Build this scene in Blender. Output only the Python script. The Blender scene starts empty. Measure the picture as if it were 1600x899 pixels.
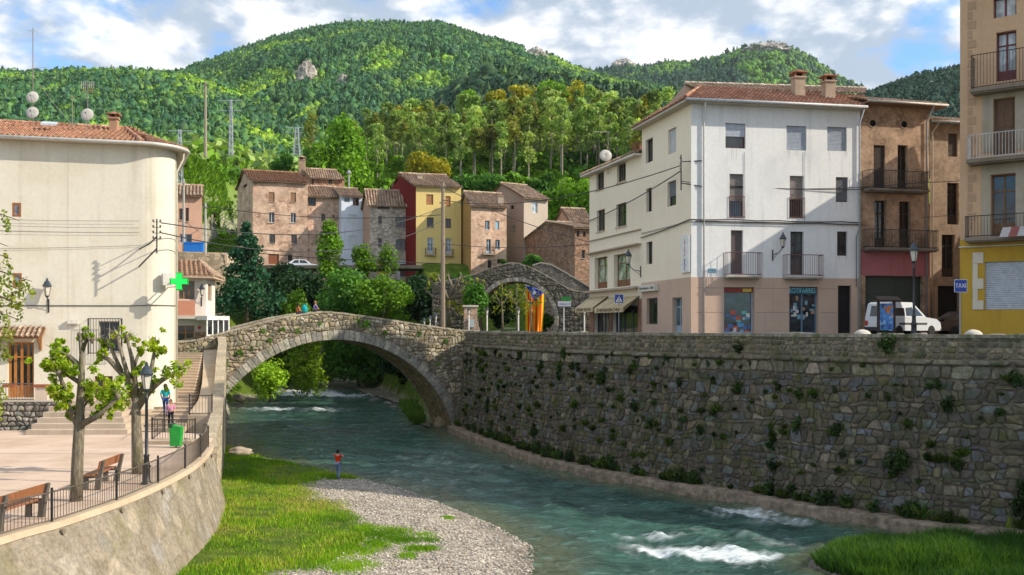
import bpy, bmesh, math, random
import numpy as np
from mathutils import Vector, Matrix, noise as mnoise

# ------------------------------------------------------------------ camera, sky, sun, exposure
C = bpy.context.scene.collection
SC = bpy.context.scene
F_PX, HOR, EYE = 1500.0, 512.5, 8.0          # focal length in photo pixels, horizon row, eye height above the water
cam = bpy.data.cameras.new('camera'); cam_o = bpy.data.objects.new('camera', cam); C.objects.link(cam_o)
cam_o.location = (0, 0, EYE); cam_o.rotation_euler = (math.radians(90), 0, 0)
cam.sensor_width = 36; cam.lens = 36*F_PX/1600; cam.shift_y = (HOR-449.5)/1600
cam.clip_start = 0.1; cam.clip_end = 8000
SC.camera = cam_o
SUN = Vector((0.983, -0.185, 0)).normalized(); SUN_EL = math.radians(32)
SUN = Vector((SUN.x*math.cos(SUN_EL), SUN.y*math.cos(SUN_EL), math.sin(SUN_EL)))
w = bpy.data.worlds.new('World'); SC.world = w; w.use_nodes = True
nt = w.node_tree; nt.nodes.clear()
def wn(t, **k):
    n = nt.nodes.new(t)
    for a, b in k.items(): setattr(n, a, b)
    return n
out = wn('ShaderNodeOutputWorld'); bg = wn('ShaderNodeBackground')
sky = wn('ShaderNodeTexSky', sky_type='NISHITA', sun_disc=False)
sky.sun_elevation = SUN_EL; sky.sun_rotation = math.atan2(SUN.x, SUN.y); sky.air_density = 1.0; sky.dust_density = 0.4; sky.ozone_density = 3.0
tc = wn('ShaderNodeTexCoord')
def wmath(op, a, b=None, c=None, clamp=False):
    n = wn('ShaderNodeMath', operation=op, use_clamp=clamp)
    for i, x in enumerate((a, b, c)):
        if x is None: continue
        if isinstance(x, (int, float)): n.inputs[i].default_value = x
        else: nt.links.new(x, n.inputs[i])
    return n.outputs[0]
def wnoise(scale, detail, rough, dist, loc, sc=(1, 1, 1.9)):
    m = wn('ShaderNodeMapping'); m.inputs['Location'].default_value = loc; m.inputs['Scale'].default_value = sc
    nt.links.new(tc.outputs['Generated'], m.inputs['Vector'])
    n = wn('ShaderNodeTexNoise'); n.inputs['Scale'].default_value = scale; n.inputs['Detail'].default_value = detail
    n.inputs['Roughness'].default_value = rough; n.inputs['Distortion'].default_value = dist
    nt.links.new(m.outputs[0], n.inputs['Vector']); return n.outputs['Fac']
def wramp(x, a, b):
    n = wn('ShaderNodeMapRange', interpolation_type='SMOOTHSTEP'); n.inputs['From Min'].default_value = a; n.inputs['From Max'].default_value = b
    nt.links.new(x, n.inputs['Value']); return n.outputs[0]
n1 = wnoise(5.5, 9, 0.52, 0.15, (1.3, 0.2, 0.4)); n2 = wnoise(16, 8, 0.55, 0.2, (4.1, 2.2, 0.1)); n3 = wnoise(3.2, 3, 0.5, 0, (0.4, 7.3, 2.0))
cov = wmath('ADD', wmath('MULTIPLY', n1, 0.75), wmath('MULTIPLY', n2, 0.25))
mask = wramp(cov, 0.385, 0.50)
# the same clouds looked up a little towards the sun: where that sample is thinner, this side is lit
n1b = wnoise(5.5, 9, 0.52, 0.15, (1.3-0.035, 0.2, 0.4-0.075)); n2b = wnoise(16, 8, 0.55, 0.2, (4.1-0.03, 2.2, 0.1-0.05))
covb = wmath('ADD', wmath('MULTIPLY', n1b, 0.75), wmath('MULTIPLY', n2b, 0.25))
lit = wramp(wmath('ADD', wmath('SUBTRACT', cov, covb), wmath('MULTIPLY', wmath('SUBTRACT', n3, 0.5), 0.25)), -0.065, 0.07)
ccol = wn('ShaderNodeMix', data_type='RGBA'); nt.links.new(lit, ccol.inputs[0])
ccol.inputs[6].default_value = (2.6, 3.15, 3.9, 1); ccol.inputs[7].default_value = (6.0, 6.05, 6.1, 1)
skyt = wn('ShaderNodeMix', data_type='RGBA', blend_type='MULTIPLY'); skyt.inputs[0].default_value = 1.0
nt.links.new(sky.outputs[0], skyt.inputs[6]); skyt.inputs[7].default_value = (0.75, 1.08, 1.3, 1)
mx = wn('ShaderNodeMix', data_type='RGBA'); nt.links.new(mask, mx.inputs[0]); nt.links.new(skyt.outputs[2], mx.inputs[6]); nt.links.new(ccol.outputs[2], mx.inputs[7])
nt.links.new(mx.outputs[2], bg.inputs['Color']); bg.inputs['Strength'].default_value = 0.145
nt.links.new(bg.outputs[0], out.inputs[0])
sl = bpy.data.lights.new('sun', 'SUN'); sl.energy = 4.6; sl.angle = math.radians(0.5); sl.color = (1.0, 0.89, 0.72)
so = bpy.data.objects.new('sun', sl); C.objects.link(so); so.rotation_euler = (-SUN).to_track_quat('-Z', 'Y').to_euler()
SC.view_settings.view_transform = 'Standard'; SC.view_settings.look = 'None'; SC.view_settings.exposure = 0.44; SC.view_settings.gamma = 1
SC.view_settings.use_curve_mapping = False
SC.render.engine = 'CYCLES'
SC.cycles.max_bounces = 5; SC.cycles.diffuse_bounces = 3; SC.cycles.glossy_bounces = 2; SC.cycles.transmission_bounces = 3
SC.cycles.transparent_max_bounces = 4; SC.cycles.caustics_reflective = False; SC.cycles.caustics_refractive = False
SC.cycles.use_adaptive_sampling = True; SC.cycles.adaptive_threshold = 0.02; SC.cycles.use_denoising = True

RND = random.Random(7)
def W(px, py, Y):                                  # point at depth Y seen in the photo at px, py
    return Vector(((px-800)/F_PX*Y, Y, EYE-(py-HOR)/F_PX*Y))
def G(px, py, z):                                  # point at height z seen at px, py
    Y = (EYE-z)*F_PX/(py-HOR); return Vector(((px-800)/F_PX*Y, Y, z))

# ------------------------------------------------------------------ materials
def srgb(r, g, b):
    f = lambda c: (c/255/12.92) if c/255 <= 0.04045 else ((c/255+0.055)/1.055)**2.4
    return (f(r), f(g), f(b))
class MT:
    def __init__(s, name, rough=0.8, spec=0.3, metal=0.0):
        s.m = bpy.data.materials.new(name); s.m.use_nodes = True; s.nt = s.m.node_tree; s.nt.nodes.clear()
        s.out = s.nt.nodes.new('ShaderNodeOutputMaterial'); s.b = s.nt.nodes.new('ShaderNodeBsdfPrincipled')
        s.nt.links.new(s.b.outputs[0], s.out.inputs[0])
        s.b.inputs['Roughness'].default_value = rough; s.b.inputs['Specular IOR Level'].default_value = spec; s.b.inputs['Metallic'].default_value = metal
        s._obj = None
    def n(s, t, ins=None, **k):
        n = s.nt.nodes.new(t)
        for a, b in k.items(): setattr(n, a, b)
        for a, b in (ins or {}).items(): s.put(n.inputs[a], b)
        return n
    def put(s, sock, v):
        if hasattr(v, 'links') or isinstance(v, bpy.types.NodeSocket): s.nt.links.new(v, sock)
        else:
            if isinstance(v, tuple) and len(v) == 3 and sock.type == 'RGBA': v = (*v, 1)
            sock.default_value = v
    def pos(s, scale=(1, 1, 1)):
        g = s.n('ShaderNodeNewGeometry')
        m = s.n('ShaderNodeMapping'); s.put(m.inputs[0], g.outputs['Position']); m.inputs['Scale'].default_value = scale
        return m.outputs[0]
    def noise(s, scale, detail=4, rough=0.55, vec=None, dist=0.0):
        n = s.n('ShaderNodeTexNoise', {'Scale': scale, 'Detail': detail, 'Roughness': rough, 'Distortion': dist})
        s.put(n.inputs['Vector'], vec if vec is not None else s.pos()); return n.outputs['Fac']
    def vor(s, scale, vec=None, feature='F1', rnd=1.0):
        n = s.n('ShaderNodeTexVoronoi', {'Scale': scale, 'Randomness': rnd}, feature=feature)
        s.put(n.inputs['Vector'], vec if vec is not None else s.pos()); return n
    def ramp(s, x, a, b, lo=0.0, hi=1.0):
        n = s.n('ShaderNodeMapRange', {'From Min': a, 'From Max': b, 'To Min': lo, 'To Max': hi}, interpolation_type='SMOOTHSTEP')
        s.put(n.inputs['Value'], x); return n.outputs[0]
    def mix(s, f, a, b, mode='MIX'):
        n = s.n('ShaderNodeMix', data_type='RGBA', blend_type=mode)
        s.put(n.inputs[0], f); s.put(n.inputs[6], a); s.put(n.inputs[7], b); return n.outputs[2]
    def math(s, op, a, b=0.0):
        n = s.n('ShaderNodeMath', operation=op); s.put(n.inputs[0], a); s.put(n.inputs[1], b); return n.outputs[0]
    def scale(s, col, f):                          # colour times a factor socket or number
        n = s.n('ShaderNodeVectorMath', operation='SCALE'); s.put(n.inputs[0], col); s.put(n.inputs['Scale'], f); return n.outputs[0]
    def attr(s, name='Col'):
        return s.n('ShaderNodeAttribute', attribute_name=name).outputs['Color']
    def col(s, c): s.put(s.b.inputs['Base Color'], c); return s
    def bump(s, h, strength=0.4, dist=0.03):
        n = s.n('ShaderNodeBump', {'Strength': strength, 'Distance': dist}); s.put(n.inputs['Height'], h)
        s.put(s.b.inputs['Normal'], n.outputs[0]); return s
MATS = {}
def memo(fn):
    def g(*a, **k):
        key = (fn.__name__, a, tuple(sorted(k.items())))
        if key not in MATS: MATS[key] = fn(*a, **k)
        return MATS[key]
    return g
@memo
def stucco(c, stain=0.35, streak=0.3, sc=(0.55, 0.5, 0.42)):
    m = MT('stucco', 0.92, 0.15)
    big = m.ramp(m.noise(0.35, 6, 0.62), 0.42, 0.72); fine = m.noise(6, 5, 0.6)
    st = m.ramp(m.noise(1.0, 5, 0.6, m.pos((2.2, 2.2, 0.16))), 0.5, 0.78)
    a = m.mix(m.math('MULTIPLY', big, stain), c, tuple(x*y for x, y in zip(c, sc)))
    a = m.mix(m.math('MULTIPLY', st, streak), a, tuple(x*y*0.8 for x, y in zip(c, sc)))
    m.col(m.scale(a, m.ramp(fine, 0.25, 0.8, 0.95, 1.04))); m.bump(m.noise(22, 4, 0.6), 0.10, 0.008); return m.m
@memo
def rubble(c1, c2, mortar, scale=2.6, stretch=1.5, plaster=None, pf=0.0):
    m = MT('rubble_masonry', 0.95, 0.1)
    p = m.pos((1, 1, stretch)); v = m.vor(scale, p); e = m.vor(scale, p, 'DISTANCE_TO_EDGE')
    bw = m.n('ShaderNodeSeparateColor'); m.put(bw.inputs[0], v.outputs['Color'])
    a = m.mix(bw.outputs[0], c1, c2); a = m.scale(a, m.ramp(bw.outputs[1], 0, 1, 0.65, 1.25))
    mk = m.ramp(e.outputs['Distance'], 0.02, 0.09); a = m.mix(mk, mortar, a)
    if plaster:
        pm = m.ramp(m.noise(0.6, 8, 0.7), 0.5-pf*0.3, 0.62-pf*0.3); a = m.mix(pm, a, m.scale(m.mix(0., plaster, plaster), m.ramp(m.noise(3.5, 6, .7), .3, .7, .72, 1.15))); mk = m.math('MAXIMUM', mk, pm)
    a = m.scale(a, m.ramp(m.noise(0.5, 5, 0.6), 0.3, 0.75, 0.75, 1.15))
    m.col(a); m.bump(m.math('ADD', mk, m.noise(12, 3)), 0.4, 0.03); return m.m
@memo
def plain(c, rough=0.6, spec=0.4, metal=0.0, var=0.12, name='paint'):
    m = MT(name, rough, spec, metal)
    m.col(m.scale(c if not isinstance(c, tuple) else m.mix(0.0, c, c), m.ramp(m.noise(5, 5, 0.6), 0.3, 0.75, 1-var, 1+var))); return m.m
@memo
def wood(c, rough=0.55):
    m = MT('wood', rough, 0.3); g = m.noise(4, 6, 0.65, m.pos((9, 9, 0.8)))
    m.col(m.scale(m.mix(0.0, c, c), m.ramp(g, 0.3, 0.75, 0.65, 1.2))); m.bump(g, 0.2, 0.01); return m.m
@memo
def glass(c=(0.02, 0.025, 0.03)):
    m = MT('window_glass', 0.06, 0.7); m.col(m.scale(m.mix(0.0, c, c), m.ramp(m.noise(1.3, 3), 0.3, 0.7, 0.4, 1.8))); return m.m
@memo
def vcol(rough=0.9, spec=0.15, var=0.18, nscale=7.0, bump=0.35, name='stone_colour', moss=0.0):
    m = MT(name, rough, spec); n = m.noise(nscale, 6, 0.65)
    a = m.scale(m.attr(), m.ramp(n, 0.25, 0.78, 1-var*2, 1+var))
    st = m.ramp(m.noise(0.6, 5, 0.6), 0.4, 0.7); a = m.mix(m.math('MULTIPLY', st, 0.25), a, (0.05, 0.045, 0.035))
    if moss:
        vs = m.ramp(m.noise(1.6, 5, .65, m.pos((1.5, 1.5, .14))), .46, .7); a = m.mix(m.math('MULTIPLY', vs, .45*min(1, moss*1.6)), a, (.04, .036, .028))
        mm = m.ramp(m.noise(1.3, 8, 0.72), 0.47, 0.64); a = m.mix(m.math('MULTIPLY', mm, moss), a, (0.055, 0.075, 0.018))
    m.col(a); m.bump(n, bump, 0.05); return m.m
@memo
def leafmat(tr=0.35, rnd=0.25, name='foliage'):
    m = MT(name, 0.65, 0.25)
    oi = m.n('ShaderNodeObjectInfo'); a = m.scale(m.attr(), m.ramp(oi.outputs['Random'], 0, 1, 1-rnd, 1+rnd))
    m.col(a); t = m.n('ShaderNodeBsdfTranslucent'); m.put(t.inputs[0], m.mix(1.0, a, (1.15, 1.1, 0.55), 'MULTIPLY'))
    s = m.n('ShaderNodeMixShader', {0: tr}); m.nt.links.new(m.b.outputs[0], s.inputs[1]); m.nt.links.new(t.outputs[0], s.inputs[2])
    m.nt.links.new(s.outputs[0], m.out.inputs[0]); return m.m
@memo
def bark(c=(0.16, 0.13, 0.09)):
    m = MT('bark', 0.95, 0.1); n = m.noise(5, 6, 0.7, m.pos((3, 3, 0.7))); s = m.ramp(m.noise(2.5, 4, 0.6), 0.5, 0.65)
    m.col(m.mix(m.math('MULTIPLY', s, 0.5), m.scale(m.mix(0., c, c), m.ramp(n, 0.3, 0.75, 0.5, 1.35)), (0.12, 0.13, 0.05))); m.bump(n, 0.8, 0.05); return m.m
def metal(c=(0.015, 0.016, 0.018), rough=0.45): return plain(c, rough, 0.5, 0.0, 0.2, 'painted_iron')
ROOF_MAT = lambda: vcol(0.9, 0.12, 0.3, 9.0, 0.3, 'clay_tile')

# ------------------------------------------------------------------ mesh helpers
OFF = {}
def off_of(o): return OFF.get(o.name, Vector((0, 0, 0))) if o else Vector((0, 0, 0))
def tag(o, label=None, cat=None, group=None, kind=None):
    if label: o['label'] = label
    if cat: o['category'] = cat
    if group: o['group'] = group
    if kind: o['kind'] = kind
    return o
def thing(name, label, cat, loc=(0, 0, 0), group=None):
    o = bpy.data.objects.new(name, None); o.empty_display_size = 0.3; C.objects.link(o); o.location = loc; OFF[o.name] = Vector(loc)
    return tag(o, label, cat, group)
def mesh_np(name, V, faces, mats, parent=None, cols=None, midx=None, smooth=False, loc=None):
    """V Nx3 world points; faces = one int array (M,k) or list of such; cols per face rgb"""
    V = np.asarray(V, dtype=np.float64); fl = faces if isinstance(faces, list) else [faces]
    base = off_of(parent) if parent else (Vector(loc) if loc is not None else Vector((0, 0, 0)))
    V = V-np.array(base)
    me = bpy.data.meshes.new(name); me.vertices.add(len(V)); me.vertices.foreach_set('co', V.astype(np.float32).ravel())
    loops = np.concatenate([np.asarray(f).ravel() for f in fl]).astype(np.int32)
    tot = np.concatenate([np.full(len(f), np.asarray(f).shape[1]) for f in fl]).astype(np.int32)
    st = np.concatenate([[0], np.cumsum(tot)[:-1]]).astype(np.int32)
    me.loops.add(len(loops)); me.loops.foreach_set('vertex_index', loops)
    me.polygons.add(len(tot)); me.polygons.foreach_set('loop_start', st)
    for m in (mats if isinstance(mats, (list, tuple)) else [mats]): me.materials.append(m)
    if midx is not None: me.polygons.foreach_set('material_index', np.asarray(midx, dtype=np.int32))
    me.update(calc_edges=True)
    if cols is not None:
        a = me.attributes.new('Col', 'FLOAT_COLOR', 'FACE'); c = np.ones((len(tot), 4), dtype=np.float32); c[:, :3] = cols; a.data.foreach_set('color', c.ravel())
    if smooth: me.polygons.foreach_set('use_smooth', np.ones(len(tot), dtype=bool))
    me.validate()
    o = bpy.data.objects.new(name, me); C.objects.link(o); OFF[o.name] = base
    if parent: o.parent = parent
    else: o.location = base
    return o
class MB:
    def __init__(s): s.v = []; s.f = []; s.m = []; s.c = []
    def poly(s, pts, m=0, col=(1, 1, 1)):
        i = len(s.v); s.v += [tuple(p) for p in pts]; s.f.append(tuple(range(i, i+len(pts)))); s.m.append(m); s.c.append(col); return s
    def obox(s, o, ax, ay, az, m=0, col=(1, 1, 1)):          # o = corner, three edge vectors
        o, ax, ay, az = Vector(o), Vector(ax), Vector(ay), Vector(az)
        p = [o, o+ax, o+ax+ay, o+ay, o+az, o+ax+az, o+ax+ay+az, o+ay+az]; i = len(s.v); s.v += [tuple(q) for q in p]
        fl = ((0, 3, 2, 1), (4, 5, 6, 7), (0, 1, 5, 4), (1, 2, 6, 5), (2, 3, 7, 6), (3, 0, 4, 7))
        if ax.cross(ay).dot(az) < 0: fl = tuple(tuple(reversed(f)) for f in fl)
        for f in fl: s.f.append(tuple(i+k for k in f)); s.m.append(m); s.c.append(col)
        return s
    def box(s, c, size, rz=0.0, m=0, col=(1, 1, 1)):         # c = centre of the bottom
        a = Vector((math.cos(rz), math.sin(rz), 0))*size[0]; b = Vector((-math.sin(rz), math.cos(rz), 0))*size[1]
        return s.obox(Vector(c)-a/2-b/2, a, b, (0, 0, size[2]), m, col)
    def tube(s, pts, r, seg=6, m=0, col=(1, 1, 1), cap=True):
        pts = [Vector(p) for p in pts]; n = len(pts); rs = r if isinstance(r, (list, tuple)) else [r]*n
        i0 = len(s.v); up = Vector((0.31, 0.17, 0.93))
        for k, p in enumerate(pts):
            d = (pts[min(k+1, n-1)]-pts[max(k-1, 0)]).normalized()
            if abs(d.dot(up)) > 0.95: up = Vector((0.9, 0.3, 0.1))
            x = d.cross(up).normalized(); y = d.cross(x).normalized()
            for j in range(seg):
                a = 2*math.pi*j/seg; s.v.append(tuple(p+(x*math.cos(a)+y*math.sin(a))*rs[k]))
        for k in range(n-1):
            for j in range(seg):
                a, b = i0+k*seg+j, i0+k*seg+(j+1) % seg; s.f.append((a, a+seg, b+seg, b)); s.m.append(m); s.c.append(col)
        if cap:
            s.f.append(tuple(i0+j for j in range(seg))); s.f.append(tuple(i0+(n-1)*seg+j for j in reversed(range(seg)))); s.m += [m, m]; s.c += [col, col]
        return s
    def lathe(s, prof, c, seg=12, m=0, col=(1, 1, 1), axis=None):
        c = Vector(c); i0 = len(s.v); Q = Vector((0, 0, 1)).rotation_difference(Vector(axis)).to_matrix() if axis is not None else Matrix.Identity(3)
        for r, z in prof:
            for j in range(seg):
                a = 2*math.pi*j/seg; s.v.append(tuple(c+Q@Vector((r*math.cos(a), r*math.sin(a), z))))
        for k in range(len(prof)-1):
            for j in range(seg):
                a, b = i0+k*seg+j, i0+k*seg+(j+1) % seg; s.f.append((a, b, b+seg, a+seg)); s.m.append(m); s.c.append(col)
        s.f.append(tuple(i0+j for j in reversed(range(seg)))); s.f.append(tuple(i0+(len(prof)-1)*seg+j for j in range(seg))); s.m += [m, m]; s.c += [col, col]
        return s
    def prism(s, outline, d, m=0, col=(1, 1, 1)):            # 3D outline extruded by vector d
        d = Vector(d); a = [Vector(p) for p in outline]; b = [p+d for p in a]; n = len(a)
        nrm = Vector((0, 0, 0))
        for k in range(n): nrm += a[k].cross(a[(k+1) % n])
        if nrm.dot(d) > 0: a = a[::-1]; b = b[::-1]
        s.poly(a, m, col); s.poly(b[::-1], m, col)
        for k in range(n): s.poly([a[k], b[k], b[(k+1) % n], a[(k+1) % n]][::-1] if False else [a[(k+1) % n], a[k], b[k], b[(k+1) % n]], m, col)
        return s
    def build(s, name, mats, parent=None, smooth=False, loc=None):
        base = off_of(parent) if parent else (Vector(loc) if loc is not None else Vector((0, 0, 0)))
        me = bpy.data.meshes.new(name); me.from_pydata([(p[0]-base.x, p[1]-base.y, p[2]-base.z) for p in s.v], [], s.f)
        for m in (mats if isinstance(mats, (list, tuple)) else [mats]): me.materials.append(m)
        me.polygons.foreach_set('material_index', np.array(s.m, dtype=np.int32))
        if any(c != (1, 1, 1) for c in s.c):
            a = me.attributes.new('Col', 'FLOAT_COLOR', 'FACE'); a.data.foreach_set('color', np.array([(*c, 1) for c in s.c], dtype=np.float32).ravel())
        if smooth: me.polygons.foreach_set('use_smooth', np.ones(len(s.f), dtype=bool))
        me.update()
        o = bpy.data.objects.new(name, me); C.objects.link(o); OFF[o.name] = base
        if parent: o.parent = parent
        else: o.location = base
        return o
def text_mesh(name, s, h, origin, xdir, ydir, mat, parent, align='CENTER', extrude=0.01, wide=None, spacing=1.0):
    cu = bpy.data.curves.new('text', 'FONT'); cu.body = s; cu.size = h; cu.align_x = align; cu.align_y = 'CENTER'; cu.extrude = extrude; cu.space_line = spacing; cu.resolution_u = 3
    t = bpy.data.objects.new('text', cu); C.objects.link(t); bpy.context.view_layer.update()
    me = bpy.data.meshes.new_from_object(t.evaluated_get(bpy.context.evaluated_depsgraph_get())); bpy.data.objects.remove(t); bpy.data.curves.remove(cu)
    X, Yv = Vector(xdir).normalized(), Vector(ydir).normalized(); Z = X.cross(Yv)
    b = off_of(parent); o3 = Vector(origin); k = 1.0
    if wide:
        xs = [v.co.x for v in me.vertices]; k = wide/max(1e-3, max(xs)-min(xs))
    for v in me.vertices: c = v.co.copy(); v.co = o3+X*c.x*k+Yv*c.y+Z*c.z-b
    me.materials.clear(); me.materials.append(mat); me.name = name
    o = bpy.data.objects.new(name, me); C.objects.link(o); OFF[o.name] = b; o.parent = parent; return o
def vnoise(x, y, seed=0):                            # value noise, numpy
    xi = np.floor(x).astype(np.int64); yi = np.floor(y).astype(np.int64); xf = x-xi; yf = y-yi
    def h(a, b):
        n = (a*374761393+b*668265263+seed*1274126177) & 0x7fffffff; n = ((n ^ (n >> 13))*1274126177) & 0x7fffffff; return ((n ^ (n >> 16)) & 0xffff)/65535.0
    u = xf*xf*(3-2*xf); v = yf*yf*(3-2*yf)
    return (h(xi, yi)*(1-u)+h(xi+1, yi)*u)*(1-v)+(h(xi, yi+1)*(1-u)+h(xi+1, yi+1)*u)*v
def fbm(x, y, oct=4, seed=0, rough=0.5):
    a, t, s = 1.0, 0.0, 0.0
    for k in range(oct): s = s+a*vnoise(x*2**k+17*k, y*2**k-9*k, seed+k); t += a; a *= rough
    return s/t

# ------------------------------------------------------------------ stones: one polygonal block per stone on a mapped surface
def rounded(poly, k=0.28):
    o = []; n = len(poly)
    for i in range(n):
        p, q = poly[i], poly[(i+1) % n]
        o.append((p[0]+(q[0]-p[0])*k, p[1]+(q[1]-p[1])*k)); o.append((p[0]+(q[0]-p[0])*(1-k), p[1]+(q[1]-p[1])*(1-k)))
    return o
def stones(mb, fmap, u0, u1, v0, v1, hrow, lavg, jit, gap, dep, palette, rng, clamp=None, wave=0.0, m=0):
    rows = [v0]
    while rows[-1] < v1: rows.append(rows[-1]+hrow*rng.uniform(0.72, 1.3))
    ph = rng.uniform(0, 50)
    def line(i, u): return rows[i]+wave*(mnoise.noise(Vector((u*0.35, i*0.7+ph, 0)))+0.6*mnoise.noise(Vector((u*1.1, i*1.9+ph, 5))))
    for i in range(len(rows)-1):
        u = u0-rng.uniform(0, lavg)
        ju = 0.0
        while u < u1:
            L = lavg*rng.uniform(0.55, 1.55); ua, ub = u, u+L; jn = rng.uniform(-jit, jit)*L*0.5; um = (ua+ub)/2
            P = [(ua+ju, line(i, ua)), (um, line(i, um)+rng.uniform(-jit, jit)*hrow*0.4), (ub+jn, line(i, ub)), (ub-jn*0.6, line(i+1, ub)), (um, line(i+1, um)+rng.uniform(-jit, jit)*hrow*0.4), (ua-ju*0.6, line(i+1, ua))]
            u = ub; ju = jn
            cu = sum(p[0] for p in P)/6; cv = sum(p[1] for p in P)/6
            P = [(min(max(p[0], u0), u1), min(max(p[1], v0), v1)) for p in P]
            if clamp:
                if not clamp(cu, cv, True): continue
                P = [clamp(p[0], p[1], False) for p in P]
            A = 0.5*abs(sum(P[k][0]*P[(k+1) % 6][1]-P[(k+1) % 6][0]*P[k][1] for k in range(6)))
            if A < 0.18*hrow*lavg*0.5: continue
            cu = sum(p[0] for p in P)/6; cv = sum(p[1] for p in P)/6
            R = rounded(P, 0.22); s0 = 1-gap/max(0.05, min(hrow, lavg))
            d = dep*rng.uniform(0.5, 1.3); tu, tv = rng.uniform(-.1, .1)*dep*2, rng.uniform(-.1, .1)*dep*2
            c = rng.choice(palette); f = rng.uniform(0.7, 1.22); c = tuple(x*f*rng.uniform(0.95, 1.05) for x in c)
            base = len(mb.v); n = len(R)
            for (sc, dd) in ((s0, -0.02), (s0*0.97, d*0.7), (s0*0.8, d)):
                for p in R:
                    x, y = (p[0]-cu)*sc, (p[1]-cv)*sc
                    mb.v.append(fmap(cu+x, cv+y, dd+(tu*x+tv*y)/max(lavg, 0.1)*4*(dd > 0)))
            for k in range(n):
                a, b = k, (k+1) % n
                for lv in (0, 1): mb.f.append((base+lv*n+a, base+lv*n+b, base+lv*n+n+b, base+lv*n+n+a)); mb.m.append(m); mb.c.append(c)
            mb.f.append(tuple(base+2*n+k for k in range(n))); mb.m.append(m); mb.c.append(c)

# ------------------------------------------------------------------ foliage
def leaf_arrays(rng, blobs, size, pal, up=0.25, shell=0.55):
    """blobs: (cx,cy,cz, rx,ry,rz, n). returns verts (4n), quads, colours"""
    Vs, Cs = [], []
    pal = np.array(pal)
    for (cx, cy, cz, rx, ry, rz, n) in blobs:
        n = int(n); d = rng.normal(size=(n, 3)); d /= np.linalg.norm(d, axis=1)[:, None]
        r = np.where(rng.random(n) < shell, rng.uniform(0.82, 1.08, n), rng.random(n)**0.4)
        lump = 0.82+0.36*rng.random()
        p = np.array([cx, cy, cz])+d*r[:, None]*np.array([rx, ry, rz])*lump
        nn = d*0.7+rng.normal(size=(n, 3))*0.6+np.array([0, 0, up]); nn /= np.linalg.norm(nn, axis=1)[:, None]
        t = np.cross(nn, rng.normal(size=(n, 3))); t /= np.linalg.norm(t, axis=1)[:, None]; b = np.cross(nn, t)
        s = size*rng.uniform(0.55, 1.35, n)[:, None]; k = rng.uniform(0.5, 0.9, n)[:, None]
        q = np.stack([p-t*s, p-b*s*k+nn*s*0.2, p+t*s, p+b*s*k+nn*s*0.2], 1); Vs.append(q.reshape(-1, 3))
        base = pal[rng.integers(0, len(pal), 1)]*0.5+pal[rng.integers(0, len(pal), n)]*0.5
        Cs.append(base*rng.uniform(0.7, 1.3, n)[:, None])
    V = np.concatenate(Vs); return V, np.arange(len(V)).reshape(-1, 4), np.concatenate(Cs)
def clumps(rng, c, R, k, n, rr=(0.28, 0.5), flat=1.0, lobes=None):
    """k clumps inside the ellipsoid R about c, n leaves in all"""
    o = []
    for i in range(k):
        d = rng.normal(size=3); d /= np.linalg.norm(d); rad = rng.random()**0.45*0.8; s = rng.uniform(*rr)
        o.append((c[0]+d[0]*rad*R[0], c[1]+d[1]*rad*R[1], c[2]+d[2]*rad*R[2], R[0]*s, R[1]*s, R[2]*s*flat, n/k))
    return o
PAL = dict(
    dark=[(0.008, 0.03, 0.010), (0.014, 0.045, 0.014), (0.02, 0.06, 0.016)],
    mid=[(0.04, 0.13, 0.016), (0.06, 0.17, 0.018), (0.085, 0.21, 0.02)],
    lime=[(0.13, 0.28, 0.012), (0.17, 0.34, 0.015), (0.10, 0.23, 0.014)],
    yellow=[(0.36, 0.34, 0.012), (0.30, 0.32, 0.015), (0.42, 0.36, 0.02)],
    pine=[(0.20, 0.33, 0.085), (0.25, 0.38, 0.10), (0.31, 0.42, 0.12)],
    palegreen=[(0.36, 0.48, 0.15), (0.42, 0.52, 0.16), (0.30, 0.44, 0.10)],
    spring=[(.24, .42, .02), (.30, .46, .025), (.19, .36, .02)],
    blue=[(0.018, 0.075, 0.04), (0.026, 0.095, 0.045), (0.035, 0.11, 0.045)],
    olive=[(0.16, 0.22, 0.04), (0.2, 0.25, 0.04), (0.22, 0.22, 0.05)])
# ------------------------------------------------------------------ river geometry
LEDGE_PX = [(700, 674), (730, 688), (764.5, 700), (829, 724), (893, 740), (945, 751), (1022, 766), (1140, 784), (1231, 801), (1367, 824), (1458, 838), (1595, 852)]
LP = [G(a, b, 0.0).to_2d() for a, b in LEDGE_PX]
LP += [LP[-1]+Vector((2.2, -2.1)), LP[-1]+Vector((5.5, -5.4)), LP[-1]+Vector((11, -11.5))]
def catmull(P, n=8):
    o = []
    for i in range(len(P)-1):
        a, b, c, d = P[max(i-1, 0)], P[i], P[i+1], P[min(i+2, len(P)-1)]
        for k in range(n):
            t = k/n; o.append(0.5*((2*b)+(c-a)*t+(2*a-5*b+4*c-d)*t*t+(3*b-a-3*c+d)*t**3))
    return o+[P[-1]]
class Curve:
    def __init__(s, P):
        s.P = P; s.S = [0.0]
        for i in range(1, len(P)): s.S.append(s.S[-1]+(P[i]-P[i-1]).length)
        s.L = s.S[-1]
    def at(s, u):
        import bisect
        i = min(max(bisect.bisect_right(s.S, u)-1, 0), len(s.P)-2); f = (u-s.S[i])/(s.S[i+1]-s.S[i])
        p = s.P[i].lerp(s.P[i+1], f)
        t0 = (s.P[i+1]-s.P[max(i-1, 0)]).normalized(); t1 = (s.P[min(i+2, len(s.P)-1)]-s.P[i]).normalized()
        t = t0.lerp(t1, min(max(f, 0), 1)).normalized(); return p, t
LC = Curve(catmull(LP, 6))
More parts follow.
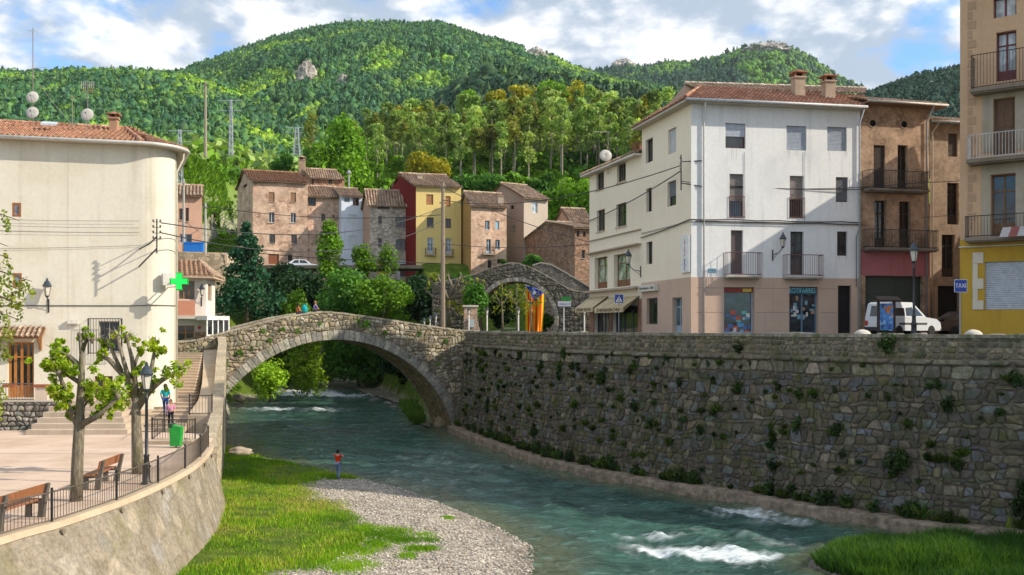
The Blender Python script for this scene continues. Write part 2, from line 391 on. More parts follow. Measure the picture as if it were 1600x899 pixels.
def wallmap(off, batter):
    def f(u, v, d):
        p, t = LC.at(u); n = Vector((t.y, -t.x)); q = p-n*(off+batter*v-d); return (q.x, q.y, v)
    return f
XL = np.array([(-60, -3), (8, .7), (20, .8), (31, .7), (35, .8), (38.4, -.5), (41.7, -2.2), (45.7, -4.3), (50.5, -7.6), (54, -10.8), (60, -16), (67, -20.5), (80, -25), (94, -28), (110, -29.5), (128, -30.5), (137, -30), (150, -42), (170, -60)])
xr = [(p.y, p.x) for p in LC.P][::-1]
XR = np.array([(-60, 90.)]+xr+[(84, -8.0), (94, -9.4), (111.6, -13.4), (128, -18.5), (138, -21), (150, -30), (170, -44)])
def sstep(x, a, b): t = np.clip((x-a)/(b-a), 0, 1); return t*t*(3-2*t)
GRAV = np.array([(8, -7.5), (25, -6.6), (29.5, -6.1), (31.9, -5.1), (34.8, -4.6), (37.7, -6), (41, -8.2), (46, -10), (49, -9.8), (50.5, -7.6), (170, 0)])
PLAZA_EDGE = [(-13.0, 14), (-11.86, 22.2), (-11.4, 24), (-11.0, 27.3), (-11.0, 30.9), (-11.3, 34.3), (-12.0, 38), (-12.75, 40.6)]
def terrain(x, y):
    xl = np.interp(y, XL[:, 0], XL[:, 1]); xr = np.interp(y, XR[:, 0], XR[:, 1])
    ins = np.minimum(x-xl, xr-x)
    nz = fbm(x*0.8, y*0.8, 3, 3)-0.5
    zin = -0.12-0.75*sstep(ins, 0, 4.0)
    dl = xl-x
    low = 0.16*np.clip(dl, 0, 99)**0.62
    low = np.where(dl > 0, np.minimum(low, 0.62+0.05*np.clip(dl-6, 0, 10)), 0)
    up = 6.4*sstep(dl, 0, 7)+1.6*sstep(dl, 6, 20)
    ramp = sstep((-.302*y-0.25-x), 0, 0.9)*sstep(y, 43, 46)
    zl = low*(1-sstep(y, 70, 80))+up*sstep(y, 70, 80)
    zl = zl*(1-ramp)+np.maximum(zl, 2.4+np.clip((y-44)*0.17, 0, 4.2))*ramp
    behind = sstep(-12.9-x, 0, 1.2)*(1-sstep(y, 41, 46)); zl = zl*(1-behind)+2.6*behind
    dr = x-xr
    zr = np.where(y < 79, 7.0*sstep(dr, 1.5, 3.6)-0.3, 7.35*sstep(dr, 0, 3.5))
    z = np.where(ins > 0, zin, np.where(dl > 0, zl, zr))
    far = sstep(y, 116, 125)*(1-sstep(x, 60, 120)); z = np.maximum(z, 0)*far*0+z*(1-far)+np.where(ins > -6, np.maximum(z, 16.4*sstep(-ins, 0, 6)), 16.4)*far
    hill = 26*sstep(y, 146, 200)+10*sstep(y, 195, 330)+np.clip(y-330, 0, 1e4)*0.01
    z = z+hill+nz*(0.10+0.5*sstep(y, 70, 120)+2.5*sstep(y, 160, 260))
    isl = ((x-15.2)/5.0)**2+((y-32.2)/3.1)**2
    z = np.where((ins > 0), np.maximum(z, 0.55*(1-isl)+0.05+nz*.3), z)
    return z
def nonuni(parts):
    o = []
    for a, b, st in parts: o += list(np.arange(a, b, st))
    return np.array(o+[parts[-1][1]])
gx = nonuni([(-2100, -600, 300), (-600, -120, 40), (-120, -45, 5), (-45, -22, 1.2), (-22, 24, 0.5), (24, 60, 2), (60, 160, 10), (160, 600, 40), (600, 2100, 300)])
gy = nonuni([(-220, -20, 40), (-20, 10, 5), (10, 72, 0.5), (72, 150, 1.2), (150, 260, 4), (260, 600, 20), (600, 2900, 230)])
X, Y = np.meshgrid(gx, gy); Z = terrain(X, Y)
nx, ny = len(gx), len(gy); idx = np.arange(nx*ny).reshape(ny, nx)
Q = np.stack([idx[:-1, :-1], idx[:-1, 1:], idx[1:, 1:], idx[1:, :-1]], -1).reshape(-1, 4)
def gravelness(x, y):
    g = np.interp(y, GRAV[:, 0], GRAV[:, 1]); xl = np.interp(y, XL[:, 0], XL[:, 1])
    n = fbm(x*0.55, y*0.55, 4, 11)-0.5
    a = sstep((x-g)+n*4.5, -0.6, 0.9)*(1-sstep(y, 50, 51.5))
    xr = np.interp(y, XR[:, 0], XR[:, 1])
    return np.where((x > xl-0.25) & (x < xr+0.2), 1.0, np.where((x > xr) | (y > 52), 0.0, a))
fc = (X[:-1, :-1]+X[1:, 1:])/2; fy = (Y[:-1, :-1]+Y[1:, 1:])/2
gv = gravelness(X.ravel(), Y.ravel())
def terrain_mat():
    m = MT('ground_soil', 0.95, 0.1)
    g = m.n('ShaderNodeAttribute', attribute_name='gravel').outputs['Fac']
    soil = m.mix(m.ramp(m.noise(1.5, 6, .65), .35, .65), (0.05, 0.095, 0.012), (0.11, 0.15, 0.02))
    far = m.mix(m.ramp(m.noise(0.12, 6, .65), .4, .6), (0.075, 0.16, 0.012), (0.14, 0.25, 0.016))
    p = m.n('ShaderNodeNewGeometry'); sx = m.n('ShaderNodeSeparateXYZ', {0: p.outputs['Position']})
    soil = m.mix(m.ramp(sx.outputs['Y'], 118, 150), soil, far)
    v = m.vor(9.0); pc = m.n('ShaderNodeSeparateColor', {0: v.outputs['Color']})
    peb = m.mix(pc.outputs[0], (0.30, 0.26, 0.215), (0.52, 0.47, 0.40)); peb = m.scale(peb, m.ramp(pc.outputs[1], 0, 1, .6, 1.2))
    peb = m.scale(peb, m.ramp(m.noise(0.7, 6, .6), .3, .7, .75, 1.1))
    wet = m.ramp(sx.outputs['Z'], 0.02, 0.22); peb = m.mix(wet, m.scale(peb, 0.42), peb)
    m.col(m.mix(g, soil, peb)); m.bump(m.math('ADD', m.ramp(v.outputs['Distance'], 0, .6, 1, 0), m.noise(9, 4)), .6, .05); return m.m
gr = mesh_np('ground', np.stack([X, Y, Z], -1).reshape(-1, 3), Q, terrain_mat(), smooth=True); tag(gr, kind='structure')
a = gr.data.attributes.new('gravel', 'FLOAT', 'POINT'); a.data.foreach_set('value', gv.astype(np.float32))

# ------------------------------------------------------------------ water
wx = np.arange(-46, 36, 0.22); wy = np.arange(12, 150, 0.22)
wy = np.concatenate([np.arange(12, 80, 0.2), np.arange(80, 150, 0.5)]); wx = np.arange(-46, 36, 0.25)
X, Y = np.meshgrid(wx, wy)
xl = np.interp(Y, XL[:, 0], XL[:, 1]); xr_ = np.interp(Y, XR[:, 0], XR[:, 1])
keep = (X > xl-1.2) & (X < xr_+1.0)
def rot(x, y, a): return x*math.cos(a)+y*math.sin(a), -x*math.sin(a)+y*math.cos(a)
fx, fyy = rot(X, Y, math.radians(-58))
wv = (fbm(fx*0.6, fyy*1.4, 4, 21)-.5)*0.30+(fbm(fx*1.8, fyy*2.6, 3, 22)-.5)*0.13
def blob(px, py, rx, ry, ang=0.0):
    c = G(px, py, 0); dx, dy = rot(X-c.x, Y-c.y, ang); return np.exp(-((dx/rx)**2+(dy/ry)**2))
foam = 0.9*blob(470, 612, 6, 6)+0.8*blob(560, 618, 5, 2.5)+0.6*blob(430, 640, 5, 2.5)+1.15*blob(1075, 862, 2.4, 0.75, math.radians(-15))+1.0*blob(1150, 872, 1.3, 0.6)+0.95*blob(1165, 800, 1.7, 1.3, math.radians(-30))+0.5*blob(1230, 818, 1.5, .8)
foam += 0.6*blob(480, 617, 3.6, 3.2)+0.45*blob(560, 622, 4, 2)+0.5*blob(1010, 840, 1.6, .8)+0.3*blob(800, 730, 5, 3)+.35*blob(950, 790, 4, 2)+.35*blob(1240, 850, 3, 1.5)+.3*blob(1100, 830, 4, 2)
foam += 0.42*blob(460, 668, 5, 1.5)+0.34*blob(620, 715, 6, 3)+.45*blob(430, 606, 5, 4)+.35*blob(520, 640, 6, 4)+.3*blob(700, 760, 5, 2.5)
foam += 0.17
wv = wv*(1+2.2*np.clip(foam, 0, 1.2)); wz = 0.0+wv*0.8+0.12*(blob(1075, 850, 3, 1)-blob(1075, 880, 3, 1))
fm = foam*(0.25+1.25*fbm(fx*0.9, fyy*3.0, 5, 31, .65)); fm = sstep(fm, 0.42, 1.0)
dep = np.clip(np.minimum(X-xl, xr_-X)/5.0, 0, 1)
isl = ((X-15.2)/5.4)**2+((Y-32.2)/3.5)**2; dep = np.minimum(dep, np.clip(isl-0.9, 0, 1))
shal = sstep(Y, 30, 36)*(1-sstep(Y, 55, 66))
nx, ny = len(wx), len(wy); idx = np.arange(nx*ny).reshape(ny, nx)
kf = keep[:-1, :-1] & keep[1:, 1:] & keep[:-1, 1:] & keep[1:, :-1]
Q = np.stack([idx[:-1, :-1], idx[:-1, 1:], idx[1:, 1:], idx[1:, :-1]], -1)[kf]
use = np.unique(Q); remap = np.zeros(nx*ny, dtype=np.int64); remap[use] = np.arange(len(use))
def water_mat():
    m = MT('river_water', 0.07, 0.5); m.b.inputs['IOR'].default_value = 1.33
    d = m.n('ShaderNodeAttribute', attribute_name='depth').outputs['Fac']; f = m.n('ShaderNodeAttribute', attribute_name='foam').outputs['Fac']
    fl = m.n('ShaderNodeMapping'); m.put(fl.inputs[0], m.n('ShaderNodeNewGeometry').outputs['Position']); fl.inputs['Rotation'].default_value = (0, 0, math.radians(58)); fl.inputs['Scale'].default_value = (0.5, 1.5, 1)
    n1 = m.noise(2.2, 6, .62, fl.outputs[0], .4); n2 = m.noise(0.5, 5, .6, fl.outputs[0])
    deep = m.mix(m.ramp(n2, .38, .62), (0.018, 0.052, 0.042), (0.044, 0.112, 0.09))
    sh = m.mix(m.ramp(m.noise(3.5, 5, .7), .35, .65), (0.055, 0.075, 0.04), (0.11, 0.125, 0.075))
    a = m.mix(m.ramp(d, 0.05, 0.62), sh, deep)
    a = m.mix(m.ramp(n1, .52, .70, 0, .5), a, (0.12, 0.25, 0.22))
    f2 = m.math('MULTIPLY', f, m.ramp(m.noise(5, 5, .7, fl.outputs[0], .5), .3, .55, .35, 1))
    m.col(m.mix(f2, a, (0.72, 0.78, 0.8))); m.put(m.b.inputs['Roughness'], m.ramp(f2, 0, 1, .06, .7))
    m.bump(m.math('ADD', m.math('MULTIPLY', n1, 1.0), m.math('MULTIPLY', m.noise(7, 3, .6, fl.outputs[0]), .5)), .8, .16); return m.m
wo = mesh_np('river_water', np.stack([X, Y, wz], -1).reshape(-1, 3)[use], remap[Q], water_mat(), smooth=True); tag(wo, kind='structure')
for nm, arr in (('foam', fm), ('depth', dep)):
    a = wo.data.attributes.new(nm, 'FLOAT', 'POINT'); a.data.foreach_set('value', arr.ravel()[use].astype(np.float32))

# ------------------------------------------------------------------ river wall (> footing, masonry, string course, parapet, coping)
STREET = 7.55
def strip(mb, f, u0, u1, prof, st=0.6, m=0, col=(1, 1, 1), closed=False):
    us = np.arange(u0, u1+st*0.5, st); i0 = len(mb.v); k = len(prof)
    for u in us:
        for (d, v) in prof: mb.v.append(f(u, v, d))
    for i in range(len(us)-1):
        for j in range(k if closed else k-1):
            a, b = i0+i*k+j, i0+i*k+(j+1) % k; mb.f.append((a, b, b+k, a+k)[::-1]); mb.m.append(m); mb.c.append(col)
rng = random.Random(3)
PAL_WALL = [(.14, .122, .094), (.165, .145, .112), (.115, .105, .09), (.18, .15, .10), (.135, .135, .13), (.15, .128, .09), (.22, .19, .145), (.16, .165, .17)]
PAL_BR = [(.44, .38, .27), (.56, .49, .37), (.32, .26, .18), (.38, .33, .25), (.50, .41, .28), (.26, .235, .19), (.62, .56, .45)]
wall = thing('river_wall', 'tall dark stone retaining wall of the street above the river', 'wall', (LP[5].x, LP[5].y, 0))
U0, U1 = -0.0, LC.L-2
WB = wallmap(0.75, 0.085)
SM = vcol(0.93, 0.12, 0.26, 6.0, 0.5, 'wall_stone', 0.7)
mort = plain((0.125, 0.105, 0.08), 1.0, 0.05, 0, .3, 'mortar')
mb = MB(); strip(mb, WB, U0, U1, [(-.03, -0.6), (-.03, 6.7)], 0.6, 0)
mb.build('mortar_bed', mort, wall)
mb = MB(); stones(mb, WB, U0, U1, 0.35, 5.95, 0.29, 0.40, 0.85, 0.03, 0.035, PAL_WALL, rng, None, 0.24)
stones(mb, WB, U0, U1, 5.97, 6.5, 0.52, 0.72, 0.45, 0.03, 0.05, [(.27, .235, .175), (.21, .19, .155), (.32, .28, .21), (.17, .16, .14)], rng, None, 0.03)
mb.build('masonry', SM, wall, True)
mb = MB(); stones(mb, WB, U0+3.5, U1, 6.53, 6.74, 0.22, 1.3, 0.06, 0.02, 0.16, [(.25, .22, .165), (.2, .18, .15)], rng, None, 0.015)
mb.build('string_course', SM, wall, True)
mb = MB(); strip(mb, WB, U0, U1, [(-.02, 6.7), (-.02, 7.62), (-.48, 7.62), (-.48, 7.0)], 0.6, 0)
mb.build('parapet_core', stucco((.21, .18, .13), .6, .6), wall)
mb = MB(); stones(mb, WB, U0, U1, 6.76, 7.6, 0.21, 0.34, 0.8, 0.05, 0.03, [(.25, .215, .15), (.19, .17, .13), (.3, .26, .19), (.15, .14, .115)], rng, None, 0.06)
mb.build('parapet', SM, wall, True)
mb = MB(); stones(mb, lambda u, v, d: WB(u, 7.62+max(0, d), 0.05-v), U0, U1, 0.0, 0.56, 0.56, 1.1, 0.05, 0.015, 0.13, [(.36, .33, .27), (.31, .28, .23), (.4, .36, .3)], rng)
strip(mb, WB, U0, U1, [(.05, 7.6), (.05, 7.74), (-.5, 7.74), (-.5, 7.6)], 0.6, 0, (.33, .3, .24))
mb.build('coping', SM, wall)
FT = wallmap(0.0, 0.0); mb = MB()
strip(mb, FT, U0, U1, [(.06, -0.9), (0.03, 0.34), (-.03, 0.42), (-.95, 0.47)], 0.6, 0, (.27, .215, .165))
mb.build('footing', vcol(0.95, .1, .3, 3.0, .4, 'concrete_ledge', .35), wall, True)

# ------------------------------------------------------------------ humpback bridge
class Face:                                                 # vertical plane with pixel look-up
    def __init__(s, A, B):
        s.A = Vector(A); s.B = Vector(B); s.L = (s.B-s.A).length; s.t = (s.B-s.A).normalized(); s.n = Vector((s.t.y, -s.t.x))
    def px(s, px, py):
        r = Vector(((px-800)/F_PX, 1.0)); k = s.A.dot(s.n)/r.dot(s.n); P = r*k
        return (P-s.A).dot(s.t), EYE-(py-HOR)/F_PX*k
    def p(s, a, z, d=0.0): q = s.A+s.t*a+s.n*d; return Vector((q.x, q.y, z))
def make_bridge(name, label, face, cs, cz, rr, s0, s1, toppx, width, pal, vous_w, vous_t, seed, ground, second_top=None, par_h=0.9, stone=(0.24, 0.33)):
    rng = random.Random(seed)
    root = thing(name, label, 'bridge', face.p((s0+s1)/2, ground))
    tp = sorted(face.px(*q) for q in toppx); TS = np.array([q[0] for q in tp]); TZ = np.array([q[1] for q in tp])
    top = lambda s: float(np.interp(s, TS, TZ))
    def intr(s):
        q = rr*rr-(s-cs)**2; return max(ground-0.6, cz+math.sqrt(q)) if q > 0 else ground-0.6
    re = rr+vous_t
    def extr(s):
        q = re*re-(s-cs)**2; return max(ground-0.6, cz+math.sqrt(q)) if q > 0 else ground-0.6
    S = np.linspace(s0, s1, 121)
    mb = MB()                                               # core: faces, deck, ends
    for i in range(len(S)-1):
        a, b = S[i], S[i+1]
        for d, fl in ((-0.03, 0), (-width+.03, 1)):
            q = [face.p(a, intr(a), d), face.p(b, intr(b), d), face.p(b, top(b), d), face.p(a, top(a), d)]; mb.poly(q[::-1] if fl else q)
        ph = par_h
        for z0, z1, d0, d1 in ((0, 0, -.03, -.42), (0, ph, -.42, -.42), (ph, ph, -.42, -width+.42), (ph, 0, -width+.42, -width+.42), (0, 0, -width+.42, -width+.03)):
            mb.poly([face.p(a, top(a)-z0, d0), face.p(b, top(b)-z0, d0), face.p(b, top(b)-z1, d1), face.p(a, top(a)-z1, d1)])
        if intr(a) > ground-.59 or intr(b) > ground-.59:
            mb.poly([face.p(b, intr(b)-.02*0, -.03), face.p(a, intr(a), -.03), face.p(a, intr(a), -width+.03), face.p(b, intr(b), -width+.03)])
    for s in (s0, s1): mb.poly([face.p(s, ground-1, -.03), face.p(s, ground-1, -width+.03), face.p(s, top(s), -width+.03), face.p(s, top(s), -.03)])
    mb.build('core', plain((0.24, .20, .145), 1, .05, 0, .3, 'lime_mortar') if seed == 5 else plain((0.12, .1, .075), 1, .05, 0, .3, 'mortar'), root)
    mat = vcol(0.93, .12, .25, 7.0, .45, 'bridge_stone', 0.45)
    fm = lambda u, v, d: tuple(face.p(u, v, d))
    def clampf(near):
        def cl(u, v, test):
            if test: return v < top(u)-0.02 and (math.hypot(u-cs, v-cz) > re or v < ground)
            r = math.hypot(u-cs, v-cz)
            if r < re+.02: k = (re+.02)/max(r, .01); u, v = cs+(u-cs)*k, cz+(v-cz)*k
            return (u, min(v, top(u)-0.02))
        return cl
    mb = MB(); stones(mb, fm, s0, s1, ground-0.5, max(TZ), stone[0], stone[1], 1.15, 0.035, 0.045, pal, rng, clampf(1), 0.34)
    mb.build('spandrel_masonry', mat, root, True)
    a0 = math.acos(max(-1, min(1, (ground-0.3-cz)/rr))); n = int(2*a0*rr/vous_w); mb = MB()   # voussoirs
    for face_d, sg in ((0, 1), (-width, -1)):
        for i in range(n):
            b0 = -a0+2*a0*i/n+.012/rr; b1 = -a0+2*a0*(i+1)/n-.012/rr; t1 = vous_t*rng.uniform(.9, 1.08); pr = rng.uniform(.04, .075)
            c = rng.choice([(.38, .36, .32), (.46, .43, .37), (.31, .295, .265), (.50, .46, .38)]); f = rng.uniform(.85, 1.15); c = tuple(x*f for x in c)
            P = lambda r, b, d: face.p(cs+r*math.sin(b), cz+r*math.cos(b), face_d+sg*d)
            rin = rr+0.0; o = []
            for r, b in ((rin, b0), (rin, b1), (rin+t1, b1), (rin+t1, b0)): o.append((r, b))
            f1 = [P(r, b, pr*.6) for r, b in o]; bm_, rm_ = (b0+b1)/2, rin+t1/2
            f2 = [P(rm_+(r-rm_)*.94, bm_+(b-bm_)*.88, pr) for r, b in o]; f0 = [P(r, b, -.35) for r, b in o]
            if sg < 0: f0, f1, f2 = f0[::-1], f1[::-1], f2[::-1]
            mb.poly(f2[::-1], 0, c)
            for k in range(4):
                k2 = (k+1) % 4; mb.poly([f1[k2], f1[k], f2[k], f2[k2]][::-1], 0, c); mb.poly([f0[k2], f0[k], f1[k], f1[k2]][::-1], 0, c)
    mb.build('voussoirs', mat, root)
    mb = MB()                                               # barrel lining
    bm = lambda u, v, d: tuple(face.p(cs+(rr-d)*math.sin(u/rr), cz+(rr-d)*math.cos(u/rr), -v))
    stones(mb, bm, -a0*rr, a0*rr, .36, width-.36, 0.26, 0.4, 0.5, 0.035, 0.035, [(.34, .26, .16), (.27, .2, .125), (.4, .32, .21)], rng)
    mb.build('barrel_lining', mat, root, True)
    cp = [(.46, .4, .31), (.4, .35, .28), (.5, .45, .36)]                          # copings
    for d0 in (0.04, -width+.42):
        s = s0; mb = MB()
        while s < s1:
            e = min(s1, s+rng.uniform(.5, .9)); c = rng.choice(cp); h = rng.uniform(.09, .13)
            q = [face.p(s+.01, top(s)+h, d0), face.p(e-.01, top(e)+h, d0), face.p(e-.01, top(e)+h, d0-.46), face.p(s+.01, top(s)+h, d0-.46)]
            mb.prism(q, (0, 0, -h-.02), 0, c); s = e
        mb.build('parapet_coping', mat, root)
    return root, top
BF = Face((-20.62, 68), (-3.8, 77))
bridge, btop = make_bridge('humpback_bridge', 'old humpback stone footbridge with one arch across the river', BF, 8.4, -3.1, 10.2, -3.4, 20.4,
    [(300, 535), (335, 525), (390, 511), (440, 498), (480, 491), (512, 488), (536, 491), (580, 497), (620, 503), (680, 512), (728, 518.5), (760, 519)], 4.3, PAL_BR, 0.40, 0.72, 5, 0.0)
BF2 = Face((-8.0, 92.5), (9.6, 91))
ruin, rtop = make_bridge('garden_arch', 'grey rubble humped arch standing in the garden beside the shop', BF2, BF2.px(806, 440)[0], BF2.px(806, 440)[1]-3.7, 3.7, 0.3, 17.4,
    [(660, 446), (700, 440), (740, 430), (775, 417), (800, 411), (815, 413), (840, 424), (870, 441), (893, 455), (925, 459), (960, 470)], 4.0,
    [(.25, .22, .175), (.19, .175, .15), (.3, .265, .21), (.16, .15, .13)], 0.3, 0.4, 9, STREET-.2, None, 0.9, (0.26, 0.34))
B3 = Face((2.4, 99), (12, 98.5)); mb = MB()
hp = [B3.px(*q) for q in ((832, 416), (845, 412), (862, 415), (885, 428), (920, 449), (950, 464))]
mb.prism([B3.p(hp[0][0], STREET)]+[B3.p(s, z) for s, z in hp]+[B3.p(hp[-1][0], STREET)], B3.n.to_3d()*-0.5)
pw = thing('stair_wall', 'sloping rubble wall with pale coping behind the garden arch', 'wall', B3.p(4, STREET))
mb.build('masonry', rubble((.2, .18, .15), (.27, .235, .19), (.1, .09, .075), 3.2), pw)
mb = MB()
for i in range(len(hp)-1): mb.prism([B3.p(hp[i][0], hp[i][1]+.16, .05), B3.p(hp[i+1][0], hp[i+1][1]+.16, .05), B3.p(hp[i+1][0], hp[i+1][1]+.16, -.55), B3.p(hp[i][0], hp[i][1]+.16, -.55)], (0, 0, -.15))
mb.build('coping', stucco((.45, .4, .32)), pw)

# ------------------------------------------------------------------ street, plaza, ramp
def sheet(name, pts, mat, z=None, thick=0.0):
    mb = MB(); P = [Vector((p[0], p[1], p[2] if len(p) > 2 else z)) for p in pts]
    if thick: mb.prism(P, (0, 0, -thick))
    else: mb.poly(P)
    return tag(mb.build(name, mat), kind='structure')
def asphalt(c=(0.085, 0.083, 0.08), name='asphalt'):
    m = MT(name, .92, .2); m.col(m.scale(m.mix(0., c, c), m.math('MULTIPLY', m.ramp(m.noise(0.6, 6, .6), .3, .7, .8, 1.2), m.ramp(m.noise(60, 2), .3, .7, .85, 1.15)))); m.bump(m.noise(50, 3), .2, .01); return m.m
pts = []
for u in np.arange(U0, U1, 1.2):
    q = WB(u, 7.6, -.47); pts.append((q[0], q[1]))
pts = pts[::-1]
street = sheet('street', pts+[(-2.6, 84), (-5, 100), (30, 104), (60, 90), (80, 20)], asphalt(), STREET, 1.5)
def paving(c):
    m = MT('plaza_paving', .95, .12); n = m.noise(.5, 7, .62)
    a = m.mix(m.ramp(n, .35, .7), c, tuple(x*y for x, y in zip(c, (.8, .77, .72)))); a = m.scale(a, m.ramp(m.noise(35, 3, .7), .3, .7, .9, 1.08))
    m.col(a); m.bump(m.noise(30, 3), .2, .01); return m.m
PZ = 3.1
pav = paving((.58, .45, .36))
plaza = sheet('plaza', [(x-.18, y) for x, y in PLAZA_EDGE]+[(-13.6, 44.3), (-18.6, 45.5), (-22, 45.9), (-60, 45.5), (-60, 8), (-14, 8)], pav, PZ, 0.6)
# joints between the paving bays
mb = MB()
for (a, b) in (((-45, 33.0), (-13, 33.4)), ((-45, 37.5), (-12.6, 37.3)), ((-45, 28.6), (-11.4, 29)), ((-45, 24.4), (-11.9, 24.6))):
    a, b = Vector(a), Vector(b); t = (b-a).normalized()*.03; n = Vector((-t.y, t.x))
    mb.poly([(a.x-n.x, a.y-n.y, PZ+.004), (b.x-n.x, b.y-n.y, PZ+.004), (b.x+n.x, b.y+n.y, PZ+.004), (a.x+n.x, a.y+n.y, PZ+.004)])
tag(mb.build('plaza_joints', asphalt((.22, .17, .13), 'paving_joint')), kind='structure')
# plaza retaining wall
pe = Curve(catmull([Vector(p) for p in PLAZA_EDGE]+[Vector((-14.2, 42.6))], 6))
BASE_OFF = [(0, 1.6), (14, 1.15), (17, .85), (20, .75), (24, .6), (29, .5), (40, .4)]
def pwall(u, v, d):
    p, t = pe.at(u); n = Vector((t.y, -t.x)); k = (PZ-v)/2.4; q = p+n*(k*float(np.interp(u, [b[0] for b in BASE_OFF], [b[1] for b in BASE_OFF]))+d); return (q.x, q.y, v)
rw = thing('plaza_wall', 'sunlit battered stone retaining wall below the plaza railing', 'wall', (-10.6, 28, 0.6))
rng = random.Random(12); mb = MB()
strip(mb, pwall, 0, pe.L, [(-.0, -.2), (0, PZ-.1)], .5)
def plastered():
    m = MT('plastered_masonry', .95, .1); p = m.pos((1, 1, 1.25)); v = m.vor(1.35, p); e = m.vor(1.35, p, 'DISTANCE_TO_EDGE'); c = m.n('ShaderNodeSeparateColor', {0: v.outputs['Color']})
    st = m.mix(c.outputs[0], (.30, .255, .2), (.42, .36, .28)); st = m.mix(m.ramp(c.outputs[2], .8, .85, 0, .5), st, (.33, .34, .34)); st = m.scale(st, m.ramp(c.outputs[1], 0, 1, .8, 1.12))
    mk = m.ramp(m.math('ADD', e.outputs['Distance'], m.math('MULTIPLY', m.noise(1.6, 6, .7), .36)), .17, .36)
    a = m.mix(mk, (.31, .27, .215), st); s = m.ramp(m.noise(1.1, 7, .7, m.pos((1.6, 1.6, .5))), .42, .66); a = m.mix(m.math('MULTIPLY', s, .65), a, (.19, .15, .10)); a = m.scale(a, m.ramp(m.noise(9, 6, .7), .3, .72, .72, 1.18))
    g = m.ramp(m.noise(.8, 5, .6), .52, .68); a = m.mix(m.math('MULTIPLY', g, .35), a, (.2, .19, .07))
    m.col(a); m.bump(m.math('ADD', m.math('MULTIPLY', mk, -.5), m.noise(7, 6, .7)), .8, .09); return m.m
mb.build('masonry', plastered(), rw, True)
mb = MB(); strip(mb, pwall, 0, pe.L, [(.0, PZ-.12), (.05, PZ-.1), (.05, PZ+.05), (-.32, PZ+.05), (-.32, PZ-.1)], .5); mb.build('coping', stucco((.5, .4, .29), .5), rw)
mb = MB()
for u in (2.0, 4.6, 7.4, 10.2, 13.0, 16.0, 19.0, 22.0, 24.5):
    if u < pe.L: q = pwall(u, PZ-.2, .02); mb.lathe([(.05, 0), (.075, 0), (.075, .06), (.05, .06)], q, 10, axis=(1, -.1, .1))
mb.build('drain_pipe', plain((.2, .16, .12), .7), rw)
# ramp with its parapet, steps and landing
RAMP = [(-13.05, 41.6, 2.75), (-13.55, 43.0, 3.05), (-14.3, 46.5, 3.75), (-15.3, 50.0, 4.3), (-16.6, 54.5, 4.95), (-18.2, 60.0, 5.95), (-19.6, 65.0, 6.85), (-20.7, 68.4, 7.35)]
rp = thing('ramp_parapet', 'narrow pale stone parapet wall climbing beside the ramp to the bridge', 'wall', (-16, 52, 2))
mb = MB(); mc = MB()
for i in range(len(RAMP)-1):
    a, b = Vector(RAMP[i]), Vector(RAMP[i+1]); t = (b-a).to_2d().normalized(); n = Vector((t.y, -t.x, 0))*0.24
    def zb(p): return Vector((p.x, p.y, -0.2))
    mb.poly([zb(a)+n, zb(b)+n, b+n, a+n]); mb.poly([zb(b)-n, zb(a)-n, a-n, b-n]); mb.poly([zb(a)-n, zb(a)+n, a+n, a-n])
    L = (b-a).length; k = max(1, int(L/.55))
    for j in range(k):
        p = a.lerp(b, (j+.02)/k); q = a.lerp(b, (j+.98)/k); f = RND.uniform(.85, 1.1); n2 = n*1.16
        mc.prism([p+n2, q+n2, q-n2, p-n2], (0, 0, .09), 0, (.5*f, .42*f, .31*f))
mb.build('masonry', rubble((.4, .34, .25), (.5, .43, .32), (.28, .23, .16), 3.0), rp)
for v in range(len(mc.v)): pass
mc.build('coping', vcol(.93, .1, .2, 8, .3, 'coping_stone', .1), rp)
rampm = paving((.50, .40, .30))
def band(pts_l, pts_r, name, mat, thick=1.2):
    mb = MB(); l = [Vector(p) for p in pts_l]; r = [Vector(p) for p in pts_r]
    for i in range(len(l)-1):
        mb.poly([l[i], r[i], r[i+1], l[i+1]]); d = Vector((0, 0, thick))
        mb.poly([l[i]-d, l[i], l[i+1]-Vector((0, 0, 0)), l[i+1]-d]); mb.poly([r[i], r[i]-d, r[i+1]-d, r[i+1]])
    mb.poly([l[0]-d, r[0]-d, r[0], l[0]]); mb.poly([l[-1], r[-1], r[-1]-d, l[-1]-d])
    return tag(mb.build(name, mat), kind='structure')
rz = lambda y: 3.75+(y-46.6)*0.134
band([(-15.75, 46.6, rz(46.6)), (-16.35, 50, rz(50)), (-17.6, 54.5, rz(54.5)), (-19.3, 60, rz(60)), (-20.9, 65, rz(65)), (-22.6, 70.5, rz(69))],
     [(-14.5, 46.6, rz(46.6)), (-15.5, 50, rz(50)), (-16.8, 54.5, rz(54.5)), (-18.4, 60, rz(60)), (-19.8, 65, rz(65)), (-20.9, 70.5, rz(69))], 'ramp_path', rampm, 1.6)
st = thing('path_steps', 'flight of worn stone steps between the cream building and the ramp', 'steps', (-16.6, 48, 3.1))
mb = MB(); n = 24
for i in range(n):
    y0 = 45.6+i*(66-45.6)/n; y1 = 45.6+(i+1)*(66-45.6)/n; z1 = 3.1+(i+1)*(6.3-3.1)/n
    xl0 = -17.35-(y0-45.6)*.29; xr0 = -15.78-(max(y0, 46.6)-46.6)*.285
    mb.obox((xl0, y0, z1-1.2), (xr0-xl0, 0, 0), (-.29*(y1-y0)*0, y1-y0, 0), (0, 0, 1.2))
mb.build('treads', stucco((.47, .37, .28), .5, .3), st)
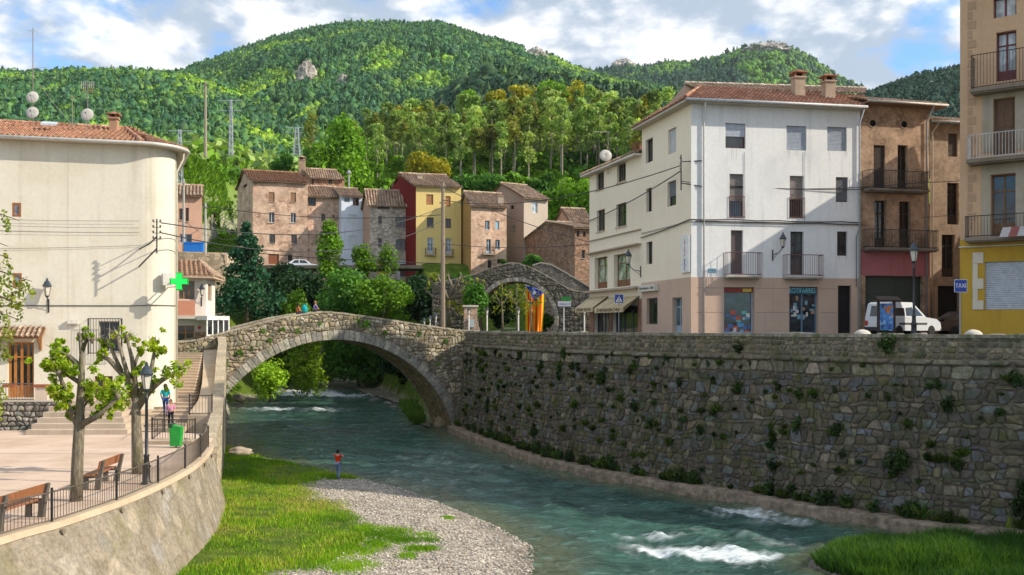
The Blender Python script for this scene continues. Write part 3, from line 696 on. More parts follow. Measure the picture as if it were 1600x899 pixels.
# ------------------------------------------------------------------ far hills and their woods
def hill(name, crest, yf, yc, zf, pow_=0.85, rough=14, seed=1, col=None, step=6, label=None):
    xs = np.arange(crest[0][0], crest[-1][0]+1, step); cy = np.interp(xs, [c[0] for c in crest], [c[1] for c in crest])
    k = np.ones(5)/5; cy = np.convolve(np.pad(cy, 2, 'edge'), k, 'valid')
    zc = EYE-(cy-HOR)/F_PX*yc-7
    ts = np.concatenate([np.linspace(0, 1, 26), [1.15, 1.4, 1.8]])
    PX, TT = np.meshgrid(xs, ts); YY = yf+(yc-yf)*TT; XX = (PX-800)/F_PX*YY
    g = np.where(TT <= 1, np.clip(TT, 0, 1)**pow_, 1-(TT-1)*0.9); ZZ = zf+(zc[None, :]-zf)*g
    ZZ = ZZ+rough*2*(fbm(XX*0.008, YY*0.008, 4, seed)-.5)*np.sin(np.pi*np.clip(TT, 0, 1))**.7*(YY/600)
    return dict(name=name, X=XX, Y=YY, Z=ZZ, xs=xs, ts=ts, yf=yf, yc=yc)
def hill_mesh(h, mat):
    ny, nx = h['X'].shape; idx = np.arange(nx*ny).reshape(ny, nx)
    Q = np.stack([idx[:-1, :-1], idx[:-1, 1:], idx[1:, 1:], idx[1:, :-1]], -1).reshape(-1, 4)
    return tag(mesh_np(h['name'], np.stack([h['X'], h['Y'], h['Z']], -1).reshape(-1, 3), Q, mat, smooth=True), kind='structure')
def hill_at(h, u, t):
    ts = h['ts']; ti = np.interp(t, ts, np.arange(len(ts))); ui = (u-h['xs'][0])/(h['xs'][1]-h['xs'][0])
    t0 = np.clip(ti.astype(int), 0, len(ts)-2); u0 = np.clip(ui.astype(int), 0, len(h['xs'])-2); ft = ti-t0; fu = ui-u0
    o = []
    for k in 'XYZ':
        A = h[k]; o.append((A[t0, u0]*(1-fu)+A[t0, u0+1]*fu)*(1-ft)+(A[t0+1, u0]*(1-fu)+A[t0+1, u0+1]*fu)*ft)
    return o
def ico():
    bm = bmesh.new(); bmesh.ops.create_icosphere(bm, subdivisions=1, radius=1); v = np.array([p.co for p in bm.verts]); f = np.array([[q.index for q in p.verts] for p in bm.faces]); bm.free(); return v, f
IV, IF = ico()
def wood_mass(name, pts, hs, ws, cols, conifer, seed):
    """many small trees in one mesh: rough rounded crowns and ragged cones"""
    rng = np.random.default_rng(seed); Vs, Fs, Cs = [], [], []; n0 = 0
    spx = hs/pts[:, 1]*F_PX; big = spx > 10.5                # crowns that show large get leaf clumps over their core
    if big.any():
        kb = int(big.sum()); per = 16; d = rng.normal(size=(kb, per, 3)); d /= np.linalg.norm(d, axis=2)[..., None]
        tz = rng.random((kb, per, 1)); con = conifer[big][:, None, None]
        rad = np.where(con, (1.05-tz)*1.0, .95)*rng.uniform(.75, 1.15, (kb, per, 1)); W_ = ws[big][:, None, None]; H_ = hs[big][:, None, None]
        zc = np.where(con[..., 0], tz[..., 0]*H_[..., 0]*1.02, H_[..., 0]*(.5+.52*d[..., 2])); p = np.stack([d[..., 0]*rad[..., 0]*W_[..., 0], d[..., 1]*rad[..., 0]*W_[..., 0], zc], -1)+pts[big][:, None, :]
        nn = d+rng.normal(size=d.shape)*.5; t = np.cross(nn, rng.normal(size=d.shape)); t /= np.linalg.norm(t, axis=2)[..., None]; b = np.cross(nn, t); b /= np.linalg.norm(b, axis=2)[..., None]
        s = W_*.38*rng.uniform(.6, 1.3, (kb, per, 1)); q = np.stack([p-t*s, p-b*s*.7, p+t*s, p+b*s*.7], 2).reshape(-1, 4, 3)
        tri = np.concatenate([q[:, [0, 1, 2]], q[:, [0, 2, 3]]], 1).reshape(-1, 3, 3); Vs.append(tri.reshape(-1, 3)); m_ = len(tri); Fs.append(np.arange(m_*3).reshape(-1, 3)); n0 += m_*3
        Cs.append(np.repeat(np.repeat(cols[big], per, 0)*rng.uniform(.65, 1.35, (kb*per, 1)), 2, 0)); ws = np.where(big, ws*.8, ws)
    r = ~conifer; k = r.sum()
    if k:
        v = IV[None]*(1+rng.uniform(-.28, .3, (k, len(IV), 1))); v = v*np.stack([ws[r], ws[r], hs[r]*.5], -1)[:, None, :]+pts[r][:, None, :]+np.array([0, 0, 1])*(hs[r]*.5)[:, None, None]
        Vs.append(v.reshape(-1, 3)); Fs.append((IF[None]+np.arange(k)[:, None, None]*len(IV)).reshape(-1, 3)+n0); n0 += k*len(IV)
        Cs.append(np.repeat(cols[r], len(IF), 0)*rng.uniform(.8, 1.2, (k*len(IF), 1)))
    c = conifer; k = c.sum()
    if k:
        m = 6; cv = []; cf = []
        for lv, (z0, z1, rad) in enumerate(((.08, .62, 1.0), (.38, .86, .72), (.66, 1.08, .42))):
            b = len(cv); cv.append((0, 0, z1)); cv += [(rad*math.cos(2*math.pi*j/m+lv*.5), rad*math.sin(2*math.pi*j/m+lv*.5), z0) for j in range(m)]
            cf += [(b, b+1+j, b+1+(j+1) % m) for j in range(m)]
        cv = np.array(cv); cf = np.array(cf)
        v = cv[None]*(1+rng.uniform(-.3, .3, (k, len(cv), 1))*np.array([1, 1, .25])); v = v*np.stack([ws[c], ws[c], hs[c]], -1)[:, None, :]+pts[c][:, None, :]
        Vs.append(v.reshape(-1, 3)); Fs.append((cf[None]+np.arange(k)[:, None, None]*len(cv)).reshape(-1, 3)+n0)
        Cs.append(np.repeat(cols[c], len(cf), 0)*rng.uniform(.75, 1.25, (k*len(cf), 1)))
    return tag(mesh_np(name, np.concatenate(Vs), np.concatenate(Fs), leafmat(0.18, 0.0, 'forest_foliage'), cols=np.concatenate(Cs)), kind='stuff', label=None)
def plant_hill(h, n, seed, hgt, limefrac, palD, palL, ps=0.004, bare=None, coni=0.65, tmin=0.0, fov=(-40, 1640)):
    rng = np.random.default_rng(seed); t = rng.random(n*2)**0.8*(1.06-tmin)+tmin; u = rng.uniform(max(h['xs'][0], fov[0]), min(h['xs'][-1], fov[1])-1, n*2)
    yy = h['yf']+(h['yc']-h['yf'])*t; acc = rng.random(n*2) < (yy/h['yc']); t, u = t[acc][:n], u[acc][:n]
    x, y, z = hill_at(h, u, t)
    px = 800+x/y*F_PX; py = HOR-(z-EYE)/y*F_PX
    f = fbm(x*ps, y*ps, 5, seed+5, .68)+0.5*(fbm(x*ps*5, y*ps*5, 3, seed+8)-.5)+rng.normal(0, .05, len(x))
    qv = np.quantile(f, 1-limefrac); lime = f > qv; wl = np.clip((f-qv)/.16+.25, 0, 1)[:, None]
    ok = np.ones(len(x), bool)
    if bare is not None: ok = ~bare(px, py)
    palD, palL = np.array(palD), np.array(palL)
    cols = (palL[rng.integers(0, len(palL), len(x))]*wl+palD[rng.integers(0, len(palD), len(x))]*(1-wl))*rng.uniform(.75, 1.25, (len(x), 1))
    con = (~lime) & (rng.random(len(x)) < coni)
    hs = rng.uniform(.6, 1.4, len(x))*hgt*np.where(lime, .8, 1)*(.5+.5*y/h['yc']); ws = hs*np.where(con, .27, .40)*rng.uniform(.8, 1.25, len(x))
    P = np.stack([x, y, z-.5], -1)
    return wood_mass('hill_wood', P[ok], hs[ok], ws[ok], cols[ok], con[ok], seed)
def hill_soil(): 
    m = MT('hillside', .95, .1); m.col(m.mix(m.ramp(m.noise(.02, 6, .65), .4, .6), (.02, .05, .014), (.06, .11, .02))); return m.m
HS = hill_soil()
D1 = [(.036, .12, .05), (.05, .15, .055), (.07, .18, .055), (.09, .20, .06), (.052, .14, .07)]
L1 = [(.18, .36, .03), (.23, .40, .03), (.15, .30, .035), (.28, .42, .035)]
def rocks(px, py):
    o = np.zeros(len(px), bool)
    for (cx, cy, rx, ry) in ((478, 122, 17, 19), (536, 136, 10, 8), (589, 139, 5, 7), (432, 167, 9, 7), (397, 208, 8, 7), (838, 88, 20, 12)): o |= ((px-cx)/rx)**2+((py-cy)/ry)**2 < 1
    return o
hA = hill('left_ridge', [(-500, 120), (0, 112), (60, 116), (150, 108), (230, 112), (300, 118), (380, 140), (470, 175), (560, 240)], 330, 780, 44, .8, 10, 2)
hB = hill('main_hill', [(120, 230), (200, 160), (260, 124), (300, 104), (350, 86), (420, 60), (500, 42), (550, 33), (620, 36), (680, 35), (710, 41), (740, 55), (780, 64), (820, 76), (850, 82), (880, 97), (900, 106), (950, 122), (1000, 130), (1060, 140), (1150, 165), (1300, 230)], 400, 1000, 46, .88, 16, 3)
hC = hill('dark_spur', [(560, 226), (600, 206), (650, 184), (700, 150), (740, 128), (770, 116), (800, 116), (850, 128), (900, 136), (960, 146), (1040, 158), (1150, 180), (1300, 230)], 330, 560, 46, .95, 8, 4)
hD = hill('far_mountain', [(760, 150), (860, 120), (940, 108), (990, 104), (1010, 110), (1040, 97), (1080, 99), (1120, 90), (1150, 77), (1190, 68), (1220, 69), (1260, 86), (1300, 112), (1350, 137), (1420, 170), (1500, 215)], 800, 1650, 60, .9, 22, 5)
hE = hill('right_hill', [(1180, 240), (1300, 165), (1370, 140), (1420, 119), (1460, 108), (1500, 102), (1560, 96), (1700, 84), (1900, 70)], 300, 720, 44, .85, 10, 6)
hF = hill('far_crag', [(880, 130), (930, 112), (952, 104), (960, 101), (975, 97), (990, 98), (998, 104), (1010, 112), (1060, 120), (1150, 130)], 1500, 2300, 80, .9, 10, 7)
for h in (hA, hB, hC, hD, hE, hF): hill_mesh(h, HS)
plant_hill(hA, 16000, 101, 8.5, .48, D1, L1, .012)
plant_hill(hB, 42000, 102, 8.2, .36, D1, L1, .0105, rocks, .7)
plant_hill(hC, 5000, 103, 11.5, .05, [(.014, .058, .026), (.022, .075, .03), (.045, .10, .032)], L1, .006, None, .75)
plant_hill(hD, 14000, 104, 11.5, .42, [(.022, .08, .045), (.03, .095, .05)], [(.10, .24, .03), (.14, .29, .03)], .008, lambda px, py: ((px-1195)/50)**2+((py-84)/10)**2 < .35)
plant_hill(hE, 16000, 105, 6.5, .06, [(.012, .05, .03), (.018, .06, .036)], [(.06, .15, .03)], .006)
plant_hill(hF, 2500, 106, 16, .1, [(.014, .05, .05), (.02, .06, .055)], [(.06, .13, .03)], .004)
# rock outcrops on the main hill
def rock_mat():
    m = MT('limestone', .95, .1); n = m.noise(.25, 7, .7, m.pos((1, 1, .5))); m.col(m.mix(m.ramp(n, .35, .65), (.2, .18, .16), (.6, .56, .5))); m.bump(n, 1.0, 3); return m.m
RM = rock_mat()
def outcrop(px, py, wpx, hpx, t, h, seed, label):
    x, y, z = [float(v[0]) for v in hill_at(h, np.array([px*1.0]), np.array([t]))]
    for _ in range(40):                                      # slide along the slope until it is where the photo shows it
        x, y, z = [float(v[0]) for v in hill_at(h, np.array([px*1.0]), np.array([t]))]
        if HOR-(z-EYE)/y*F_PX > py+hpx*.3: t = min(1, t+.02)
        else: break
    k = y/F_PX; bm = bmesh.new(); bmesh.ops.create_icosphere(bm, subdivisions=4, radius=1); rr = random.Random(seed)
    for v in bm.verts:
        n = mnoise.fractal(v.co*1.6+Vector((seed*3.1, 0, 0)), 1, 2, 5); c = mnoise.cell(Vector((v.co.x*5, v.co.y*5, v.co.z*2+seed)))
        v.co = Vector((v.co.x*wpx*.55*k, v.co.y*wpx*.4*k, v.co.z*hpx*.62*k*(1.15-.35*abs(v.co.x))))*(1+.35*n+.12*c)
    me = bpy.data.meshes.new('rock_outcrop'); bm.to_mesh(me); bm.free(); me.materials.append(RM)
    o = bpy.data.objects.new('rock_outcrop', me); C.objects.link(o); o.location = (x, y, z+hpx*.25*k); tag(o, label, 'rock', 'bare cliffs on the wooded hill')
outcrop(478, 124, 34, 36, .4, hB, 1, 'largest bare pale cliff on the wooded hillside')
outcrop(536, 137, 18, 15, .4, hB, 2, 'small tan cliff just beside the largest bare cliff')
outcrop(589, 139, 8, 13, .4, hB, 3, 'tiny white rock among dark pines on the hillside')
outcrop(838, 90, 34, 22, .8, hB, 4, 'grey rocky shoulder on the skyline of the hill')
outcrop(396, 208, 13, 12, .1, hB, 5, 'pale boulder low on the hill near the pylons')
outcrop(975, 103, 34, 16, .9, hF, 6, 'blue grey crag standing on the far skyline')
outcrop(1200, 80, 60, 16, .9, hD, 7, 'rocky band near the far mountain summit')

# ------------------------------------------------------------------ trees near and far
def link_copy(o, name=None):
    c = o.copy(); C.objects.link(c); OFF[c.name] = OFF.get(o.name, Vector()); return c
def copy_thing(root, loc, rz=0.0, sc=(1, 1, 1), label=None, group=None):
    r = link_copy(root); r.location = loc; r.rotation_euler = (0, 0, rz); r.scale = sc if isinstance(sc, tuple) else (sc,)*3
    if label: r['label'] = label
    if group: r['group'] = group
    for ch in list(root.children):
        c = link_copy(ch); c.parent = r
        for g in ch.children: d = link_copy(g); d.parent = c
    return r
def ground_z(x, y): return float(terrain(np.array([x*1.0]), np.array([y*1.0]))[0])
def tree_at(name, label, cat, px, pyb, pyt, Yd, wpx, pal, n, leaf, seed, trunk_h=0.3, k=22, group=None, clump=(.26, .46), bole=None, shape='round', base=None):
    """a tree whose foot shows at px,pyb and top at pyt at distance Yd"""
    b = W(px, pyb, Yd); 
    if base is not None: b.z = base
    top = W(px, pyt, Yd).z; H = top-b.z; R = wpx/F_PX*Yd/2; rng = np.random.default_rng(seed); rr = random.Random(seed)
    root = thing(name, label, cat, b, group); c0 = b.z+H*trunk_h; hz = (top-c0)/2; cc = (b.x, b.y, c0+hz)
    if shape == 'round': bl = clumps(rng, cc, (R, R*.9, hz), k, n, clump)
    elif shape == 'cone':
        bl = []
        for i in range(k):
            t = rng.random()**1.3; z = c0+t*(top-c0)*.97; a = rng.uniform(0, 6.28); r = R*(1-t)**1.0*rng.uniform(.25, .85); s = R*(1-t)*.34+R*.05; bl.append((b.x+r*math.cos(a), b.y+r*math.sin(a), z, s, s, s*.75, n/k))
    elif shape == 'tall':
        bl = []
        for i in range(k):
            t = rng.random(); z = c0+t*(top-c0); wv = math.sin(math.pi*min(1, t*.85+.15))**.7; a = rng.uniform(0, 6.28); r = R*wv*rng.uniform(.1, .75); s = R*.4; bl.append((b.x+r*math.cos(a), b.y+r*math.sin(a), z, s, s, s*1.5, n/k))
    V, Q, Cc = leaf_arrays(rng, bl, leaf, pal)
    mesh_np('crown', V, Q, leafmat(), root, Cc)
    mb = MB(); tr = max(.06, H*.018) if bole is None else bole
    mb.tube([b+Vector((0, 0, -.4)), b+Vector((rr.uniform(-.05, .05)*H*.3, 0, H*.3)), b+Vector((rr.uniform(-.1, .1)*R, 0, H*.85))], [tr*1.3, tr, tr*.3], 7)
    for i in range(6):
        f = bl[rr.randrange(len(bl))]; s0 = b+Vector((0, 0, H*rr.uniform(max(.15, trunk_h*.8), .6))); mb.tube([s0, s0.lerp(Vector(f[:3]), .5)+Vector((0, 0, -.1*R)), Vector(f[:3])], [tr*.5, tr*.35, tr*.12], 5)
    mb.build('trunk', bark(), root, True)
    return root
# pine stand: five pines built once, then copied
PINES = []
for s in range(5):
    rng = np.random.default_rng(300+s); H = 15.0; pal = [PAL['pine'], PAL['pine'], PAL['palegreen'], PAL['pine'], PAL['olive']][s]
    root = thing('pine_tree', 'slender pine with a bare trunk in the stand on the slope behind the houses', 'pine tree', (0, 0, 0), 'tall pines on the slope behind the houses')
    bl = []
    for i in range(20):
        t = rng.random(); z = H*(.50+.47*t); r = 2.3*(1-t*.6)*rng.uniform(.2, 1); a = rng.uniform(0, 6.28); sz = rng.uniform(.75, 1.25)*(1-.35*t); bl.append((r*math.cos(a), r*math.sin(a), z, sz*1.2, sz*1.2, sz*.85, 26))
    V, Q, Cc = leaf_arrays(rng, bl, .36, pal); mesh_np('crown', V, Q, leafmat(.5, .35), root, Cc)
    mb = MB(); mb.tube([(0, 0, -1), (rng.uniform(-.1, .1), 0, H*.4), (rng.uniform(-.25, .25), rng.uniform(-.2, .2), H*.93)], [.2, .15, .05], 6)
    for i in range(7):
        z = H*rng.uniform(.3, .6); a = rng.uniform(0, 6.28); mb.tube([(0, 0, z), (math.cos(a)*.9, math.sin(a)*.9, z+.25)], [.035, .015], 4)
    mb.build('trunk', plain((.30, .26, .21), .95, .1, 0, .4, 'pine_bark'), root); PINES.append(root)
rr = random.Random(44); used = [False]*5; placed = []
tries = 0
while len(placed) < 296 and tries < 6000:
    tries += 1
    y = 178+95*rr.random()**1.15; px = rr.uniform(520, 1075); x = (px-800)/F_PX*y
    lim = np.interp(px, [520, 560, 620, 700, 1075], [1.1, .75, .45, 0, 0])
    if rr.random() < lim or any((x-q[0])**2+(y-q[1])**2 < 4.0 for q in placed): continue
    i = rr.randrange(5); z = ground_z(x, y); sc = rr.uniform(.74, 1.04)*(0.82+.18*min(1, max(0, (px-560)/250))); placed.append((x, y))
    if not used[i]:
        used[i] = True; PINES[i].location = (x, y, z); PINES[i].scale = (sc,)*3; PINES[i].rotation_euler = (0, 0, rr.uniform(0, 6.28))
    else: copy_thing(PINES[i], (x, y, z), rr.uniform(0, 6.28), (sc*rr.uniform(.9, 1.1), sc, sc*rr.uniform(.92, 1.08)))
# undergrowth under the pines and the woods further back, too many to count
rng = np.random.default_rng(77); n = 3400
y = rng.uniform(150, 330, n); px = rng.uniform(270, 1100, n); x = (px-800)/F_PX*y
z = terrain(x, y)-.3; f = fbm(x*.03, y*.03, 3, 51)
keep = ~((px < 440) & (y < 205) & (rng.random(n) < .96))
mid = y > 235
cols = np.where((f > .5)[:, None], np.array(PAL['lime'])[rng.integers(0, 3, n)], np.array(PAL['mid'])[rng.integers(0, 3, n)])*rng.uniform(.6, 1.2, (n, 1))
cols = np.where((mid & (rng.random(n) < .75))[:, None], np.array(PAL['pine'])[rng.integers(0, 3, n)], cols)
hs = np.where(mid, rng.uniform(6, 12, n), rng.uniform(1.2, 3.4, n)); ws = hs*np.where(mid, .42, rng.uniform(.5, .8, n))
Vs, Qs, Cs, o = [], [], [], 0
P = np.stack([x, y, z+hs*.45], -1)[keep]; hs, ws, cols = hs[keep], ws[keep], cols[keep]
per = 34; k = len(P); d = rng.normal(size=(k, per, 3)); d /= np.linalg.norm(d, axis=2)[..., None]
c = P[:, None, :]+d*rng.uniform(.55, 1.1, (k, per, 1))*np.stack([ws, ws, hs*.5], -1)[:, None, :]
t = rng.normal(size=(k, per, 3)); t /= np.linalg.norm(t, axis=2)[..., None]; nn = d+rng.normal(size=d.shape)*.5; b = np.cross(nn, t); b /= np.linalg.norm(b, axis=2)[..., None]
s = (ws[:, None, None]*.30)*rng.uniform(.6, 1.3, (k, per, 1))
Vv = np.stack([c-t*s, c-b*s*.7, c+t*s, c+b*s*.7], 2).reshape(-1, 3)
tag(mesh_np('undergrowth', Vv, np.arange(len(Vv)).reshape(-1, 4), leafmat(.3, 0), cols=np.repeat(cols, per, 0)*rng.uniform(.7, 1.3, (k*per, 1))), kind='stuff')
TREES = [
 # name, label, category, px, base, top, dist, width px, palette, leaves, leaf size, trunk share, clumps, shape
 ('conifer', 'dark blue green conifer beside the white cottage at the bridge', 'conifer', 385, 505, 338, 82, 116, 'blue', 6000, .16, .14, 90, 'cone'),
 ('bright_tree', 'bright lime tree in front of the narrow pale blue house', 'tree', 515, 435, 357, 112, 50, 'lime', 2400, .2, .1, 22, 'tall'),
 ('bright_tree', 'small lime tree in front of the stone house with the garage', 'tree', 568, 440, 382, 112, 42, 'lime', 1500, .2, .1, 16, 'round'),
 ('bright_tree', 'thin pale lime tree before the yellow door', 'tree', 606, 436, 388, 112, 40, 'lime', 900, .17, .1, 12, 'tall'),
 ('broadleaf_tree', 'large green tree leaning over the far bank behind the bridge crown', 'tree', 540, 520, 420, 98, 120, 'mid', 5200, .2, .08, 34, 'round'),
 ('broadleaf_tree', 'yellow green tree behind the bridge between the crown and the pole', 'tree', 600, 525, 425, 95, 95, 'lime', 3600, .18, .08, 30, 'round'),
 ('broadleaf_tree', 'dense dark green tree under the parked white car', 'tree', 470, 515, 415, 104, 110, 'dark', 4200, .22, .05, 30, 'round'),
 ('bush', 'lime bush behind the two people sitting on the bridge', 'bush', 455, 515, 452, 84, 56, 'lime', 1800, .15, .05, 18, 'round'),
 ('bush', 'low dark bush behind the left half of the bridge', 'bush', 420, 520, 482, 84, 70, 'dark', 1500, .17, .02, 16, 'round'),
 ('ivy_bank', 'dark ivy covered bank below the stone house garage', 'ivy', 655, 512, 424, 103, 95, 'dark', 4600, .22, .02, 40, 'round'),
 ('ivy_bank', 'dark ivy bank between the yellow house and the garden arch', 'ivy', 700, 515, 432, 108, 80, 'dark', 3000, .22, .02, 30, 'round'),
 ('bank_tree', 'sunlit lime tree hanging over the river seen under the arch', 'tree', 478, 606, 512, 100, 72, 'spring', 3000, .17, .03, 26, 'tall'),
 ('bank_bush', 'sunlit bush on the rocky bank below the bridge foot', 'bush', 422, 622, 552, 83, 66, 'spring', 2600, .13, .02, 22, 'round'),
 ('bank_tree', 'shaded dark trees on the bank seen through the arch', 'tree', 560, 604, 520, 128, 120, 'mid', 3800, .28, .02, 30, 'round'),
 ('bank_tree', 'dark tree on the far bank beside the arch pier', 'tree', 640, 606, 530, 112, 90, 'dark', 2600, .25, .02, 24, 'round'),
 ('hedge', 'long dark clipped hedge hiding the foot of the broad stone house', 'hedge', 452, 478, 411, 115, 96, 'dark', 5200, .22, .0, 40, 'round'),
 ('hedge', 'mid green overgrown hedge below the blue and stone houses', 'hedge', 560, 490, 424, 114, 110, 'mid', 5200, .22, .0, 40, 'round'),
 ('hedge', 'dark hedge below the yellow house door', 'hedge', 665, 480, 430, 113, 80, 'dark', 3600, .22, .0, 30, 'round'),
 ('hedge', 'dark shrub row below the pinkish stone house with blue shutters', 'hedge', 735, 470, 424, 112, 70, 'mid', 3000, .22, .0, 30, 'round'),
 ('ivy', 'dark ivy heaped over the left flank of the garden arch', 'ivy', 742, 516, 436, 88.5, 44, 'mid', 2600, .15, .02, 26, 'round'),
 ('garden_bush', 'dark bushes seen through the garden arch opening', 'bush', 786, 519, 455, 98, 52, 'dark', 2200, .17, .02, 20, 'round'),
 ('garden_bush', 'low bright bushes at the right foot of the garden arch opening', 'bush', 852, 519, 488, 95, 34, 'mid', 1000, .13, .02, 14, 'round'),
 ('topiary_bush', 'round clipped bush on top of the wall behind the garden arch', 'bush', 834, 419, 394, 101, 36, 'mid', 2600, .09, .02, 12, 'round'),
 ('small_bush', 'small bush on the roofline of the garden arch', 'bush', 788, 416, 403, 100, 15, 'mid', 500, .09, .02, 6, 'round'),
 ('yellow_tree', 'bright yellow green tree behind the yellow house roof', 'tree', 672, 300, 233, 152, 84, 'yellow', 3200, .28, .08, 30, 'round'),
 ('bright_tree', 'tall lime tree on the slope above the brown house roofs', 'tree', 535, 300, 200, 168, 90, 'lime', 3800, .33, .08, 34, 'tall'),
 ('bright_tree', 'lime tree on the slope behind the stone chimney', 'tree', 500, 300, 222, 165, 60, 'lime', 2200, .33, .08, 20, 'round'),
 ('poplar_tree', 'thin sparse spring tree standing alone beside the small pylon', 'tree', 487, 262, 178, 178, 40, 'olive', 620, .26, .25, 16, 'tall'),
 ('bright_tree', 'lime tree behind the grey house beside the tall pines', 'tree', 880, 345, 280, 150, 70, 'lime', 2400, .3, .05, 24, 'round'),
 ('bright_tree', 'lime tree close behind the small white shop building', 'tree', 915, 350, 272, 140, 66, 'lime', 2200, .3, .05, 22, 'round'),
 ('bright_tree', 'rounded lime tree above the grey gable roof', 'tree', 770, 312, 268, 160, 60, 'mid', 1600, .3, .05, 18, 'round'),
 ('bright_tree', 'small pointed lime tree behind the dark red house side', 'tree', 592, 292, 258, 152, 18, 'lime', 600, .22, .05, 10, 'tall'),
]
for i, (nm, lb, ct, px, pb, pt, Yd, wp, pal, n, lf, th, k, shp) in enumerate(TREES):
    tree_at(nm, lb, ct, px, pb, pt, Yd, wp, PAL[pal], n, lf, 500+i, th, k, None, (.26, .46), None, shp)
for i, (px, pt, wp) in enumerate(((740, 262, 70), (806, 258, 60), (850, 262, 62), (712, 272, 46), (936, 262, 50), (640, 268, 40), (440, 232, 46), (560, 262, 50))):
    tree_at('slope_bush', 'leafy bush at the foot of the tall pines on the slope', 'bush', px, pt+46, pt+6, 172, wp, PAL[('mid', 'lime', 'mid')[i % 3]], 1100, .34, 900+i, .03, 14, 'bushes at the foot of the pines')
for i, (px, pt, wp) in enumerate(((628, 172, 40), (668, 166, 46), (735, 148, 40), (775, 146, 40), (812, 141, 44), (864, 132, 50), (892, 136, 40), (1010, 152, 46), (596, 192, 40))):
    tree_at('yellow_tree', 'yellow spring tree on the skyline of the pine stand', 'tree', px, pt+40, pt-9, 272, wp*1.15, PAL[('yellow', 'yellow', 'lime')[i % 3]], 1000, .45, 950+i, .05, 14, 'yellow trees above the pine stand')
# ------------------------------------------------------------------ buildings
TILE_RED = [(.44, .215, .135), (.50, .26, .165), (.38, .185, .115), (.54, .32, .22), (.42, .24, .165)]
TILE_OLD = [(.48, .33, .23), (.55, .40, .28), (.41, .28, .19), (.60, .46, .34), (.36, .26, .2)]
TILE_BR = [(.36, .19, .115), (.40, .22, .135), (.31, .165, .10)]
def tile_plane(mb, poly, pal, tile=.24, row=.42, seed=0, lift=.0):
    P = [Vector(p) for p in poly]; e = (P[1]-P[0]); e.normalize(); n = Vector((0, 0, 0))
    for k in range(len(P)): n += (P[k]-P[0]).cross(P[(k+1) % len(P)]-P[0])
    n.normalize(); 
    if n.z < 0: n = -n
    w_ = n.cross(e); w_.normalize(); rr = random.Random(seed)
    uv = [((p-P[0]).dot(e), (p-P[0]).dot(w_)) for p in P]; u0, u1 = min(a for a, b in uv), max(a for a, b in uv); v0, v1 = min(b for a, b in uv), max(b for a, b in uv)
    bm = bmesh.new(); cl = bm.faces.layers.float_color.new('Col')
    prof = ((0, 0), (.08, .055), (.28, .10), (.48, .055), (.56, 0), (.78, -.035), (1.0, 0))
    nu = int((u1-u0)/tile)+1; nv = int((v1-v0)/row)+1
    for j in range(nv):
        va, vb = v0+j*row-.04, v0+(j+1)*row
        for i in range(nu):
            c = rr.choice(pal); q_ = sum(pal[k_][0] for k_ in range(len(pal)))/len(pal); c = tuple(.55*c[k_]+.45*sum(p_[k_] for p_ in pal)/len(pal) for k_ in range(3)); f = rr.uniform(.82, 1.15); c = (c[0]*f, c[1]*f, c[2]*f, 1); dv = rr.uniform(-.02, .02); dh = rr.uniform(0, .012)
            lo = [bm.verts.new(P[0]+e*(u0+(i+a)*tile)+w_*(va+dv)+n*(h*tile/.24+.035+dh+lift)) for a, h in prof]
            hi = [bm.verts.new(P[0]+e*(u0+(i+a)*tile)+w_*(vb)+n*(h*tile/.24*.85+.005+lift)) for a, h in prof]
            for k in range(len(prof)-1):
                fa = bm.faces.new((lo[k], lo[k+1], hi[k+1], hi[k])); fa[cl] = c if k < 4 else (c[0]*.7, c[1]*.68, c[2]*.68, 1)  # channel faces coloured darker, painted relief shade so the ribs show
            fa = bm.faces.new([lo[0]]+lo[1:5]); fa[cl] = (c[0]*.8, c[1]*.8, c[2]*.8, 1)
    cen = sum(P, Vector())/len(P)
    for k in range(len(P)):
        a, b = P[k], P[(k+1) % len(P)]; pn = (b-a).cross(n).normalized()
        if pn.dot(cen-a) > 0: pn = -pn
        a2 = a-w_*.06 if k == 0 else a
        bmesh.ops.bisect_plane(bm, geom=bm.verts[:]+bm.edges[:]+bm.faces[:], plane_co=a2, plane_no=pn, clear_outer=True)
    i0 = len(mb.v); bm.verts.index_update(); mb.v += [tuple(v.co) for v in bm.verts]
    for fa in bm.faces: mb.f.append(tuple(i0+v.index for v in fa.verts)); mb.m.append(0); mb.c.append(tuple(fa[cl])[:3])
    bm.free()
def ridge_caps(mb, a, b, pal, r=.13, st=.4, seed=1):
    a, b = Vector(a), Vector(b); L = (b-a).length; n = max(1, int(L/st)); rr = random.Random(seed)
    for i in range(n):
        c = rr.choice(pal); f = rr.uniform(.8, 1.2); p, q = a.lerp(b, i/n), a.lerp(b, (i+1.12)/n)
        mb.tube([p+Vector((0, 0, .02)), q+Vector((0, 0, .0))], [r, r*.82], 8, 0, tuple(x*f for x in c))
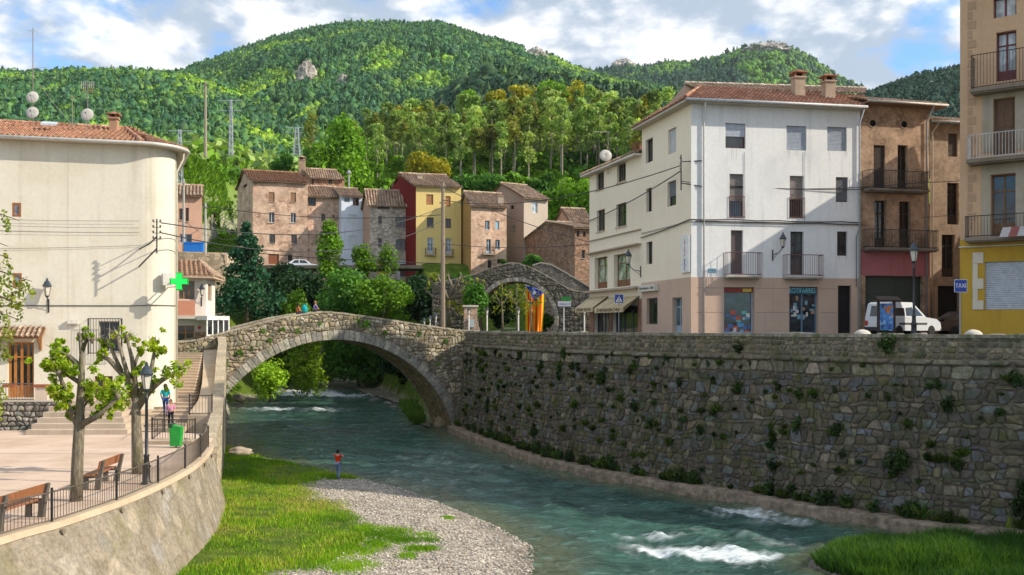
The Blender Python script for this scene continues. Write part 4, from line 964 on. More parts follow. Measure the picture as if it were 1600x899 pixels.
def facade(mb, F, s0, s1, z0, z1, ops, depth=.2, m=0, d=0.0, ins=1, caps=None):
    """wall with real openings (s0,z0,s1,z1,depth) and reveals"""
    S = sorted({s0, s1, *[min(max(o[k], s0), s1) for o in ops for k in (0, 2)]}); Zs = sorted({z0, z1, *[min(max(o[k], z0), z1) for o in ops for k in (1, 3)]})
    for i in range(len(S)-1):
        for j in range(len(Zs)-1):
            cs, cz = (S[i]+S[i+1])/2, (Zs[j]+Zs[j+1])/2
            if any(o[0] < cs < o[2] and o[1] < cz < o[3] for o in ops): continue
            mb.poly([F.p(S[i], Zs[j], d), F.p(S[i+1], Zs[j], d), F.p(S[i+1], Zs[j+1], d), F.p(S[i], Zs[j+1], d)], m)
    for o in ops:
        a, b, c, e = o[:4]; k = o[4] if len(o) > 4 else depth
        for q in (((a, b), (a, e)), ((a, e), (c, e)), ((c, e), (c, b)), ((c, b), (a, b))):
            (p0, q0), (p1, q1) = q; mb.poly([F.p(p0, q0, d), F.p(p1, q1, d), F.p(p1, q1, d-k), F.p(p0, q0, d-k)], m)
def fbox(mb, F, a, b, z0, z1, d0, d1, m=0, col=(1, 1, 1)):
    """box on a facade from s a..b, z0..z1, standing from d0 out to d1"""
    mb.obox(F.p(a, z0, d0), F.t.to_3d()*(b-a), F.n.to_3d()*(d1-d0), (0, 0, z1-z0), m, col)
WOODB = (.16, .065, .022); WOODO = (.42, .17, .04); WOODD = (.06, .032, .02); GREYSH = (.30, .32, .36); ALU = (.55, .57, .6)
def window(root, F, a, b, z0, z1, kind='win', depth=.2, frame=WOODD, fw=.07, part=1.0, d=0.0, sill=None, name=None, label=None, shut=GREYSH, mull=1, panec=(.02, .025, .03)):
    y = d-depth
    mat = wood(frame) if frame[0] > frame[2]*1.6 else plain(frame, .5)
    mb = MB(); fbox(mb, F, a, b, z0, z0+fw, y, y+.06); fbox(mb, F, a, b, z1-fw, z1, y, y+.06); fbox(mb, F, a, a+fw, z0+fw, z1-fw, y, y+.06); fbox(mb, F, b-fw, b, z0+fw, z1-fw, y, y+.06)
    if kind in ('win', 'bdoor', 'shop'):
        for k in range(1, mull+1):
            c = a+(b-a)*k/(mull+1); fbox(mb, F, c-fw*.6, c+fw*.6, z0+fw, z1-fw, y, y+.055)
        if kind == 'bdoor': fbox(mb, F, a+fw, b-fw, z0+fw, z0+(z1-z0)*.22, y, y+.04); fbox(mb, F, a+fw, b-fw, z0+(z1-z0)*.72, z0+(z1-z0)*.75, y, y+.05)
    if kind == 'door':
        n = 2; fbox(mb, F, a+fw, b-fw, z0+fw, z1-fw, y, y+.03)
        for k in range(n):
            for q0, q1 in ((.06, .42), (.5, .92)):
                s0, s1 = a+fw+(b-a-2*fw)*(k+.15)/n, a+fw+(b-a-2*fw)*(k+.85)/n; fbox(mb, F, s0, s1, z0+(z1-z0)*q0, z0+(z1-z0)*q1, y+.03, y+.05)
    o = mb.build(name or ('door' if kind in ('door', 'bdoor') else 'shop_window' if kind == 'shop' else 'window'), mat, root)
    if label: o['label'] = label
    if kind in ('win', 'bdoor', 'shop', 'rshut'):
        mp = MB(); mp.poly([F.p(a, z0, y+.015), F.p(b, z0, y+.015), F.p(b, z1, y+.015), F.p(a, z1, y+.015)]); mp.build('pane', glass(panec), o)
    if kind == 'rshut':
        ms = MB(); zz = z1-fw*.3; zb = z1-(z1-z0)*part; n = max(3, int((zz-zb)/.075))
        for k in range(n):
            t, q = zz-(zz-zb)*k/n, zz-(zz-zb)*(k+1)/n
            ms.poly([F.p(a+.02, q, y+.085), F.p(b-.02, q, y+.085), F.p(b-.02, t-(t-q)*.2, y+.10), F.p(a+.02, t-(t-q)*.2, y+.10)]); ms.poly([F.p(a+.02, t-(t-q)*.2, y+.10), F.p(b-.02, t-(t-q)*.2, y+.10), F.p(b-.02, t, y+.085), F.p(a+.02, t, y+.085)])
        ms.build('roller_shutter', plain(shut, .55), o)
    if sill:
        ms = MB(); fbox(ms, F, a-.06, b+.06, z0-.07, z0, d-.02, d+.09); ms.build('sill', stucco(sill), o)
    return o
def railing(mb, pts, z0, z1, r=.011, gap=.12, m=0, posts=True, bar=.022):
    for i in range(len(pts)-1):
        a, b = Vector(pts[i]).to_2d(), Vector(pts[i+1]).to_2d(); L = (b-a).length; n = max(1, int(L/gap))
        for z in (z0+.05, z1): mb.tube([(a.x, a.y, z), (b.x, b.y, z)], bar, 4, m)
        for k in range(n+1): p = a.lerp(b, k/n); mb.tube([(p.x, p.y, z0+(0.05 if 0 < k < n else 0)), (p.x, p.y, z1)], r, 4, m, cap=False)
def balcony(root, F, a, b, zs, zr, out=.8, col=(.02, .02, .022), slab=(.35, .31, .26), th=.14, gap=.12, r=.012, label=None):
    mb = MB(); fbox(mb, F, a, b, zs-th, zs, 0, out); fbox(mb, F, a+.06, b-.06, zs-th-.07, zs-th, 0, out-.1); o = mb.build('balcony', stucco(slab, .7, .6), root)
    mr = MB(); e = .04; railing(mr, [F.p(a+e, 0, .01), F.p(a+e, 0, out-e), F.p(b-e, 0, out-e), F.p(b-e, 0, .01)], zs, zr, r, gap); q = mr.build('balcony_railing', metal(col), o)
    if label: o['label'] = label
    return o
def eaves(root, polys, mat, th=.1, name='eaves'):
    mb = MB()
    for P in polys: mb.prism([Vector(p) for p in P], (0, 0, -th))
    return mb.build(name, mat, root)
def gutter(root, pts, r=.075, col=(.42, .42, .43), name='gutter'):
    mb = MB(); mb.tube(pts, r, 8); return mb.build(name, plain(col, .45, .5), root, True)
def pxops(F, lst, dflt=.2):
    """photo rectangles on the facade -> (s0,z0,s1,z1,kind,opts)"""
    o = []
    for q in lst:
        x0, y0, x1, y1 = q[:4]; s0 = F.px(x0, y0)[0]; s1 = F.px(x1, y0)[0]; cx = (x0+x1)/2
        o.append((s0, F.px(cx, y1)[1], s1, F.px(cx, y0)[1], q[4] if len(q) > 4 else 'win', q[5] if len(q) > 5 else {}))
    return o
def fit_ops(root, F, ops, d=0.0):
    for (a, z0, b, z1, kind, opt) in ops:
        if kind == 'hole': 
            mb = MB(); mb.poly([F.p(a, z0, d-.19), F.p(b, z0, d-.19), F.p(b, z1, d-.19), F.p(a, z1, d-.19)]); mb.build('dark_opening', plain((.012, .011, .011), .9), root); continue
        window(root, F, a, b, z0, z1, kind, d=d, **opt)
def block(root, pts, z0, z1, mat, fronts, name='wall', gables=None, mats=None):
    """closed wall ring; fronts: {side: ops}; gables: {side: [(s,z),...]} extra outline above z1"""
    mb = MB(); n = len(pts)
    for i in range(n):
        F = Face(pts[i], pts[(i+1) % n]); ops = [(o[0], o[1], o[2], o[3], o[5].get('depth', .2)) for o in fronts.get(i, [])]
        facade(mb, F, 0, F.L, z0, z1, ops)
        if gables and i in gables: mb.poly([F.p(0, z1)]+[F.p(F.L, z1)]+[F.p(s*F.L, z) for s, z in gables[i]])
    o = mb.build(name, mat, root)
    for i, ops in fronts.items(): fit_ops(root, Face(pts[i], pts[(i+1) % n]), ops)
    return o
def P2(px, Y): return Vector(((px-800)/F_PX*Y, Y))
def ZP(py, Y): return EYE-(py-HOR)/F_PX*Y
def chimney(root, c, w, h, mat, pal=TILE_OLD, cap=True, name='chimney'):
    mb = MB(); c = Vector(c); mb.box(c-Vector((0, 0, .6)), (w, w, h+.6), .15); mb.box(c+Vector((0, 0, h)), (w+.14, w+.14, .09), .15)
    o = mb.build(name, mat, root)
    if cap:
        mc = MB(); z = h+.09
        for sx in (-1, 1):
            for sy in (-1, 1): mc.box(c+Vector((sx*w*.36, sy*w*.36, z)), (w*.2, w*.2, w*.38), .15, 0, pal[0])
        mc.box(c+Vector((0, 0, z+.02)), (w*.5, w*.5, w*.3), .15, 0, (.02, .018, .016))
        zz = z+w*.38; mc.box(c+Vector((0, 0, zz)), (w+.26, w+.26, .06), .15, 0, pal[1]); mc.lathe([(w*.72, 0), (w*.3, w*.24), (.03, w*.3)], c+Vector((0, 0, zz+.06)), 4, 0, pal[0])
        mc.build('chimney_cap', ROOF_MAT(), o)
    return o

# ---- cream building with the rounded corner
CB = [P2(-95, 47.2), P2(222, 49.6)]; FL = Face(CB[0], CB[1]); CZ1 = 17.45
t = FL.t; ang0 = math.atan2(t.y, t.x); r_ = 1.55; cen = CB[1]+Vector((-t.y, t.x))*r_
arc = [cen+Vector((math.sin(ang0+k/12*math.radians(103)), -math.cos(ang0+k/12*math.radians(103))))*r_ for k in range(13)]
side = (arc[-1]-arc[-2]).normalized(); back = arc[-1]+side*9
cream = thing('cream_building', 'tall cream rendered building with a rounded corner and tiled roof on the plaza', 'building', (CB[1].x-4, CB[1].y, 3))
CREAM = stucco((.66, .625, .535), .5, .5, (.8, .76, .68))
lops = pxops(FL, [(19, 317, 33, 339, 'win', dict(frame=(.30, .12, .04), mull=0, fw=.1, depth=.06, panec=(.2, .24, .32))), (20, 427, 34, 449, 'win', dict(frame=(.30, .12, .04), mull=0, fw=.1, depth=.06, panec=(.2, .24, .32))),
    (154, 502, 187, 550, 'win', dict(frame=(.5, .47, .42), fw=.05, mull=1, depth=.25)), (12, 535, 53, 622, 'bdoor', dict(frame=WOODO, mull=3, fw=.11, depth=.3)), (148, 588, 176, 614, 'win', dict(frame=WOODB, depth=.15))])
mb = MB(); facade(mb, FL, 0, FL.L, 2.5, CZ1, [(o[0], o[1], o[2], o[3], o[5].get('depth', .2)) for o in lops])
ring = arc+[back]
for i in range(len(ring)-1):
    a, b = ring[i], ring[i+1]; mb.poly([(a.x, a.y, 2.5), (b.x, b.y, 2.5), (b.x, b.y, CZ1), (a.x, a.y, CZ1)])
bk = Vector((CB[0].x-1, CB[0].y+11)); mb.poly([(back.x, back.y, 2.5), (bk.x, bk.y, 2.5), (bk.x, bk.y, CZ1), (back.x, back.y, CZ1)])
mb.build('wall', CREAM, cream); fit_ops(cream, FL, lops)
off = lambda p, n, k: Vector((p.x, p.y))+n*k
EV = [(CB[0], FL.n)]+[(p, (p-cen).normalized()) for p in arc]+[(back, Vector((side.y, -side.x)))]
eo = .55; eav = [off(p, n, eo) for p, n in EV]; zE = CZ1+.05
RID0 = CB[0]+Vector((-t.y, t.x))*5.2; RID1 = P2(196, 54.4); zR = zE+1.75
mb = MB(); K = 0
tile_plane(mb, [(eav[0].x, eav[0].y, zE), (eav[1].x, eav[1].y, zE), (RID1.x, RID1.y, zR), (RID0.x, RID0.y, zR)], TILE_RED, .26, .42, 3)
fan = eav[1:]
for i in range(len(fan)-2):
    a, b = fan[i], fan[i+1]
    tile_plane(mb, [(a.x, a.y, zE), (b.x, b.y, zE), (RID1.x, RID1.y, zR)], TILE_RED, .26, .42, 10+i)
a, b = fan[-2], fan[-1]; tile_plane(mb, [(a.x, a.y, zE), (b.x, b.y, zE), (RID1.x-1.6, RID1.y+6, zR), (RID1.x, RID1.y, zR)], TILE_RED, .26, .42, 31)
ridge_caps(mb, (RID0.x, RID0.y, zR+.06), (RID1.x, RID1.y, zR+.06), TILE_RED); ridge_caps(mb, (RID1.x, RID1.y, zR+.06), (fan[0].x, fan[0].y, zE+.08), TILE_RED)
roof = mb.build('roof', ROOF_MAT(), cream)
mb = MB(); inn = [off(p, n, -.4) for p, n in EV]
for i in range(len(eav)-1):
    a, b, c, e = eav[i], eav[i+1], inn[i+1], inn[i]; mb.prism([(a.x, a.y, zE-.02), (b.x, b.y, zE-.02), (c.x, c.y, zE-.02), (e.x, e.y, zE-.02)], (0, 0, -.12))
mb.build('eaves', stucco((.42, .37, .3)), cream)
gutter(cream, [(off(p, n, eo+.07).x, off(p, n, eo+.07).y, zE-.06) for p, n in EV], .095, (.5, .49, .46))
dp = arc[9]+(arc[9]-cen).normalized()*.1; gutter(cream, [(dp.x+.4, dp.y-.1, zE-.1), (dp.x+.35, dp.y, zE-.5), (dp.x, dp.y, zE-1.2), (dp.x, dp.y, 3.4)], .05, (.6, .56, .46), 'downpipe')
cp = W(178, 196, 53); chimney(cream, (cp.x, cp.y, zR-.3), .42, .55, stucco((.45, .27, .18)), TILE_RED)
mb = MB(); sk = W(75, 197, 50.2); mb.obox(sk+Vector((-.4, 0, .05)), (.72, .16, 0), (-.12, .5, .2), (0, 0, .1)); mb.build('skylight', plain((.5, .55, .6), .2, .6), roof)
# door hood of the cream building
mb = MB(); o = lops[3]; hz = o[3]+.28
tile_plane(mb, [FL.p(o[0]-.7, hz, .95), FL.p(o[2]+.55, hz, .95), FL.p(o[2]+.55, hz+.5, 0), FL.p(o[0]-.7, hz+.5, 0)], TILE_OLD, .24, .4, 8)
hd = mb.build('door_hood', ROOF_MAT(), cream); mb = MB(); mb.prism([FL.p(o[0]-.7, hz-.02, .9), FL.p(o[2]+.55, hz-.02, .9), FL.p(o[2]+.55, hz+.46, 0), FL.p(o[0]-.7, hz+.46, 0)], (0, 0, -.08))
for s in (o[0]-.45, o[2]+.25): fbox(mb, FL, s, s+.12, hz-.7, hz-.02, .002, .12); mb.tube([FL.p(s+.06, hz-.6, .06), FL.p(s+.06, hz-.05, .75)], .05, 4)
mb.build('hood_timber', wood((.33, .16, .06)), hd)
# barred window cage, air unit, cables on the cream wall
mb = MB(); o = lops[2]; zt, zb = o[3]+.12, o[1]-.1
railing(mb, [FL.p(o[0]-.45, 0, .02), FL.p(o[0]-.45, 0, .4), FL.p(o[2]+.12, 0, .4), FL.p(o[2]+.12, 0, .02)], zb, zt, .013, .13)
mb.build('window_grille', metal((.03, .03, .035)), cream)
mb = MB(); s, z = FL.px(115, 503); fbox(mb, FL, s-.25, s+.25, z-.1, z+.1, .01, .22); fbox(mb, FL, s-.2, s+.2, z-.16, z-.1, .01, .15); mb.build('wall_vent', plain((.6, .58, .52)), cream)
mb = MB(); z1_ = FL.px(0, 479)[1]; mb.tube([FL.p(0, z1_, .03)]+[FL.p(FL.L*k/6, FL.px(-40+k*44, 478)[1], .03) for k in range(1, 7)]+[(p.x+(p-cen).normalized().x*.04, p.y+(p-cen).normalized().y*.04, FL.px(222, 477)[1]) for p in arc[1:10]], .022, 5); mb.build('wall_cable', metal((.05, .045, .04)), cream)
mb = MB()
for (ya, yb, dd) in ((342, 346, .12), (351, 357, .16), (360, 364, .1), (390, 384, .07)):
    za, zb_ = FL.px(-20, ya)[1], FL.px(222, yb)[1]; mb.tube([FL.p((FL.L-.12)*k/8, za+(zb_-za)*k/8-.06*math.sin(math.pi*k/8), dd) for k in range(9)], .010, 4)
mb.build('wall_wire', metal((.12, .11, .1)), cream)
s_j = FL.px(106, 400)[0]; mb = MB(); fbox(mb, FL, s_j, s_j+.015, 3.2, CZ1-.5, .001, .005); mb.build('render_joint', plain((.45, .4, .32), .9), cream)
# terrace, steps and low wall in front of it
tw = thing('terrace_wall', 'low rubble wall carrying the terrace before the wooden door', 'wall', P2(40, 46.1).to_3d()+Vector((0, 0, PZ)))
F = Face(P2(-90, 46.05), P2(90, 46.25)); mb = MB(); mb.prism([F.p(0, PZ-.3), F.p(F.L, PZ-.3), F.p(F.L, 4.42), F.p(0, 4.42)], F.n.to_3d()*-.5)
mb.build('core', mort, tw); mb = MB(); stones(mb, lambda u, v, d: tuple(F.p(u, v, d)), 0, F.L, PZ-.1, 4.44, .22, .3, .9, .045, .06, [(.33, .3, .26), (.4, .37, .32), (.26, .24, .21), (.45, .41, .34)], random.Random(5), None, .12); mb.build('masonry', vcol(.93, .12, .25, 7., .45, 'bridge_stone', .45), tw, True)
mb = MB(); mb.prism([F.p(-.02, 4.5, .07), F.p(F.L+.06, 4.5, .07), F.p(F.L+.06, 4.5, -.55), F.p(-.02, 4.5, -.55)], (0, 0, -.07)); mb.build('coping', stucco((.5, .45, .38)), tw)
a, b = P2(-90, 46.45), P2(91, 46.6); c, e = P2(214, 47.5), P2(217, 49.3)
sheet('terrace', [(a.x, a.y), (b.x, b.y), (P2(92, 47.3).x, 47.3), (c.x, c.y), (e.x, e.y), (P2(-90, 47.4).x, 47.4)], pav, 4.43, 1.2)
ts = thing('terrace_steps', 'broad worn steps rising from the plaza to the cream building', 'steps', P2(130, 46.4).to_3d()+Vector((0, 0, PZ)))
mb = MB()
for k in range(6):
    l, r, y0 = (40+k*9, 199-k*3, 43.9+k*.56); A, B = P2(l, y0), P2(r, y0+.15); zt = PZ+(k+1)*(4.43-PZ)/6.0-.003; mb.prism([(A.x, A.y, PZ-.1), (B.x, B.y, PZ-.1), (B.x, B.y, zt), (A.x, A.y, zt)], (-.1, 47.35-y0, 0))
mb.build('treads', stucco((.50, .41, .32), .5, .3), ts)
lw = [P2(203, 46.0), P2(214, 48.6)]; mb = MB(); mb.prism([(lw[0].x, lw[0].y, PZ-.2), (lw[1].x, lw[1].y, PZ-.2), (lw[1].x, lw[1].y, 4.75), (lw[0].x, lw[0].y, 3.55)], (.22, -.02, 0)); o = mb.build('kerb_wall', stucco((.5, .4, .31)), ts)
q0 = (-18.65, 45.45, PZ+.004); sheet('path_landing', [(-18.5, 45.5, 3.12), (-16.9, 45.2, 3.12), (-17.6, 49.5, 3.75), (-19.2, 49.8, 3.8)], rampm, 0)
# terrace balustrade
tb = thing('terrace_railing', 'iron railing with wooden ended walls before the wooden door', 'railing', P2(40, 46.3).to_3d()+Vector((0, 0, 4.5)))
mb = MB(); A, B = P2(-90, 46.35), P2(88, 46.5); railing(mb, [A, P2(52, 46.45)], 4.5, 5.3, .012, .13); mb.build('bars', metal((.1, .1, .11)), tb)
mb = MB(); F2 = Face(P2(55, 46.45), P2(74, 46.5)); fbox(mb, F2, 0, F2.L, 4.5, 5.12, -.14, 0); mb.build('end_wall', stucco((.62, .5, .4)), tb)
mb = MB(); fbox(mb, F2, -.08, F2.L+.06, 5.12, 5.26, -.2, .06); F3 = Face(P2(4, 46.4), P2(24, 46.42)); fbox(mb, F3, 0, F3.L, 5.12, 5.26, -.2, .06); mb.build('handrail', wood((.34, .11, .05)), tb)

# ---- white corner building
A, B, Cc_ = Vector((10.08, 54)), P2(1344, 55.8), P2(1003, 61.1); D = B+(Cc_-A)*1.2
wb = thing('white_building', 'white four storey corner building with mauve ground floor and two chimneys', 'building', (A.x+4, A.y+1, STREET))
FF, FS = Face(A, B), Face(Cc_, A); WZ = 20.62; zb = FF.px(1082, 433)[1]
WHITE = stucco((.76, .765, .77), .4, .45, (.72, .72, .74)); SIDE_LIT = stucco((.82, .73, .59), .15, .15, (.82, .8, .76)); BASE = stucco((.56, .41, .32), .3, .3, (.7, .7, .75))  # side render lightened and warmed: missing sunlight put into its colour
GD = dict(frame=(.05, .035, .03), depth=.24)
fo = pxops(FF, [(1133.5, 193, 1165, 232, 'rshut', dict(part=.52, frame=(.12, .04, .03), depth=.2, shut=(.42, .46, .54))), (1229, 197, 1260, 235, 'rshut', dict(part=.97, depth=.2, shut=(.34, .38, .46), frame=(.2, .21, .23))), (1292.6, 198.7, 1323, 236, 'rshut', dict(part=.97, depth=.2, shut=(.32, .36, .43), frame=(.2, .21, .23))),
    (1140, 272, 1162, 340, 'rshut', dict(part=.62, shut=(.22, .2, .2), frame=(.1, .09, .09), depth=.25)), (1234, 275, 1256, 341, 'rshut', dict(part=.55, shut=(.25, .22, .21), frame=(.1, .09, .09), depth=.25)), (1306, 277, 1325, 316, 'rshut', dict(part=.95, shut=(.13, .13, .15), frame=(.08, .05, .04), depth=.2)),
    (1142, 360, 1161, 429, 'rshut', dict(part=.98, shut=(.12, .1, .1), frame=(.06, .05, .05), depth=.25)), (1235, 362, 1256, 429, 'bdoor', dict(frame=(.06, .05, .05), depth=.25, panec=(.05, .07, .08))), (1308, 362, 1324, 400, 'win', dict(frame=(.07, .045, .04), depth=.2, mull=0))])
so_ = pxops(FS, [(1008.8, 217, 1020, 254, 'win', dict(mull=0, **GD)), (1043.8, 201, 1056.4, 240, 'rshut', dict(part=.97, shut=(.5, .52, .55), frame=(.2, .2, .2), depth=.24)), (1009.8, 294, 1018.3, 331.5, 'win', dict(mull=0, **GD)), (1042.8, 283, 1056.4, 322, 'rshut', dict(part=.6, shut=(.16, .17, .2), frame=(.07, .07, .08), depth=.24)), (1010, 378, 1019.3, 413, 'win', dict(mull=0, **GD))])
mb = MB(); ms = MB()
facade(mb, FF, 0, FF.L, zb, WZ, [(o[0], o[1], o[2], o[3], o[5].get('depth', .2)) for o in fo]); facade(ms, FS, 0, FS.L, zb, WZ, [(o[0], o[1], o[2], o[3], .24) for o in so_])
for p, q in ((B, D), (D, Cc_)): mb.poly([(p.x, p.y, STREET-1), (q.x, q.y, STREET-1), (q.x, q.y, WZ), (p.x, p.y, WZ)])
mb.build('wall', WHITE, wb); ms.build('side_wall', SIDE_LIT, wb); fit_ops(wb, FF, fo); fit_ops(wb, FS, so_)
TEAL = (.12, .2, .26)
go = pxops(FF, [(1131, 449, 1178.5, 521, 'shop', dict(frame=(.35, .4, .46), mull=0, depth=.3, fw=.09, panec=(.03, .04, .05))), (1233, 448.5, 1278, 521, 'shop', dict(frame=(.12, .2, .28), mull=1, depth=.3, fw=.08, panec=(.025, .03, .04))), (1309, 446.5, 1330, 521, 'hole', {})])
gs = pxops(FS, [(1011, 466, 1028, 507, 'win', dict(frame=(.1, .08, .06), depth=.24, mull=0, panec=(.02, .035, .02))), (1051, 465, 1066, 521, 'bdoor', dict(frame=(.3, .38, .45), depth=.28, mull=1, panec=(.05, .09, .1)))])
mb = MB(); facade(mb, FF, -.02, FF.L, STREET-1, zb, [(o[0], o[1], o[2], o[3], .3 if o[4] != 'hole' else .2) for o in go], d=.025); facade(mb, FS, 0, FS.L+.02, STREET-1, zb, [(o[0], o[1], o[2], o[3], o[5]['depth']) for o in gs], d=.025)
for F in (FF, FS): mb.poly([F.p(-.02, zb, 0), F.p(F.L+.02, zb, 0), F.p(F.L+.02, zb, .025), F.p(-.02, zb, .025)])
gw = mb.build('ground_floor_wall', BASE, wb); fit_ops(wb, FF, go, .025); fit_ops(wb, FS, gs, .025)
mb = MB()
for z in (zb-.62, zb-2.0): fbox(mb, FF, 0.3, FF.px(1130, 480)[0], z, z+.02, .026, .03); fbox(mb, FF, FF.px(1180, 480)[0], FF.px(1232, 480)[0], z, z+.02, .026, .03); fbox(mb, FF, FF.px(1280, 480)[0], FF.px(1308, 480)[0], z, z+.02, .026, .03)
mb.build('render_joint', plain((.2, .15, .13), .9), gw)
for (x0, yr, x1, ys) in ((1130, 396, 1185, 431), (1222.6, 399.5, 1280, 432)):
    a, z0 = FF.px(x0, ys); b, _ = FF.px(x1, ys); balcony(wb, FF, a, b, FF.px((x0+x1)/2, ys)[1], FF.px((x0+x1)/2, yr)[1], .62, (.16, .07, .06), (.55, .52, .48), .1, .13)
for (x0, yr, x1, yb) in ((1139, 307, 1163, 340), (1233, 309, 1257, 341)):
    a, _ = FF.px(x0, yb); b, _ = FF.px(x1, yb); mb = MB(); railing(mb, [FF.p(a, 0, .04), FF.p(b, 0, .04)], FF.px(x0, yb)[1], FF.px(x0, yr)[1], .016, .13); mb.build('window_railing', metal((.2, .08, .06)), wb)
zs = FF.px(1200, 349)[1]; mb = MB(); fbox(mb, FF, 0, FF.L, zs, zs+.07, .002, .06); mb.obox(FS.p(0, zs, .002), FS.t.to_3d()*FS.L, FS.n.to_3d()*.058, (0, 0, .07)); mb.build('string_course', stucco((.5, .47, .43)), wb)
rngw = random.Random(8); mb = MB(); mb.tube([FS.p(0, zs-.25, .08), FS.p(FS.L*.5, zs-.12, .08), FS.p(FS.L, zs+.12, .09), FF.p(.5, zs+.1, .1)]+[FF.p(FF.L*k/8, zs+.13+rngw.uniform(-.03, .03), .1) for k in range(1, 9)], .035, 5); mb.tube([FF.p(.2, zs+.02, .12)]+[FF.p(FF.L*k/8, zs+.03+rngw.uniform(-.04, .04), .12) for k in range(1, 9)]+[FF.p(FF.L-.3, zs-.7, .1), FF.p(FF.L-.3, zs-3.6, .1)], .025, 5)
for x_ in (1163, 1256): s_ = FF.px(x_, 250)[0]; mb.tube([FF.p(s_, FF.px(x_, 238)[1], .03), FF.p(s_+.03, zs+.1, .03)], .012, 4)
mb.build('wall_cable', metal((.06, .055, .055)), wb)
oA = A+(-FF.t-FS.t*-1)*0; ev = .55
def corner(p, n1, n2, k): return p+n1*k+n2*k
eA = corner(A, FF.n, FS.n, ev); eB = B+FF.n*ev+FF.t*.1; eC = Cc_+FS.n*ev-FS.t*.4
zE = WZ+.12; R0 = P2(1094, 57.9); zR = ZP(139, 57.9); R1 = P2(1352, 58.9); R2 = R0+(Cc_-A)*.9; T0 = P2(1070, 60.3); zT = ZP(131.5, 60.3); T1 = P2(1352, 61.6)
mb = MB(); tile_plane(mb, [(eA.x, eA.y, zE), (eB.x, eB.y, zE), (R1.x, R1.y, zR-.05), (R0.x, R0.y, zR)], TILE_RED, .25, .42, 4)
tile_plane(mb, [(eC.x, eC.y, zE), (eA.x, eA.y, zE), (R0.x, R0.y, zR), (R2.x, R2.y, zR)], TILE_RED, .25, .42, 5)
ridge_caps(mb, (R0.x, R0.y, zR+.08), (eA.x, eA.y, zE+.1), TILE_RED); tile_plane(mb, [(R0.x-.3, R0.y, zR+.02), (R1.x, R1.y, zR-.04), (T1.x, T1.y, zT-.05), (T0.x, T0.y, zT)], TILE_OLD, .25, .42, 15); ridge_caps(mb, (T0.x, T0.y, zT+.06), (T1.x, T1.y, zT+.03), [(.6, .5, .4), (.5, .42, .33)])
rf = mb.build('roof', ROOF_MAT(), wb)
mb = MB(); rs_ = random.Random(17)
for o in fo:                                                # rusty runs below the sills and railings
    for k in range(4): s_ = rs_.uniform(o[0], o[2]); h_ = rs_.uniform(.25, .9); w_ = rs_.uniform(.012, .04); mb.poly([FF.p(s_, o[1]-.02, .003), FF.p(s_+w_*.3, o[1]-h_, .003), FF.p(s_+w_, o[1]-.02, .003)][::1])
mb.build('rain_streak', plain((.46, .43, .40), .95, .1, 0, .2, 'wall_stain'), wb)
mb = MB(); tq = [W(1041, 166, 61.5), W(1070, 133, 60.3), W(1096, 141, 57.95), W(1072, 158, 57.0)]; mb.prism(tq, (1.2, .3, 0)); mb.build('attic_gable', wood((.30, .17, .09)), wb)
mb = MB(); iA = A-FF.n*.3-FS.n*.3
mb.prism([(eA.x, eA.y, zE-.01), (eB.x, eB.y, zE-.01), (B.x-FF.n.x*.3, B.y-FF.n.y*.3, zE-.01), (iA.x, iA.y, zE-.01)], (0, 0, -.13)); mb.prism([(eC.x, eC.y, zE-.01), (eA.x, eA.y, zE-.013), (iA.x, iA.y, zE-.013), (Cc_.x-FS.n.x*.3, Cc_.y-FS.n.y*.3, zE-.01)], (0, 0, -.13))
mb.build('eaves', stucco((.5, .45, .38)), wb)
g0, g1 = eA+FF.n*.08, eB+FF.n*.08; gutter(wb, [(g0.x, g0.y, zE-.03), (g1.x, g1.y, zE-.03)], .085, (.45, .47, .5))
s = FF.px(1099, 300)[0]; gutter(wb, [FF.p(s-.1, zE-.05, .58), FF.p(s-.05, zE-.4, .45), FF.p(s, zE-1.0, .09), FF.p(s, STREET, .09)], .05, (.6, .6, .6), 'downpipe')
gutter(wb, [FF.p(FF.L-.05, zE-.05, .58), FF.p(FF.L-.1, zE-.9, .1), FF.p(FF.L-.1, STREET, .1)], .05, (.42, .47, .55), 'downpipe')
for (px, pt, pb) in ((1247, 111, 150), (1294, 114, 156)):
    q = W(px, pb, 57.2); chimney(wb, (q.x, q.y, q.z), .62, 1.0, stucco((.46, .36, .28), .6, .5), TILE_RED)
# shop fittings
FASC = [(1131, 449.5, 1178, 457, (.25, .03, .02)), (1233, 449, 1277, 460.5, (.015, .06, .09))]
for i, (x0, y0, x1, y1, c) in enumerate(FASC):
    a, _ = FF.px(x0, y0); b, _ = FF.px(x1, y0); z1 = FF.px((x0+x1)/2, y0)[1]; z0 = FF.px((x0+x1)/2, y1)[1]; mb = MB(); fbox(mb, FF, a+.02, b-.02, z0, z1-.02, -.27, -.12); sg = mb.build('shop_sign', plain(c, .5), wb)
    if i == 1: text_mesh('sign_lettering', 'BOTIFARRES', (z1-z0)*.98, FF.p((a+b)/2, (z0+z1)/2, -.115), FF.t.to_3d(), (0, 0, 1), plain((.25, .62, .72), .5), sg, wide=(b-a)*.94)
    else:
        mb = MB(); fbox(mb, FF, b-.62, b-.1, z0+.03, z1-.05, -.12, -.11); mb.build('sign_panel', plain((.55, .4, .05), .5), sg)
sd = random.Random(6); mb = MB()
